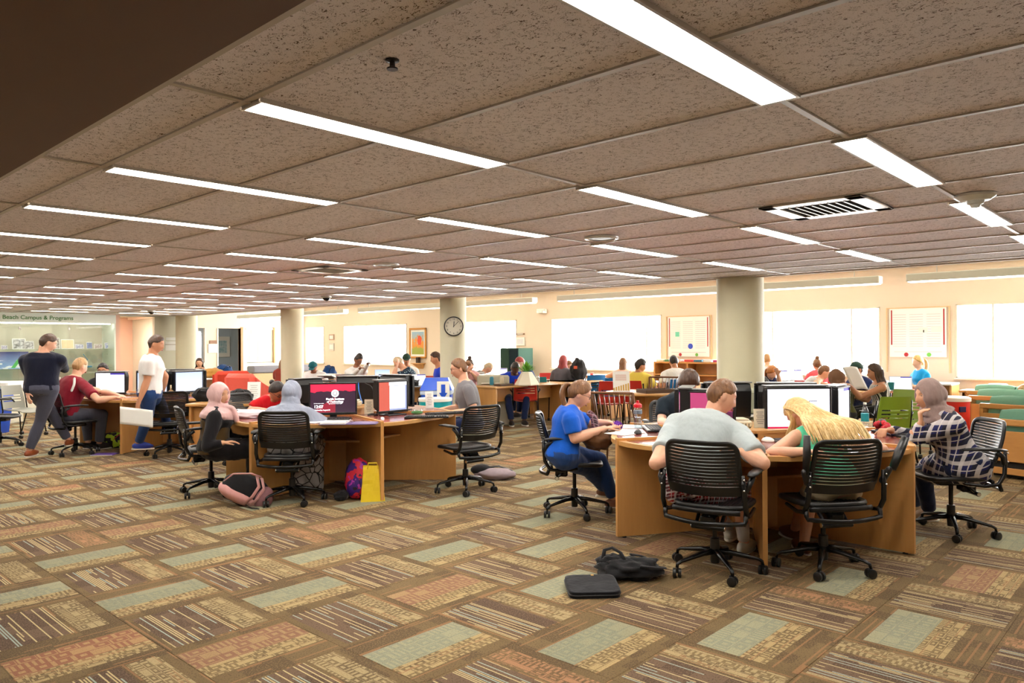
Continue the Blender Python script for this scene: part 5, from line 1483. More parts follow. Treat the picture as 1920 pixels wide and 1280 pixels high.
ftable(392, 17.6, 1.5, .8, 'white topped table by the end wall', 0, WHITE)
ftable(1335, 12.6, .9, .6, 'small study table tucked beside the thick column', 90)
lap = [((645, 13.9), 60, 'open laptop with a violet picture on its screen', 'nebula', .746), ((716, 16.0), 230, 'open laptop with a pale blue screen before the dotted shirt', 'blank', .746), ((785, 13.3), 240, 'open white-screened laptop before the boy in the royal blue shirt', 'page', .746),
       ((938, 16.4), 225, 'open laptop with a lilac screen near the royal blue tee', 'page', .746), ((1690, 11.4), 200, 'open silver laptop on the reddish round table', 'page', .746), ((1470, 14.2), 230, 'open laptop with a white screen beyond the red-haired girl', 'page', .746),
       ((1497, 14.5), 230, 'second white-screened laptop beside the tank top', 'page', .746), ((1405, 14.3), 60, 'open laptop half hidden by the thick column', 'page', .746)]
for (x, d_), f_, lb_, kd, z in lap:
    c = gp(x, 700, d_); laptop(c, f_, lb_, kd, z)
# open big book and other things on the far tables
q = gp(617, 700, 15.6); t = thing('open_book', 'large open ring binder of white pages before the teal cap', 'book', (q[0], q[1], .746), R(30))
for s in (-1, 1): MB().box((min(0, s*.26), -.17, .0), (max(0, s*.26), .17, .03), .004, Matrix.Rotation(R(-s*14), 4, 'Y') @ Matrix.Translation((0, 0, .02+.04))).build('page_block', PAPER, t)
MB().box((-.28, -.19, 0), (.28, .19, .012)).build('cover', BLK, t)
bagblob('backpack', 'navy backpack on the table behind the teal cap', 'backpack', (*gp(618, 700, 16.6), .746), 0, (.16, .12, .16), cloth('navy canvas', srgb(20, 60, 110)), BLK, 2)
bagblob('gym_bag', 'black bag on the table before the dotted shirt', 'bag', (*gp(775, 700, 13.4), .746), R(40), (.22, .10, .07), BLKC, BLK, 6)
bagblob('duffel_bag', 'tan duffel bag on the white table by the end wall', 'bag', (*gp(400, 700, 17.6), .746), R(10), (.30, .14, .12), cloth('tan canvas', srgb(180, 130, 60)), None, 8)
bagblob('backpack', 'dark blue backpack behind the tan duffel bag', 'backpack', (*gp(420, 700, 17.9), .746), R(10), (.22, .14, .16), cloth('navy canvas', srgb(20, 60, 110)), BLK, 4)
q = V((A.x, A.y, 0))+V((2.6, .3, 0))
q = deep(1056, 700, 12.9)
t = bagblob('backpack', 'dark grey backpack with an orange patch standing on the long desk', 'backpack', (12.15, 9.42, .746), R(-47), (.17, .13, .24), cloth('charcoal canvas', srgb(52, 50, 50)), BLK, 12)
MB().box((-.11, -.14, .24), (-.04, -.125, .30), .003).build('patch', plain('orange patch', srgb(220, 90, 50), .6), t)
# far chairs
fc = [((1110, 15.6), 60, BC, 'blue chair below the wide bright window'), ((1090, 16.6), 120, RC, 'red chair beside the blue chair below the wide window'), ((1150, 14.3), 45, BC, 'blue chair behind the table sign'), ((1143, 13.1), 40, RC, 'red chair behind the wooden slat-backed armchair'),
      ((1187, 13.2), 20, RC, 'red chair under the boy in the yellow tee'), ((1262, 13.6), 60, BC, 'dark blue chair under the man in the white tee'), ((1030, 16.4), 225, RC, 'red chair beyond the dark grey backpack'), ((1340, 12.6), 100, RC, 'red chair hugging the thick column'),
      ((1657, 9.1), 50, GC, 'green slotted chair beside the striped top'), ((1722, 11.2), 130, RC, 'red chair beyond the brown-grey headscarf'), ((1695, 9.9), 180, GC, 'green chair with an empty seat beyond the checked shirt'), ((1492, 13.0), 60, RC, 'red chair behind the tank top'),
      ((708, 15.0), 230, RC, 'red chair beside the man with the phone'), ((700, 13.4), 50, TCm, 'teal chair before the man with the phone'), ((628, 13.2), 60, RC, 'red chair behind the crimson monitor'), ((795, 15.2), 200, RC, 'red chair beyond the royal blue shirt'), ((925, 14.6), 60, RC, 'pink-red chair near the checkered shirt'),
      ((1010, 14.9), 30, TCm, 'teal seated chair near the long desk'), ((426, 16.6), 60, BC, 'blue chair before the white table by the end wall'), ((385, 18.6), 220, GC, 'lime green chair by the end wall')]
for (x, d_), f_, m_, lb_ in fc: nchair(gp(x, 700, d_), f_, lb_, m_)
# far low window seats and bench by the end wall
t = thing('cabinet', 'low cream cabinet with a grey top below the vertical blinds', 'cabinet', (*gp(530, 700, 21.5), 0), 0)
MB().box((-1.2, -.25, 0), (1.2, .25, .72), .01).build('cabinet_body', plain('pale oak laminate', srgb(226, 196, 146), .5), t); MB().box((-1.0, -.2, .73), (1.0, .2, .92), .03).build('cushion', plain('grey cushion', srgb(150, 150, 160), .8), t)
t = thing('water_cup', 'teal tumbler on the reddish round table', 'cup', (*gp(1671, 700, 11.5), .746)); MB().lathe([(.035, 0), (.045, .12), (.001, .12)], 16).build('cup_body', plain('teal chair shell', srgb(20, 130, 140), .4), t, 'auto'); MB().lathe([(.046, .115), (.046, .13), (.001, .135)], 16).build('lid', plain('teal chair shell', srgb(20, 130, 140), .4), t, 'auto')
for (x, d_), rz, lb_ in (((1585, 11.6), .3, 'white sheets spread before the brown headscarf'), ((1523, 11.9), 1.0, 'notebook page under the tank top'), ((1195, 14.2), .2, 'white sheet on the table beside the boy in yellow'), ((1030, 13.9), 0.1, 'white papers on the long desk by the thermos')):
    q = gp(x, 700, d_); o = MB().box((-.14, -.10, 0), (.14, .10, .004)).build('paper_sheet', PAPER); o.location = (q[0], q[1], .7462); o.rotation_euler = (0, 0, rz); tag(o, lb_, 'paper')
# ================================================================== PEOPLE
EX = math.exp
def skinmat(name, c):
    if name in MATS: return MATS[name]
    m, t, b = newmat(name); vec, x, y, z = coords(t)
    n = tnoise(t, vec, 14, 3); f = tnoise(t, vec, 120, 1)
    t.links.new(mixc(t, n*.8+f*.2, tuple(v*.88 for v in c), tuple(min(1, v*1.1) for v in c)), b.inputs['Base Color'])
    b.inputs['Roughness'].default_value = .5; b.inputs['Subsurface Weight'].default_value = .0
    b.inputs['Specular IOR Level'].default_value = .35
    MATS[name] = m; return m
SK = dict(fair=skinmat('fair skin', srgb(226, 172, 142)), pale=skinmat('pale skin', srgb(236, 192, 166)), tan=skinmat('tan skin', srgb(200, 142, 108)), olive=skinmat('olive skin', srgb(206, 156, 122)), brown=skinmat('brown skin', srgb(146, 94, 66)), dark=skinmat('dark skin', srgb(92, 58, 42)))
def hairmat(name, c, hi):
    if name in MATS: return MATS[name]
    m, t, b = newmat(name); vec, x, y, z = coords(t)
    n = tnoise(t, vec, 40, 3, (1.6, 1.6, .25)); t.links.new(mixc(t, n*1.5-.25, c, hi), b.inputs['Base Color'])
    b.inputs['Roughness'].default_value = .42; bump(t, b, n, .5, .01)
    MATS[name] = m; return m
HR = dict(black=hairmat('black hair', srgb(22, 18, 18), srgb(52, 42, 38)), dkbrown=hairmat('dark brown hair', srgb(48, 32, 24), srgb(92, 62, 42)), brown=hairmat('brown hair', srgb(88, 56, 32), srgb(144, 98, 58)),
          blonde=hairmat('blonde hair', srgb(176, 128, 66), srgb(240, 208, 140)), sandy=hairmat('sandy hair', srgb(140, 100, 60), srgb(200, 156, 104)), red=hairmat('copper hair', srgb(170, 92, 36), srgb(226, 156, 84)), dyed=hairmat('dyed red hair', srgb(130, 40, 44), srgb(190, 80, 76)), grey=hairmat('grey blond hair', srgb(190, 170, 140), srgb(226, 206, 170)))
EYEW = plain('eye white', srgb(236, 232, 226), .25, var=.01); EYEI = plain('dark iris', srgb(40, 26, 18), .15); LIP = plain('lip', srgb(176, 92, 84), .45, var=.03)
def face_pt(d, fem=0):
    x, y, z = .0745*d.x, .095*d.y, .117*d.z
    if z < 0:
        tt = -d.z; x *= 1-.36*tt*tt; y *= (1-.50*tt) if d.y < 0 else (1-.03*tt)
    else: x *= 1+.04*math.sin(PI*d.z)
    if d.y > 0:
        w = min(1, d.y*1.6)
        ax = abs(x); ny = 0
        if z > -.036: g = max(0, min(1, (.024-z)/.058)) ; ny += .024*g*EX(-(x/(.0085+.004*g))**2)
        else: ny += .024*EX(-((z+.036)/.0065)**2)*EX(-(x/.0125)**2)
        ny -= .011*EX(-((ax-.031)/.017)**2-((z-.012)/.013)**2)
        ny += .004*EX(-((z-.034)/.010)**2)*EX(-((ax-.028)/.022)**2)
        ny += .0065*EX(-(x/.024)**2)*(EX(-((z+.056)/.0055)**2)+EX(-((z+.068)/.006)**2))
        ny += .009*EX(-(x/.026)**2-((z+.100)/.016)**2)
        ny += .003*EX(-((ax-.045)/.018)**2-((z+.02)/.02)**2)
        y += ny*w
    return V((x, y, z))
HL = {'short': [(0, .070), (.6, .066), (.95, .040), (1.2, .028), (1.42, .022), (1.66, .020), (1.9, -.015), (2.3, -.070), (3.2, -.082)],
      'tied': [(0, .074), (.6, .068), (1.0, .036), (1.3, .018), (1.5, .0), (1.7, -.01), (2.1, -.045), (3.2, -.07)],
      'fringe': [(0, .045), (.5, .04), (.95, .015), (1.2, -.015), (1.5, -.035), (1.9, -.06), (3.2, -.085)],
      'bob': [(0, .065), (.5, .055), (.8, .02), (.95, -.05), (1.2, -.09), (1.6, -.10), (3.2, -.105)],
      'hijab': [(0, .062), (.35, .056), (.55, .03), (.68, -.03), (.72, -.10), (.74, -.14), (3.2, -.14)],
      'cap': [(0, .045), (.6, .043), (1.2, .03), (1.7, .02), (2.3, .0), (3.2, -.02)]}
def hairline(style, az):
    L_ = HL[style]
    for (a, za), (b_, zb) in zip(L_, L_[1:]):
        if az <= b_: return za+(zb-za)*(az-a)/(b_-a)
    return L_[-1][1]
def hair_pt(d, style, thick, amp=.25, seed=0):
    p = face_pt(V((d.x, min(d.y, .999), d.z)))
    az = math.atan2(abs(d.x), d.y); zh = hairline(style, az)
    k = max(0, min(1, (p.z-zh)/.014+.5)); k = k*k*(3-2*k)
    base = V((.0745*d.x, .095*d.y, .117*d.z))
    if p.z < 0: base = p
    n_ = noise.noise(V((d.x*5+seed, d.y*5, d.z*2.5)))
    return base+d*(-.007+(thick*(1+amp*n_)+.007)*k) if k > .01 else p-d*.007
def ik(a, b, l1, l2, pole):
    a, b = V(a), V(b); d = b-a; L_ = d.length; mx = (l1+l2)*.995
    if L_ > mx: b = a+d*(mx/L_); d = b-a; L_ = mx
    L_ = max(L_, abs(l1-l2)+.02)
    u = d.normalized(); c_ = (l1*l1+L_*L_-l2*l2)/(2*L_*l1); c_ = max(-1, min(1, c_))
    p = V(pole); p = p-u*p.dot(u); p = p.normalized() if p.length > 1e-4 else u.orthogonal().normalized()
    return a+u*l1*c_+p*l1*math.sqrt(1-c_*c_), b
def hull(name, mb, voxel, m, parent, smooth=2, fold=0., seed=0, label=None, freq=9):
    """fuses overlapping volumes into one continuous skin"""
    me = bpy.data.meshes.new(name); me.from_pydata(mb.v, [], mb.f)
    o = bpy.data.objects.new(name, me); C.objects.link(o)
    r = o.modifiers.new('r', 'REMESH'); r.mode = 'VOXEL'; r.voxel_size = voxel; r.use_smooth_shade = True
    s = o.modifiers.new('s', 'SMOOTH'); s.iterations = smooth; s.factor = .5
    dg = bpy.context.evaluated_depsgraph_get()
    me2 = bpy.data.meshes.new_from_object(o.evaluated_get(dg))
    bpy.data.objects.remove(o); bpy.data.meshes.remove(me)
    if fold:
        ns = [v.normal.copy() for v in me2.vertices]
        for v, n_ in zip(me2.vertices, ns):
            c_ = v.co
            k = noise.noise(V((c_.x*freq+seed, c_.y*freq, c_.z*freq*.45)))+.5*noise.noise(V((c_.x*freq*2.2, c_.y*freq*2.2+seed, c_.z*freq)))
            v.co = c_+n_*fold*k
    me2.materials.clear(); me2.materials.append(m)
    for p in me2.polygons: p.use_smooth = True
    me2.name = name
    return ob(name, me2, parent, label)
def hand(mb, wr, fd, pn, side, curl=.5, S=1.):
    """wrist, finger direction, palm normal, side = +1 for the hand whose thumb lies on +lateral"""
    fd = V(fd).normalized(); pn = V(pn); pn = (pn-fd*pn.dot(fd)).normalized(); lat = fd.cross(pn).normalized()*side
    wr = V(wr)
    for q in (-.026, -.009, .009, .026): mb.capsule(wr+lat*q*.6*S, wr+fd*.082*S+lat*q*S, .0145*S, .0125*S, 8)
    for i, (q, L_) in enumerate(((.031, .070), (.0105, .078), (-.0105, .072), (-.031, .056))):
        a = wr+fd*.085*S+lat*q*S; d = (fd+lat*q*3).normalized(); r_ = .0090*S
        for j, f_ in enumerate((.45, .3, .25)):
            d = (d*math.cos(curl*.6)+pn*math.sin(curl*.6)).normalized()
            b_ = a+d*L_*f_*S; mb.capsule(a, b_, r_, r_*.93, 8); a = b_; r_ *= .93
    a = wr+fd*.02*S+lat*.022*S; d = (fd*.65+lat*.75+pn*.2).normalized()
    for f_, r0 in ((.042, .013), (.032, .0105), (.026, .0092)):
        b_ = a+d*f_*S; mb.capsule(a, b_, r0*S, r0*.9*S, 8); a = b_; d = (d*.8+fd*.5+pn*curl*.35).normalized()
NP = 0
def person(label, head, face, lean=15, hr=(0, 0, 0), skin='fair', fem=0, S=1., arms=None, hands=None, shirt=None, sleeve='short', pants=None, pants_len='long',
           shoe=None, hair=('short', 'brown', .014), stand=False, feet=None, near=0, twist=0, curl=.45, glasses=False, hijab=None, cap=None, extra=None, fat=1., hipoff=0, knees=None, feeton=True, skirt=None, dangle=None, hz=.55, bend=1., side=0.):
    """head = room position of the head's centre; the rest of the body is hung below it"""
    global NP
    NP += 1
    rz = R(face)-PI/2
    vx_b = {2: .0068, 1: .0095, 0: .013}[near]; vx_c = {2: .0115, 1: .014, 0: .018}[near]
    th = R(lean); tb = th*bend
    def dirv(a): return V((0, math.sin(a), math.cos(a)))
    segs = [(.17, th*.65), (.17, tb*1.0), (.15, tb*1.18)]
    off = V((0, 0, 0))
    for L_, a in segs: off += dirv(a)*L_
    hp, hy, hro = [R(q) for q in hr]
    Rh = Matrix.Rotation(hy, 3, 'Z') @ Matrix.Rotation(-hp, 3, 'X') @ Matrix.Rotation(hro, 3, 'Y')
    ndir = (dirv(th*.8)*.6+Rh @ V((0, -.12, 1))*.5).normalized()
    nk = .045*S
    hc_off = off*S+ndir*nk+Rh @ V((0, .02, .085))*S
    hc_off.x += side; head = V(head)
    if stand: hzv = .93*S; kf = (head.z-hzv)/hc_off.z
    else: hzv = hz; kf = (head.z-hz)/hc_off.z
    kf = max(.84, min(1.12, kf))
    hip = V((0, 0, head.z-hc_off.z*kf))
    Rz = Matrix.Rotation(rz, 3, 'Z')
    hxy = Rz @ V((hc_off.x*kf, hc_off.y*kf, 0))
    root = V((head.x-hxy.x, head.y-hxy.y, 0))
    t = thing('person', label, 'person', root, rz)
    inv = (Matrix.Translation(root) @ Rz.to_4x4()).inverted()
    W = lambda p: inv @ V(p)
    k = S*kf
    tw = R(twist)
    sp = [hip]
    for L_, a in segs: sp.append(sp[-1]+dirv(a)*L_*k+V((side*.3, 0, 0)))
    X0 = V((1, 0, 0)); X1 = V((math.cos(tw), math.sin(tw), 0)).normalized()
    hc = hip+hc_off*kf
    # torso rings
    def ring(f, hw, hd, sh=0):
        f_ = max(0, min(2.999, f)); i = int(f_); u = f_-i
        c_ = sp[i].lerp(sp[i+1], u)
        if f < 0: c_ = sp[0]+dirv(th*.3)*f*.17*k
        ax = (sp[i+1]-sp[i]).normalized()
        if u > .5 and i < 2: ax = ax.lerp((sp[i+2]-sp[i+1]).normalized(), u-.5).normalized()
        X = X0.lerp(X1, min(1, max(0, f)/2)).normalized(); X = (X-ax*X.dot(ax)).normalized(); Y = ax.cross(X).normalized()
        return (c_+Y*sh, X, Y, hw*S*fat, hd*S*fat), X, Y, c_
    if fem: prof = [(-.55, .13, .10, 0), (-.2, .168, .125, -.01), (.2, .165, .12, -.005), (.85, .128, .098, 0), (1.4, .138, .105, .006), (1.85, .152, .128, .016), (2.25, .158, .105, .004), (2.6, .148, .083, -.006), (2.85, .10, .066, -.008), (2.99, .062, .056, 0)]
    else: prof = [(-.55, .125, .10, 0), (-.2, .16, .12, -.01), (.2, .16, .115, 0), (.85, .148, .108, 0), (1.4, .162, .115, 0), (1.85, .178, .122, .006), (2.25, .185, .112, .0), (2.6, .170, .088, -.004), (2.85, .115, .07, -.006), (2.99, .068, .06, 0)]
    def torso(mb, infl, f0=-.55, f1=3.0):
        rg = []
        for f, a, b_, s_ in prof:
            if f0 <= f <= f1: r_, _, _, _ = ring(f, a+infl, b_+infl, s_); rg.append(r_)
        mb.loft(rg, 24)
    body = MB(); torso(body, 0)
    # neck, head
    nb = sp[3]; cr = hc+Rh @ V((0, -.025, -.055))*S
    body.capsule(nb-ndir*.02, cr, (.052 if fem else .060)*S, (.047 if fem else .055)*S, 14)
    hM = Matrix.Translation(hc) @ Rh.to_4x4() @ Matrix.Scale(S, 4)
    nu, nv = (64, 52) if near == 2 else ((44, 34) if near else (30, 24))
    body.ball((0, 0, 0), 1, nu, nv, M=hM, fn=lambda d, p: face_pt(d))
    if not hijab:
        for s in (-1, 1): body.ball((s*.078, -.008, -.004), (.011, .019, .031), 10, 8, M=hM)
    # shoulders and arms
    shw = (.165 if fem else .195)*S*(1+(fat-1)*.5)
    _, Xs, Ys, cs = ring(2.35, 0, 0)
    SH = [cs+Xs*s*shw-Ys*.008-(sp[3]-sp[2]).normalized()*.022 for s in (-1, 1)]
    l1, l2 = .285*k, .255*k
    AR = []
    for i, s in enumerate((-1, 1)):
        sh = SH[i]; E = Wr = None
        if arms and arms[i]: E, Wr = W(arms[i][0]), W(arms[i][1])
        else:
            tg = W(hands[i]) if hands and hands[i] is not None else V((s*.14, .34, hip.z+.16))
            E, Wr = ik(sh, tg, l1, l2, (s*.55, -.35, -.8))
        AR.append((sh, E, Wr))
        ar = (.046 if fem else .050)*S*fat
        body.capsule(cs+Xs*s*shw*.55, sh, .06*S, .056*S*fat, 14)
        body.capsule(sh, sh.lerp(E, .45), .054*S*fat, ar, 14).capsule(sh.lerp(E, .45), E, ar, .039*S*fat, 14)
        body.capsule(E, E.lerp(Wr, .35), .040*S*fat, .042*S*fat, 12).capsule(E.lerp(Wr, .35), Wr, .042*S*fat, .026*S, 12)
        fd = (Wr-E).normalized(); hd_ = (fd+V((-s*.15, .0, 0))).normalized()
        pn = V((0, 0, -1)) if abs(fd.z) < .75 else V((-s*.6, .6, 0))
        hp_ = hd_
        if arms and arms[i] and len(arms[i]) > 2: hp_ = (Rz.inverted() @ V(arms[i][2])).normalized()
        if arms and arms[i] and len(arms[i]) > 3: pn = (Rz.inverted() @ V(arms[i][3])).normalized()
        elif abs(fd.z) < .75: hp_ = V((hp_.x, hp_.y, hp_.z*.4)).normalized()
        hand(body, Wr, hp_, pn, s*(1 if pn.z < 0 else 1)*-1, curl, .98*S)
    # legs
    HPJ = [hip+V((s*.088*S, 0, -.02)) for s in (-1, 1)]
    lt, lc = .43*S, .41*S
    LG = []
    for i, s in enumerate((-1, 1)):
        if feet and feet[i] is not None:
            q = W(feet[i]); an = V((q.x, q.y, q.z+.075))
        elif stand: an = V((s*.1, .05, .075))
        else: an = V((s*.12, .44, .085))
        pole = V((s*.12, 1, .1)) if stand else V((s*.25, .5, 1))
        K, an = ik(HPJ[i], an, lt, lc, pole)
        LG.append((HPJ[i], K, an))
        g = fat
        body.capsule(HPJ[i], HPJ[i].lerp(K, .5), .088*S*g, .074*S*g, 14).capsule(HPJ[i].lerp(K, .5), K, .074*S*g, .054*S, 14)
        body.capsule(K, K.lerp(an, .32), .052*S, .054*S, 12).capsule(K.lerp(an, .32), an, .054*S, .035*S, 12)
        fw = V((an.x-K.x, an.y-K.y, 0)); 
        fdir = V((s*.12, 1, 0)).normalized()
        body.capsule(an+V((0, -.02, -.03)), an+fdir*.13*S+V((0, 0, -.052)), .034*S, .024*S, 10)
    hull('body', body, vx_b, SK[skin], t, 2 if near else 1)
    # face details
    if near or hr[1] is not None:
        e_ = []
        for s in (-1, 1):
            MB().ball((s*.031, .0655, .012), .0125, 12, 8, M=hM).build('eye', EYEW, t, True)
            if near: MB().ball((s*.031, .0735, .011), .0062, 10, 6, M=hM).build('iris', EYEI, t, True)
            hm_ = HR[hair[1]] if hair else HR['dkbrown']
            if near: MB().tube([V((s*(.016+.012*i), .0885-.0018*i*i-.001, .0305+.0035*math.sin(i*1.1))) for i in range(4)], [.0022, .0032, .003, .0015], 6, flat=.6, M=hM).build('eyebrow', hm_, t, True)
        if near: MB().ball((0, .0935, -.062), (.021, .006, .0085), 14, 8, M=hM).build('lips', LIP, t, True)
    if glasses:
        g = MB()
        for s in (-1, 1):
            g.tube([(s*.032+.021*math.cos(a), .094, .010+.017*math.sin(a)) for a in [2*PI*i/16 for i in range(16)]], .0016 if near > 1 else .003, 6, True, M=hM)
            g.tube([(s*.053, .092, .014), (s*.074, .06, .014), (s*.078, .0, .006)], .0016 if near > 1 else .0025, 6, M=hM)
        g.tube([(-.011, .098, .012), (.011, .098, .012)], .0016, 6, M=hM)
        g.build('glasses', plain('dark glasses frame', (.03, .02, .02), .3), t, True)
    # hair
    if hair and not hijab:
        st, cn_, tk = hair[:3]; hm_ = HR[cn_]
        q = MB(); q.ball((0, 0, 0), 1, 48, 36, M=hM, fn=lambda d, p: hair_pt(d, st if st in HL else 'tied', tk*S, .35 if st == 'short' else .2, NP*3.1))
        q.build('hair', hm_, t, True)
        for e2 in hair[3:]:
            if e2 == 'bun': MB().ball((0, -.118, .035), (.032, .034, .032), 18, 12, M=hM, fn=lambda d, p: p*(1+.15*noise.noise(d*4))).build('hair_bun', hm_, t, True)
            if e2 == 'topbun': MB().ball((0, -.05, .135), (.042, .04, .038), 18, 12, M=hM, fn=lambda d, p: p*(1+.2*noise.noise(d*4))).build('hair_bun', hm_, t, True)
            if e2 == 'high': MB().ball((0, .01, .10), (.066, .075, .06), 24, 16, M=hM, fn=lambda d, p: p*(1+.2*noise.noise(d*6))).build('hair_top', hm_, t, True)
            if e2 == 'pony':
                pts = [hM @ V(p) for p in ((0, -.10, .04), (0, -.135, .035))]; pts += [pts[1]+V((0, -.035, -.06)), pts[1]+V((0, -.03, -.13)), pts[1]+V((0, -.01, -.20))]
                for a in range(5): MB().tube(smoothline([p+V(((a-2)*.009*j*.5, .006*math.sin(a*2+j), 0)) for j, p in enumerate(pts)], 4), [.010+.010*math.sin(min(1, i/16)*PI*.8) for i in range(17)], 7).build('hair_lock', hm_, t, True)
            if e2 == 'long' or e2 == 'bobhair':
                L_ = .42 if e2 == 'long' else .16
                rr = random.Random(NP)
                q = MB()
                for i in range(90):
                    a = rr.uniform(.62*PI, 1.38*PI) if e2 == 'long' else rr.uniform(.42*PI, 1.58*PI)
                    dx, dy = math.sin(a), math.cos(a)
                    p0_ = hM @ V((.055*dx, .06*dy-.01, .085)); p1_ = hM @ V((.088*dx, .105*dy-.01, .01)); p2_ = hM @ V((.085*dx, .10*dy-.01, -.07))
                    bk = Ys*-.10 if dy < 0 else V((0, 0, 0))
                    p3_ = p2_+V((.03*dx, -.02+.01*dy, -L_*rr.uniform(.45, .6)))
                    p4_ = p3_+V((.01*dx, -.01, -L_*rr.uniform(.3, .5)))
                    q.tube(smoothline([p0_, p1_, p2_, p3_, p4_], 3), [.009]*8+[.009, .008, .007, .005, .003], 5, flat=.5)
                o = q.build('hair_strands', hm_, t, True); o['kind'] = 'stuff'
    if cap:
        q = MB(); q.ball((0, 0, 0), 1, 40, 30, M=hM, fn=lambda d, p: hair_pt(d, 'cap', .022, 0)); q.build('cap_crown', cap[0], t, True)
        sgn = -1 if len(cap) > 1 and cap[1] == 'back' else 1
        MB().ball((0, sgn*.115, .045), (.06, .055, .008), 18, 8, M=hM).build('cap_brim', cap[0], t, True)
    # clothes
    if shirt:
        q = MB(); torso(q, .016, -.2 if not extra else -.55, 2.86 if sleeve != 'none' else 2.65)
        if fem and sleeve == 'none':
            for s in (-1, 1): q.tube([cs+Xs*s*.10*S+Ys*.085*S-(sp[3]-sp[2])*.3, sp[3]-(sp[3]-sp[2])*.12+Xs*s*.085*S, cs+Xs*s*.09*S-Ys*.085*S-(sp[3]-sp[2])*.3], .016, 8, flat=.5)
        for i, s in enumerate((-1, 1)):
            sh, E, Wr = AR[i]
            if sleeve == 'none': continue
            q.capsule(cs+Xs*s*shw*.4+(sp[3]-sp[2]).normalized()*.03, sh, .070*S, (.062 if fem else .068)*S*fat, 14)
            if sleeve == 'short':
                e2 = sh.lerp(E, .72); q.tube([sh, sh.lerp(E, .3), e2], [.069*S*fat, .068*S*fat, .066*S*fat], 14)
            else:
                q.capsule(sh, sh.lerp(E, .5), .069*S*fat, .060*S*fat, 14).capsule(sh.lerp(E, .5), E, .060*S*fat, .055*S, 14)
                q.tube([E, E.lerp(Wr, .5), E.lerp(Wr, .95)], [.054*S, .049*S, .040*S], 12)
        if extra and 'tunic' in extra:
            for i in (0, 1):
                a, K, an = LG[i]; q.capsule(a, a.lerp(K, .62), .128*S, .118*S, 14)
            q.capsule(HPJ[0].lerp(LG[0][1], .3), HPJ[1].lerp(LG[1][1], .3), .10*S, .10*S, 12)
            q.capsule(hip+V((-.06, -.05, -.03)), hip+V((.06, -.05, -.03)), .15, .15)
        hull('shirt', q, vx_c, shirt, t, 2, .007 if near else .006, NP*5.)
    if pants:
        q = MB()
        rg = [ring(f, a+.018, b_+.018, s_)[0] for f, a, b_, s_ in prof if f <= .25]; q.loft(rg, 24)
        for i in (0, 1):
            a, K, an = LG[i]; g = fat
            end = {'long': 1, 'shorts': .0, 'knee': .0}[pants_len]
            if pants_len == 'shorts': q.tube([a, a.lerp(K, .4), a.lerp(K, .72)], [.105*S*g, .098*S*g, .092*S*g], 16); q.capsule(a, a.lerp(K, .1), .105*S*g, .10*S*g)
            elif pants_len == 'knee': q.capsule(a, a.lerp(K, .2), .105*S*g, .10*S*g); q.tube([a, a.lerp(K, .5), K, K.lerp(an, .12)], [.105*S*g, .095*S*g, .085*S, .082*S], 16)
            else:
                q.capsule(a, K, .103*S*g, .069*S, 16); q.tube([K, K.lerp(an, .35), K.lerp(an, .93)], [.068*S, .069*S, .056*S], 14)
        hull('trousers' if pants_len == 'long' else 'shorts', q, vx_c, pants, t, 2, .006, NP*3.)
    if skirt:
        q = MB(); a, b_ = LG[0], LG[1]
        kn = (a[1]+b_[1])/2; an = (a[2]+b_[2])/2
        for i in (0, 1):
            h_, K, A_ = LG[i]; q.capsule(h_, K, .115*S, .10*S, 14); q.tube([K, K.lerp(A_, .5), V((A_.x, A_.y, .03))], [.10*S, .115*S, .13*S], 16)
        q.capsule(a[0].lerp(a[1], .5), b_[0].lerp(b_[1], .5), .10, .10); q.tube([kn, (kn+an)/2, V((an.x, an.y, .03))], [.10, .12, .14], 16)
        q.capsule(hip+V((-.08, -.02, -.01)), hip+V((.08, -.02, -.01)), .115, .115)
        hull('long_skirt', q, vx_c, skirt, t, 2, .014, NP*2., freq=14)
    if shoe is not False:
        sm_ = shoe or plain('dark shoe', srgb(40, 34, 34), .5)
        for i, s in enumerate((-1, 1)):
            A_ = LG[i][2]; fdir = V((s*.12, 1, 0)).normalized(); zb = A_.z-.085
            Ms = Matrix.Translation((A_.x, A_.y, zb)) @ Matrix.Rotation(-s*.12, 4, 'Z')
            MB().ball((0, .055, .045), (.050*S, .140*S, .058), 20, 14, M=Ms, fn=lambda d, p: V((p.x, p.y, max(-.033, p.z*(1.0 if p.y < 0 else 1-.5*max(0, d.y)))))).build('shoe', sm_, t, True)
            MB().prism([(.045*math.cos(a)*(1.05), .055+.145*math.sin(a)) for a in [2*PI*j/20 for j in range(20)]], 0, .016, Ms).build('shoe_sole', plain('pale sole', srgb(220, 214, 200), .6), t)
    # headscarf
    if hijab:
        hmx = hijab
        q = MB(); q.ball((0, -.004, .002), 1, 56, 44, M=hM, fn=lambda d, p: hair_pt(d, 'hijab', .020, .1))
        q.ball((0, -.065, .01), (.072, .075, .082), 24, 16, M=hM)
        lo = hc+Rh @ V((0, -.03, -.10))*S; up_ = (hc-nb).normalized()
        q.tube([hc+Rh @ V((0, -.035, -.05))*S, lo, nb+ndir*.03-Ys*.01, nb-Ys*.005-ndir*.03], [.085*S, .082*S, .094*S, .115*S], 20)
        # drape over the shoulders
        rg = []
        for f, a, b_ in ((3.0, .085, .080), (2.85, .135, .105), (2.6, .185, .125), (2.3, .20, .142), (2.0, .175, .146)) if dangle != 'short' else ((3.0, .085, .085), (2.9, .12, .10), (2.7, .15, .12)):
            rg.append(ring(min(f, 2.99), a, b_, 0)[0])
        q.loft(rg, 24)
        if dangle == 'front':
            q.tube(smoothline([lo+Rh @ V((.03, .07, 0)), nb+V((.05, .12, -.02)), sp[2]+V((.07, .17, .04)), sp[1]+V((.08, .20, .10))], 4), .045, 10, flat=.5)
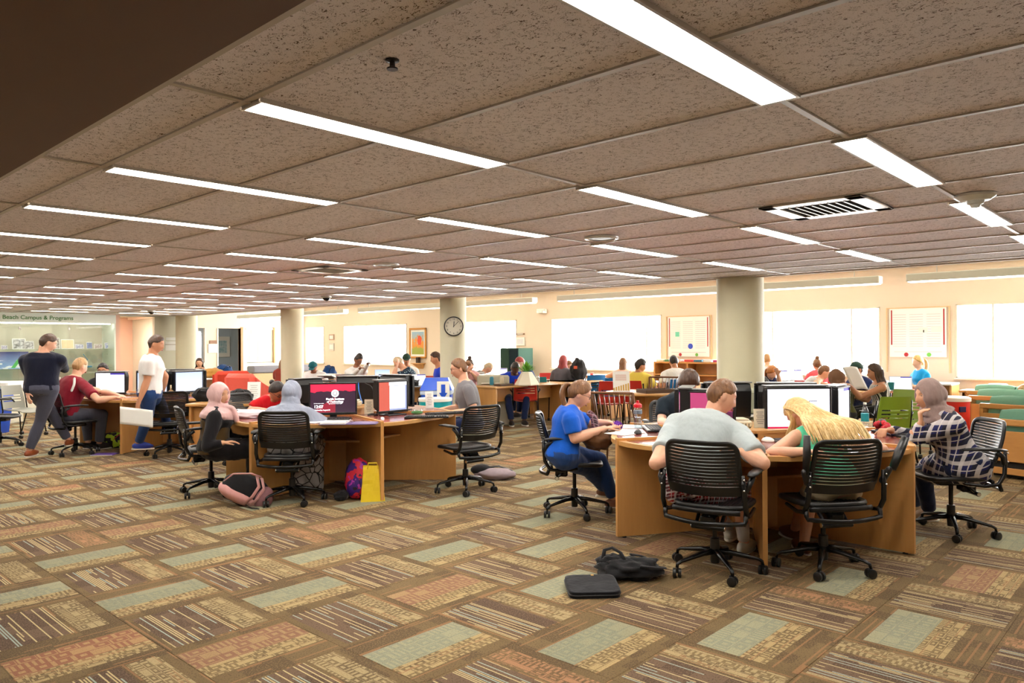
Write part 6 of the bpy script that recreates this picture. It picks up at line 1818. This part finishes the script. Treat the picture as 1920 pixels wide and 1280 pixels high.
        if dangle == 'wide':
            for i, s in enumerate((-1, 1)):
                sh, E, Wr = AR[i]; q.capsule(cs+Xs*s*shw*.4, sh, .085, .082); q.tube([sh, sh.lerp(E, .5), E], [.082, .09, .10], 16)
            rg = [ring(f, a, b_, 0)[0] for f, a, b_ in ((2.3, .20, .15), (1.6, .20, .155), (.9, .205, .16), (.3, .20, .15))]; q.loft(rg, 24)
        hull('headscarf', q, vx_c*.75, hmx, t, 3, .006, NP*7., freq=12)
    return t, dict(hM=hM, sp=sp, AR=AR, LG=LG, hc=hc, hip=hip, Ys=Ys, Xs=Xs, cs=cs, Rz=Rz, root=root)
def P(x, y, d): return deep(x, y, d)
TEE = lambda n_, *c, **k: cloth(n_, srgb(*c), **k)
def pattern(name, kind, c0, c1, sc_=1.):
    if name in MATS: return MATS[name]
    m, t, b = newmat(name); vec, x, y, z = coords(t)
    if kind == 'plaid':
        a = (x*.8+y*.75)*sc_+z*.25*sc_; d = z*sc_*1.0-(x-y)*.22*sc_
        def band(q, w0, w1): f = (q*1.).fr(); return f.between(w0, w1)
        thin = (a*14).fr().between(.0, .07).mx((d*14).fr().between(.0, .07)); wide = (a*14).fr().between(.38, .62)*.75; wide2 = (d*14).fr().between(.38, .62)*.75
        dk = (a*14).fr().between(.62, .86).mx((d*14).fr().between(.62, .86))
        c = mixc(t, dk*.8, c0, (.012, .012, .018)); c = mixc(t, wide, c, c1); c = mixc(t, wide2, c, c1); c = mixc(t, thin*.8, c, c1)
    elif kind == 'stripe': c = mixc(t, ((x*38*sc_+y*8).fr() > .5)*1., c0, c1)
    elif kind == 'gingham': c = mixc(t, ((x*30*sc_+y*14).fr() > .5)*.5+((z*30*sc_).fr() > .5)*.5, c1, c0)
    elif kind == 'dots':
        n = t.nodes.new('ShaderNodeTexVoronoi'); n.inputs['Scale'].default_value = 26*sc_; t.links.new(vec, n.inputs['Vector'])
        c = mixc(t, N(t, n.outputs['Distance']) < .27, c0, c1)
    elif kind == 'lines':
        n = t.nodes.new('ShaderNodeTexVoronoi'); n.feature = 'DISTANCE_TO_EDGE'; n.inputs['Scale'].default_value = 11*sc_; n.inputs['Randomness'].default_value = .9; t.links.new(vec, n.inputs['Vector'])
        c = mixc(t, N(t, n.outputs['Distance']) < .045, c0, c1)
    t.links.new(c, b.inputs['Base Color']); b.inputs['Roughness'].default_value = .85
    bump(t, b, tnoise(t, vec, 9, 3), .4, .03); MATS[name] = m; return m
JEAN = cloth('blue denim', srgb(36, 66, 120), .25); DJEAN = cloth('dark denim', srgb(26, 40, 78), .25); KHAKI = cloth('khaki cotton', srgb(206, 188, 150)); BLKT = cloth('black cotton', (.012, .012, .013))
dnR = V((sy_, -cy_, 0)); dnF = V((cy_, sy_, 0))

# --- pod one
t1, q = person('man in a pale grey tee and red checked shorts hunched over the pod desk', P(1353, 744, 5.20), 12, 34, (20, -58, -6), 'fair', 0, 1.03, near=2, fat=1.16,
    side=.07, arms=[(P(1230, 868, 4.85), at(1290, 838, .80)), (P(1430, 868, 4.72), at(1392, 846, .80))], shirt=TEE('pale grey jersey', 176, 186, 188), hair=('short', 'brown', .012),
    pants=pattern('red checked shorts cloth', 'plaid', srgb(170, 30, 50), srgb(220, 220, 226), 1.6), pants_len='knee', feet=[at(1378, 1015, 0), at(1395, 1035, 0)], shoe=plain('pale grey trainer', srgb(190, 186, 172), .7, var=.1), hz=.56)
for i in (0, 1):
    a_, K_, A_ = q['LG'][i]; MB().tube([A_.lerp(K_, .05), A_.lerp(K_, .38)], [.042, .050], 14).build('sock', TEE('white sock', 214, 214, 216), t1, True)
tb_, q = person('woman with long blonde hair slumped on the desk in a mint vest and cream shorts', P(1500, 776, 5.38), 50, 40, (52, 22, 0), 'fair', 1, 1.0, near=2, sleeve='none',
    arms=[(P(1446, 850, 5.08), at(1512, 846, .795)), (P(1654, 842, 5.15), at(1600, 836, .795))], shirt=TEE('mint vest', 90, 210, 168), hair=('tied', 'blonde', .018),
    pants=KHAKI, pants_len='shorts', feet=[at(1490, 1010, 0), at(1508, 1035, 0)], shoe=plain('brown sandal', srgb(120, 74, 50), .6), hz=.54)
# her hair: strands from the crown over the back
rr = random.Random(3); hM = q['hM']; sp = q['sp']; Xs = q['Xs']; Ys = q['Ys']; hs = MB()
for i in range(330):
    a = rr.uniform(-1.25, 1.25); u_ = rr.random()
    dx, dy = math.sin(a), -math.cos(a)
    p0_ = hM @ V((.05*dx*u_, .05-.05*u_, .112)); p1_ = hM @ V((.084*dx, .03+.05*dy, .085)); p2_ = hM @ V((.100*dx, .098*dy, .02)); p3_ = hM @ V((.105*dx, .112*dy-.01, -.05))
    l_ = .035+.19*(dx*.75+rr.uniform(-.35, .35))
    bk = .135
    c1 = sp[2].lerp(sp[3], .75)+Xs*l_*.9-Ys*(bk-.02); c2 = sp[2].lerp(sp[3], .1)+Xs*l_*1.1-Ys*(bk+.015+rr.uniform(0, .02)); c3 = sp[1].lerp(sp[2], rr.uniform(.0, .75))+Xs*(l_*1.15+.01)-Ys*(bk+.02+rr.uniform(0, .015))
    hs.tube(smoothline([p0_, p1_, p2_, p3_.lerp(c1, .25), c1, c2, c3], 3), [.007, .0085, .009]+[.0095]*13+[.008, .005, .002], 5, flat=.5)
for i in range(60):
    a = rr.uniform(.5, 1.35)*-1; dx, dy = math.sin(a), math.cos(a)*rr.choice((-.4, .1, .4))
    p0_ = hM @ V((.04*dx, .03, .113)); p1_ = hM @ V((.09*dx, .05*dy, .06)); p2_ = hM @ V((.10*dx, .03+.05*dy, -.03)); p3_ = p2_+V((-.01+rr.uniform(-.02, .02), .02, -.10)); p4_ = p3_+V((rr.uniform(-.02, .02), .01, -.09))
    hs.tube(smoothline([p0_, p1_, p2_, p3_, p4_], 3), [.007]*9+[.006, .005, .003, .002], 5, flat=.5)
o = hs.build('hair_strands', HR['blonde'], tb_, True); o['kind'] = 'stuff'
PB = hairmat('pale blonde streaks', srgb(214, 176, 110), srgb(250, 226, 170))
o.data.materials.append(PB)
n_ = len(o.data.polygons)
for i_, p_ in enumerate(o.data.polygons): p_.material_index = 1 if ((p_.vertices[0]*0.0002) % .01) > .0055 else 0
person('woman in a navy checked shirt and taupe headscarf resting her chin on her fist', P(1742, 742, 5.82), 128, 27, (6, 6, 0), 'olive', 1, 1.0, near=2, fat=1.1, sleeve='long', hijab=TEE('taupe scarf cloth', 150, 128, 122, fold=1.), dangle='short',
    arms=[(P(1712, 822, 5.75), P(1727, 793, 5.70), V((0, 0, 1))+dnR*-.1, dnR*1-dnF*.3), (P(1748, 822, 6.1), at(1668, 806, .80))], shirt=pattern('navy checked flannel', 'plaid', srgb(28, 32, 88), srgb(214, 208, 206), .62), extra=('tunic',), curl=1.9,
    pants=DJEAN, feet=[at(1742, 975, 0), at(1715, 962, 0)], shoe=plain('beige loafer', srgb(170, 140, 112), .6), hz=.56)
tg_, q = person('woman in a bright blue top and jeans with her hair in a ponytail', P(1086, 739, 6.45), -48, 14, (24, 0, 0), 'fair', 1, 1.0, near=2, fat=1.12, glasses=True,
    arms=[(P(1112, 796, 6.7), P(1142, 792, 6.50)), (P(1078, 822, 6.25), P(1134, 803, 6.35))], shirt=TEE('bright blue jersey', 22, 92, 200), hair=('tied', 'brown', .014, 'pony'), pants=JEAN, feet=[at(1150, 950, 0), at(1150, 940, 0)], shoe=plain('brown sandal', srgb(120, 74, 50), .6), hz=.56)
PL_ = pattern('dark red plaid scarf', 'plaid', srgb(96, 24, 40), srgb(150, 120, 130), 1.8)
lp = q['sp']; sfm = MB().tube(smoothline([lp[3]+V((.05, .12, -.05)), lp[2]+V((.07, .21, .02)), lp[1]+V((.06, .26, .04)), q['hip']+V((.04, .30, .12))], 4), [.035+.004*i for i in range(13)], 12, flat=.6)
o = ob('plaid_garment', hull('g', sfm, .011, PL_, None, 2, .01, 4).data, tg_, 'dark red plaid garment hanging from her neck')
for o_ in [x for x in bpy.data.objects if x.name.startswith('g') and x.data and x.data.name == 'g' and x.parent is None]: bpy.data.objects.remove(o_)
o = MB().ball((0, 0, 0), (.15, .13, .09), 24, 16, fn=lambda d, p: p*(1+.25*noise.noise(d*3))).build('lap_bag', cloth('brown suede', srgb(96, 62, 36), .2), tg_, True, label='brown bag on her lap'); o.location = q['hip']+V((.03, .30, .12))
person('dark-haired boy in a black tee looking down behind a black monitor', P(1291, 716, 6.95), 222, 22, (38, 10, 0), 'pale', 0, .98, near=1, arms=[(P(1322, 790, 6.9), at(1338, 796, .79)), (P(1240, 790, 7.0), at(1262, 797, .79))],
    shirt=TEE('black teal jersey', 22, 34, 44), hair=('fringe', 'dkbrown', .024), pants=DJEAN)
# --- pod two
person('woman in a pale grey headscarf seen from behind at the pod desk', P(547, 738, 7.42), 46, 14, (14, -8, 0), 'olive', 1, 1.0, near=2, hijab=TEE('pale grey scarf cloth', 150, 157, 174, fold=1.), dangle='wide', sleeve='long',
    arms=[(P(506, 800, 7.4), P(535, 790, 7.65)), (P(602, 798, 7.4), P(606, 788, 7.6))], shirt=pattern('grey cell print', 'lines', srgb(164, 158, 154), (.015, .015, .015), 1.), skirt=pattern('grey cell print', 'lines', srgb(164, 158, 154), (.015, .015, .015), 1.), hz=.55)
tpk, q = person('smiling woman in a pink headscarf turned round on her chair', P(411, 741, 7.40), -22, 6, (2, -48, 4), 'olive', 1, .98, fat=1.12, near=2, hijab=TEE('pink scarf cloth', 216, 178, 176, fold=1.), dangle='front', sleeve='long', hz=.56,
    arms=[(P(428, 818, 7.6), P(452, 826, 7.5)), (P(388, 838, 7.12), P(418, 830, 7.15))], shirt=TEE('black jersey', 20, 18, 22), skirt=cloth('black gown cloth', (.014, .013, .016)), twist=-8)
vest = MB(); vest.loft([(q['sp'][0]+V((0, 0, -.06)), V((1, 0, 0)), V((0, 1, 0)), .20, .16), (q['sp'][0], V((1, 0, 0)), V((0, 1, 0)), .19, .15), (q['sp'][1], V((1, 0, 0)), V((0, 1, 0)), .165, .135), (q['sp'][2], V((1, 0, 0)), V((0, 1, 0)), .185, .15)], 24)
g_ = hull('vest', vest, .0125, cloth('olive brown knit', srgb(78, 58, 28), .2), tpk, 2, .008, 3)
person('woman in a red tee and glasses bent over the desk', P(519, 733, 8.75), -95, 34, (40, 20, 12), 'tan', 1, 1.0, near=1, glasses=True, shirt=TEE('red jersey', 204, 24, 34), hair=('tied', 'black', .014, 'bun'), pants=BLKT,
    arms=[(P(540, 772, 8.6), at(530, 768, .79)), (P(470, 768, 8.7), at(512, 772, .79))])
person('bearded man in a grey tee with his hair in a bun typing at the pod', P(861, 691, 9.0), 143, 12, (14, 0, 0), 'fair', 0, 1.03, near=2, glasses=True, shirt=TEE('mid grey jersey', 118, 116, 120), hair=('tied', 'brown', .012, 'bun'), pants=DJEAN,
    arms=[(P(890, 770, 8.75), P(828, 776, 8.65)), (P(858, 764, 9.4), P(822, 769, 9.1))], hz=.56)
# --- pod three
tm_, q = person('broad man in a maroon polo with white flashes typing at the third pod', P(150, 687, 10.75), 18, 20, (14, 0, 0), 'fair', 0, 1.06, near=1, fat=1.1, shirt=TEE('maroon polo', 130, 16, 36), hair=('short', 'sandy', .010), pants=cloth('grey trousers', srgb(90, 92, 104)),
    arms=[(P(192, 734, 11.1), P(222, 741, 10.8)), (P(184, 750, 10.35), P(215, 745, 10.45))])
for sg in (-1, 1):
    A0 = q['cs']+q['Xs']*sg*.15-q['Ys']*.10+V((0, 0, .05)); A1 = q['cs']+q['Xs']*sg*.19-q['Ys']*.135-V((0, 0, .06)); A2 = q['cs']+q['Xs']*sg*.17-q['Ys']*.165-V((0, 0, .17))
    MB().tube(smoothline([A0, A1, A2], 5), [.012]+[.022]*9+[.008], 8, flat=.5, up=q['Ys']).build('sleeve_flash', WHITE, tm_, True, label='white flash on the shoulder')
person('dark-haired man in glasses facing us over the white monitor', P(193, 694, 12.9), 236, 14, (10, 0, 0), 'tan', 0, 1.0, near=1, glasses=True, shirt=BLKT, hair=('short', 'black', .016), pants=DJEAN)
# --- walkers
person('man in a navy jacket and grey trousers walking away with brown shoes', P(90, 643, 9.95), 52, 6, (22, -60, 0), 'fair', 0, 1.03, fat=1.14, extra=('jacket',), near=1, stand=True, sleeve='long', shirt=TEE('navy jacket cloth', 14, 18, 38), hair=('short', 'dkbrown', .012), pants=cloth('grey blue trousers', srgb(78, 80, 96)),
    arms=[(P(54, 704, 9.9), P(52, 738, 9.75)), (P(121, 692, 10.15), P(114, 676, 10.45))], feet=[at(140, 852, 0), at(52, 862, 0)], shoe=plain('tan brown shoe', srgb(140, 70, 36), .35), twist=0)
tw_, q = person('person in a white tee and jeans striding past with a sheet of paper', P(293, 645, 9.75), -30, 4, (14, -10, 0), 'tan', 0, .98, fat=1.12, near=1, stand=True, shirt=TEE('white jersey', 226, 222, 220), hair=('short', 'dkbrown', .014), pants=JEAN,
    arms=[(P(310, 705, 10.0), P(302, 742, 10.1)), (P(276, 712, 9.55), P(262, 750, 9.5))], feet=[at(332, 842, 0), at(256, 858, 0)], shoe=plain('cobalt trainer', srgb(24, 50, 140), .6))
t = thing('paper_sheet', 'white sheet held low by the person in the white tee', 'paper', P(256, 778, 9.45), R(-47))
MB().grid(8, 6, lambda a, b: V((-.21+.42*a, .01*math.sin(a*4), .11-.22*b-.05*a)), (0, .003, 0)).build('sheet', PAPER, t, True)
# --- far people: (label, head x, y, distance, facing, lean, head turn, kwargs)
WH = TEE('white shirt', 232, 232, 230); RB = TEE('royal blue jersey', 16, 56, 190)
far = [
 ('girl at the green chairs by the end wall with her hands at her face', 374, 680, 18.4, 235, 8, (10, 0, 0), dict(skin='olive', fem=1, shirt=BLKT, sleeve='none', hair=('tied', 'dkbrown', .014, 'bobhair'), hands=[P(380, 690, 18.1), P(376, 690, 18.1)])),
 ('person with long brown hair half hidden by the second column', 531, 682, 18.0, 30, 10, (10, 0, 0), dict(skin='fair', fem=1, shirt=TEE('rust top', 150, 60, 46), hair=('tied', 'brown', .02, 'long'))),
 ('young man in a teal cap bent over an open binder', 587, 688, 15.9, 222, 26, (36, 0, 0), dict(skin='brown', shirt=WH, cap=(TEE('teal cap', 24, 96, 104),))),
 ('man in a white shirt with tall hair looking at his phone', 672, 675, 15.2, 262, 8, (26, 0, 0), dict(skin='brown', shirt=WH, sleeve='long', glasses=True, hair=('short', 'black', .016, 'high'), arms=[(P(682, 694, 15.0), P(690, 681, 14.7)), (P(662, 702, 15.0), P(675, 690, 14.7))])),
 ('person in a dark dotted shirt slumped with a hand to the face', 747, 679, 14.6, 148, 30, (30, 0, 0), dict(skin='fair', shirt=pattern('dotted navy shirt', 'dots', srgb(16, 44, 70), srgb(170, 210, 220)), hair=('short', 'grey', .008), arms=[(P(738, 705, 14.3), P(744, 686, 14.3)), (P(775, 705, 14.6), P(755, 706, 14.4))], fat=1.15)),
 ('man in a green cap and white shirt facing the dotted shirt', 762, 674, 15.8, 232, 10, (20, 0, 0), dict(skin='tan', shirt=WH, sleeve='long', cap=(TEE('dark green cap', 40, 66, 54),))),
 ('boy in a royal blue tee at the laptop beside the clock column', 817, 672, 13.8, 150, 14, (12, 0, 0), dict(skin='tan', shirt=RB, hair=('short', 'dkbrown', .016), hands=[at(795, 706, .78), at(800, 706, .78)])),
 ('woman with dark hair resting her chin on her hand past the clock column', 880, 684, 14.6, 210, 8, (8, 0, 0), dict(skin='fair', fem=1, glasses=True, shirt=TEE('pink top', 220, 170, 170), hair=('tied', 'dkbrown', .014, 'topbun'), hands=[P(884, 698, 14.3), P(884, 690, 14.3)])),
 ('person in a small black checked shirt face down on the desk', 915, 690, 15.8, -40, 40, (40, 0, 0), dict(skin='fair', shirt=pattern('black gingham', 'gingham', (.02, .02, .02), srgb(226, 224, 220), 1.), hair=('short', 'grey', .012))),
 ('person in a royal blue tee head down behind the vase of leaves', 966, 690, 13.9, 236, 26, (40, 0, 0), dict(skin='dark', shirt=RB, hair=('short', 'black', .012), fat=1.1)),
 ('person with dyed red hair and a navy top leaning behind the vase', 975, 680, 15.4, 160, 34, (20, 0, 0), dict(skin='pale', fem=1, shirt=TEE('slate blue top', 40, 70, 120), hair=('short', 'dyed', .014))),
 ('person with red hair hugging a friend beside the wide window', 1056, 677, 15.6, 20, 14, (10, 0, 0), dict(skin='pale', fem=1, shirt=TEE('slate grey top', 110, 106, 112), hair=('tied', 'dyed', .018, 'bobhair'))),
 ('brown-haired girl in light blue leaning on the red-haired friend', 1068, 686, 15.9, 225, 12, (20, 10, 20), dict(skin='pale', fem=1, shirt=TEE('light blue denim', 90, 140, 200), hair=('tied', 'brown', .014, 'bobhair'))),
 ('girl with very long wavy brown hair facing the wide window', 1168, 681, 16.4, 30, 8, (8, 0, 0), dict(skin='fair', fem=1, sleeve='none', shirt=TEE('nude vest', 210, 170, 150), hair=('tied', 'brown', .016, 'long'), hands=[P(1120, 704, 16.6), P(1190, 705, 16.5)])),
 ('boy in a yellow tee twisted round on a red chair', 1201, 686, 13.4, 20, 14, (14, -60, 0), dict(skin='tan', shirt=TEE('yellow jersey', 236, 216, 96), hair=('short', 'black', .022), hands=[P(1215, 715, 13.6), P(1222, 715, 13.4)])),
 ('man in a white tee with short dark hair seen from behind', 1263, 678, 13.7, 48, 18, (20, 0, 0), dict(skin='tan', shirt=WH, hair=('short', 'black', .010), fat=1.1, hands=[P(1225, 716, 13.6), P(1275, 716, 13.9)])),
 ('dark-haired person mostly hidden by the thick column', 1420, 694, 12.4, 120, 12, (12, 0, 0), dict(skin='tan', shirt=BLKT, hair=('short', 'black', .018))),
 ('girl with copper hair and a navy blouse holding her forehead', 1447, 698, 12.8, 240, 20, (34, 10, 10), dict(skin='pale', fem=1, shirt=TEE('navy blouse', 20, 26, 70), hair=('tied', 'red', .018, 'long'), arms=[(P(1463, 722, 12.6), P(1459, 702, 12.55)), (P(1424, 728, 12.6), P(1446, 733, 12.4))])),
 ('man with cropped sandy hair in light grey by the window', 1438, 674, 15.3, 40, 8, (8, 0, 0), dict(skin='fair', shirt=TEE('light grey jersey', 196, 200, 206), hair=('short', 'sandy', .010))),
 ('person with a messy topknot in a coral top behind the tank top', 1532, 684, 14.6, 40, 16, (14, 0, 0), dict(skin='tan', fem=1, shirt=TEE('coral top', 230, 90, 100), hair=('tied', 'brown', .016, 'topbun'))),
 ('man in a grey basketball vest leaning over his notes', 1545, 698, 12.6, -60, 42, (20, 0, 0), dict(skin='fair', sleeve='none', shirt=TEE('grey vest', 200, 200, 198), hair=('short', 'brown', .012), hands=[P(1560, 722, 12.2), P(1548, 724, 12.0)])),
 ('woman in a brown headscarf and olive top seen from behind', 1568, 709, 10.6, 60, 14, (14, 6, 0), dict(skin='olive', fem=1, shirt=TEE('olive top', 84, 84, 30), sleeve='long', hijab=TEE('brown scarf cloth', 134, 98, 76), dangle='short', pants=BLKT)),
 ('man in a dark cap and glasses reading a white page', 1606, 693, 12.1, 150, 10, (10, 0, 0), dict(skin='tan', glasses=True, shirt=TEE('navy jersey', 26, 40, 90), cap=(TEE('dark green cap', 40, 66, 54), 'back'), hair=('short', 'black', .012))),
 ('woman with a brown bob in a black and white striped vest', 1640, 698, 10.6, 120, 10, (10, 0, 0), dict(skin='tan', fem=1, sleeve='none', shirt=pattern('black white stripes', 'stripe', (.02, .02, .02), srgb(230, 226, 220)), hair=('tied', 'dkbrown', .018, 'bobhair'), pants=BLKT, arms=[(P(1612, 744, 10.4), P(1592, 722, 10.3)), None])),
 ('girl with a curly blonde ponytail in bright blue by the leaf poster', 1721, 679, 13.6, 138, 8, (8, 0, 0), dict(skin='pale', fem=1, shirt=TEE('cyan jersey', 20, 150, 220), hair=('tied', 'blonde', .014, 'pony'))),
 ('person just entering the frame beyond the oak side table', 1921, 735, 11.9, 150, 10, (10, 0, 0), dict(skin='pale', shirt=TEE('grey sweatshirt', 90, 90, 96), sleeve='long', hair=('short', 'sandy', .012))),
]
for lb_, x, y, d_, f_, ln_, hr_, kw in far:
    kw.setdefault('pants', DJEAN)
    person(lb_, P(x, y, d_), f_, ln_, hr_, near=0 if d_ > 11.5 else 1, **kw)
t = thing('paper_sheet', 'big white page held up by the woman in stripes', 'paper', P(1604, 710, 11.2), R(-40))
MB().grid(6, 8, lambda a, b: V((-.12+.24*a+.18*b-.09, .0, .17-.34*b+.02*math.sin(a*3))), (0, .003, 0)).build('sheet', PAPER, t, True)
PH.location = P(692, 680, 14.6); PH.scale = (.9, .9, .9)
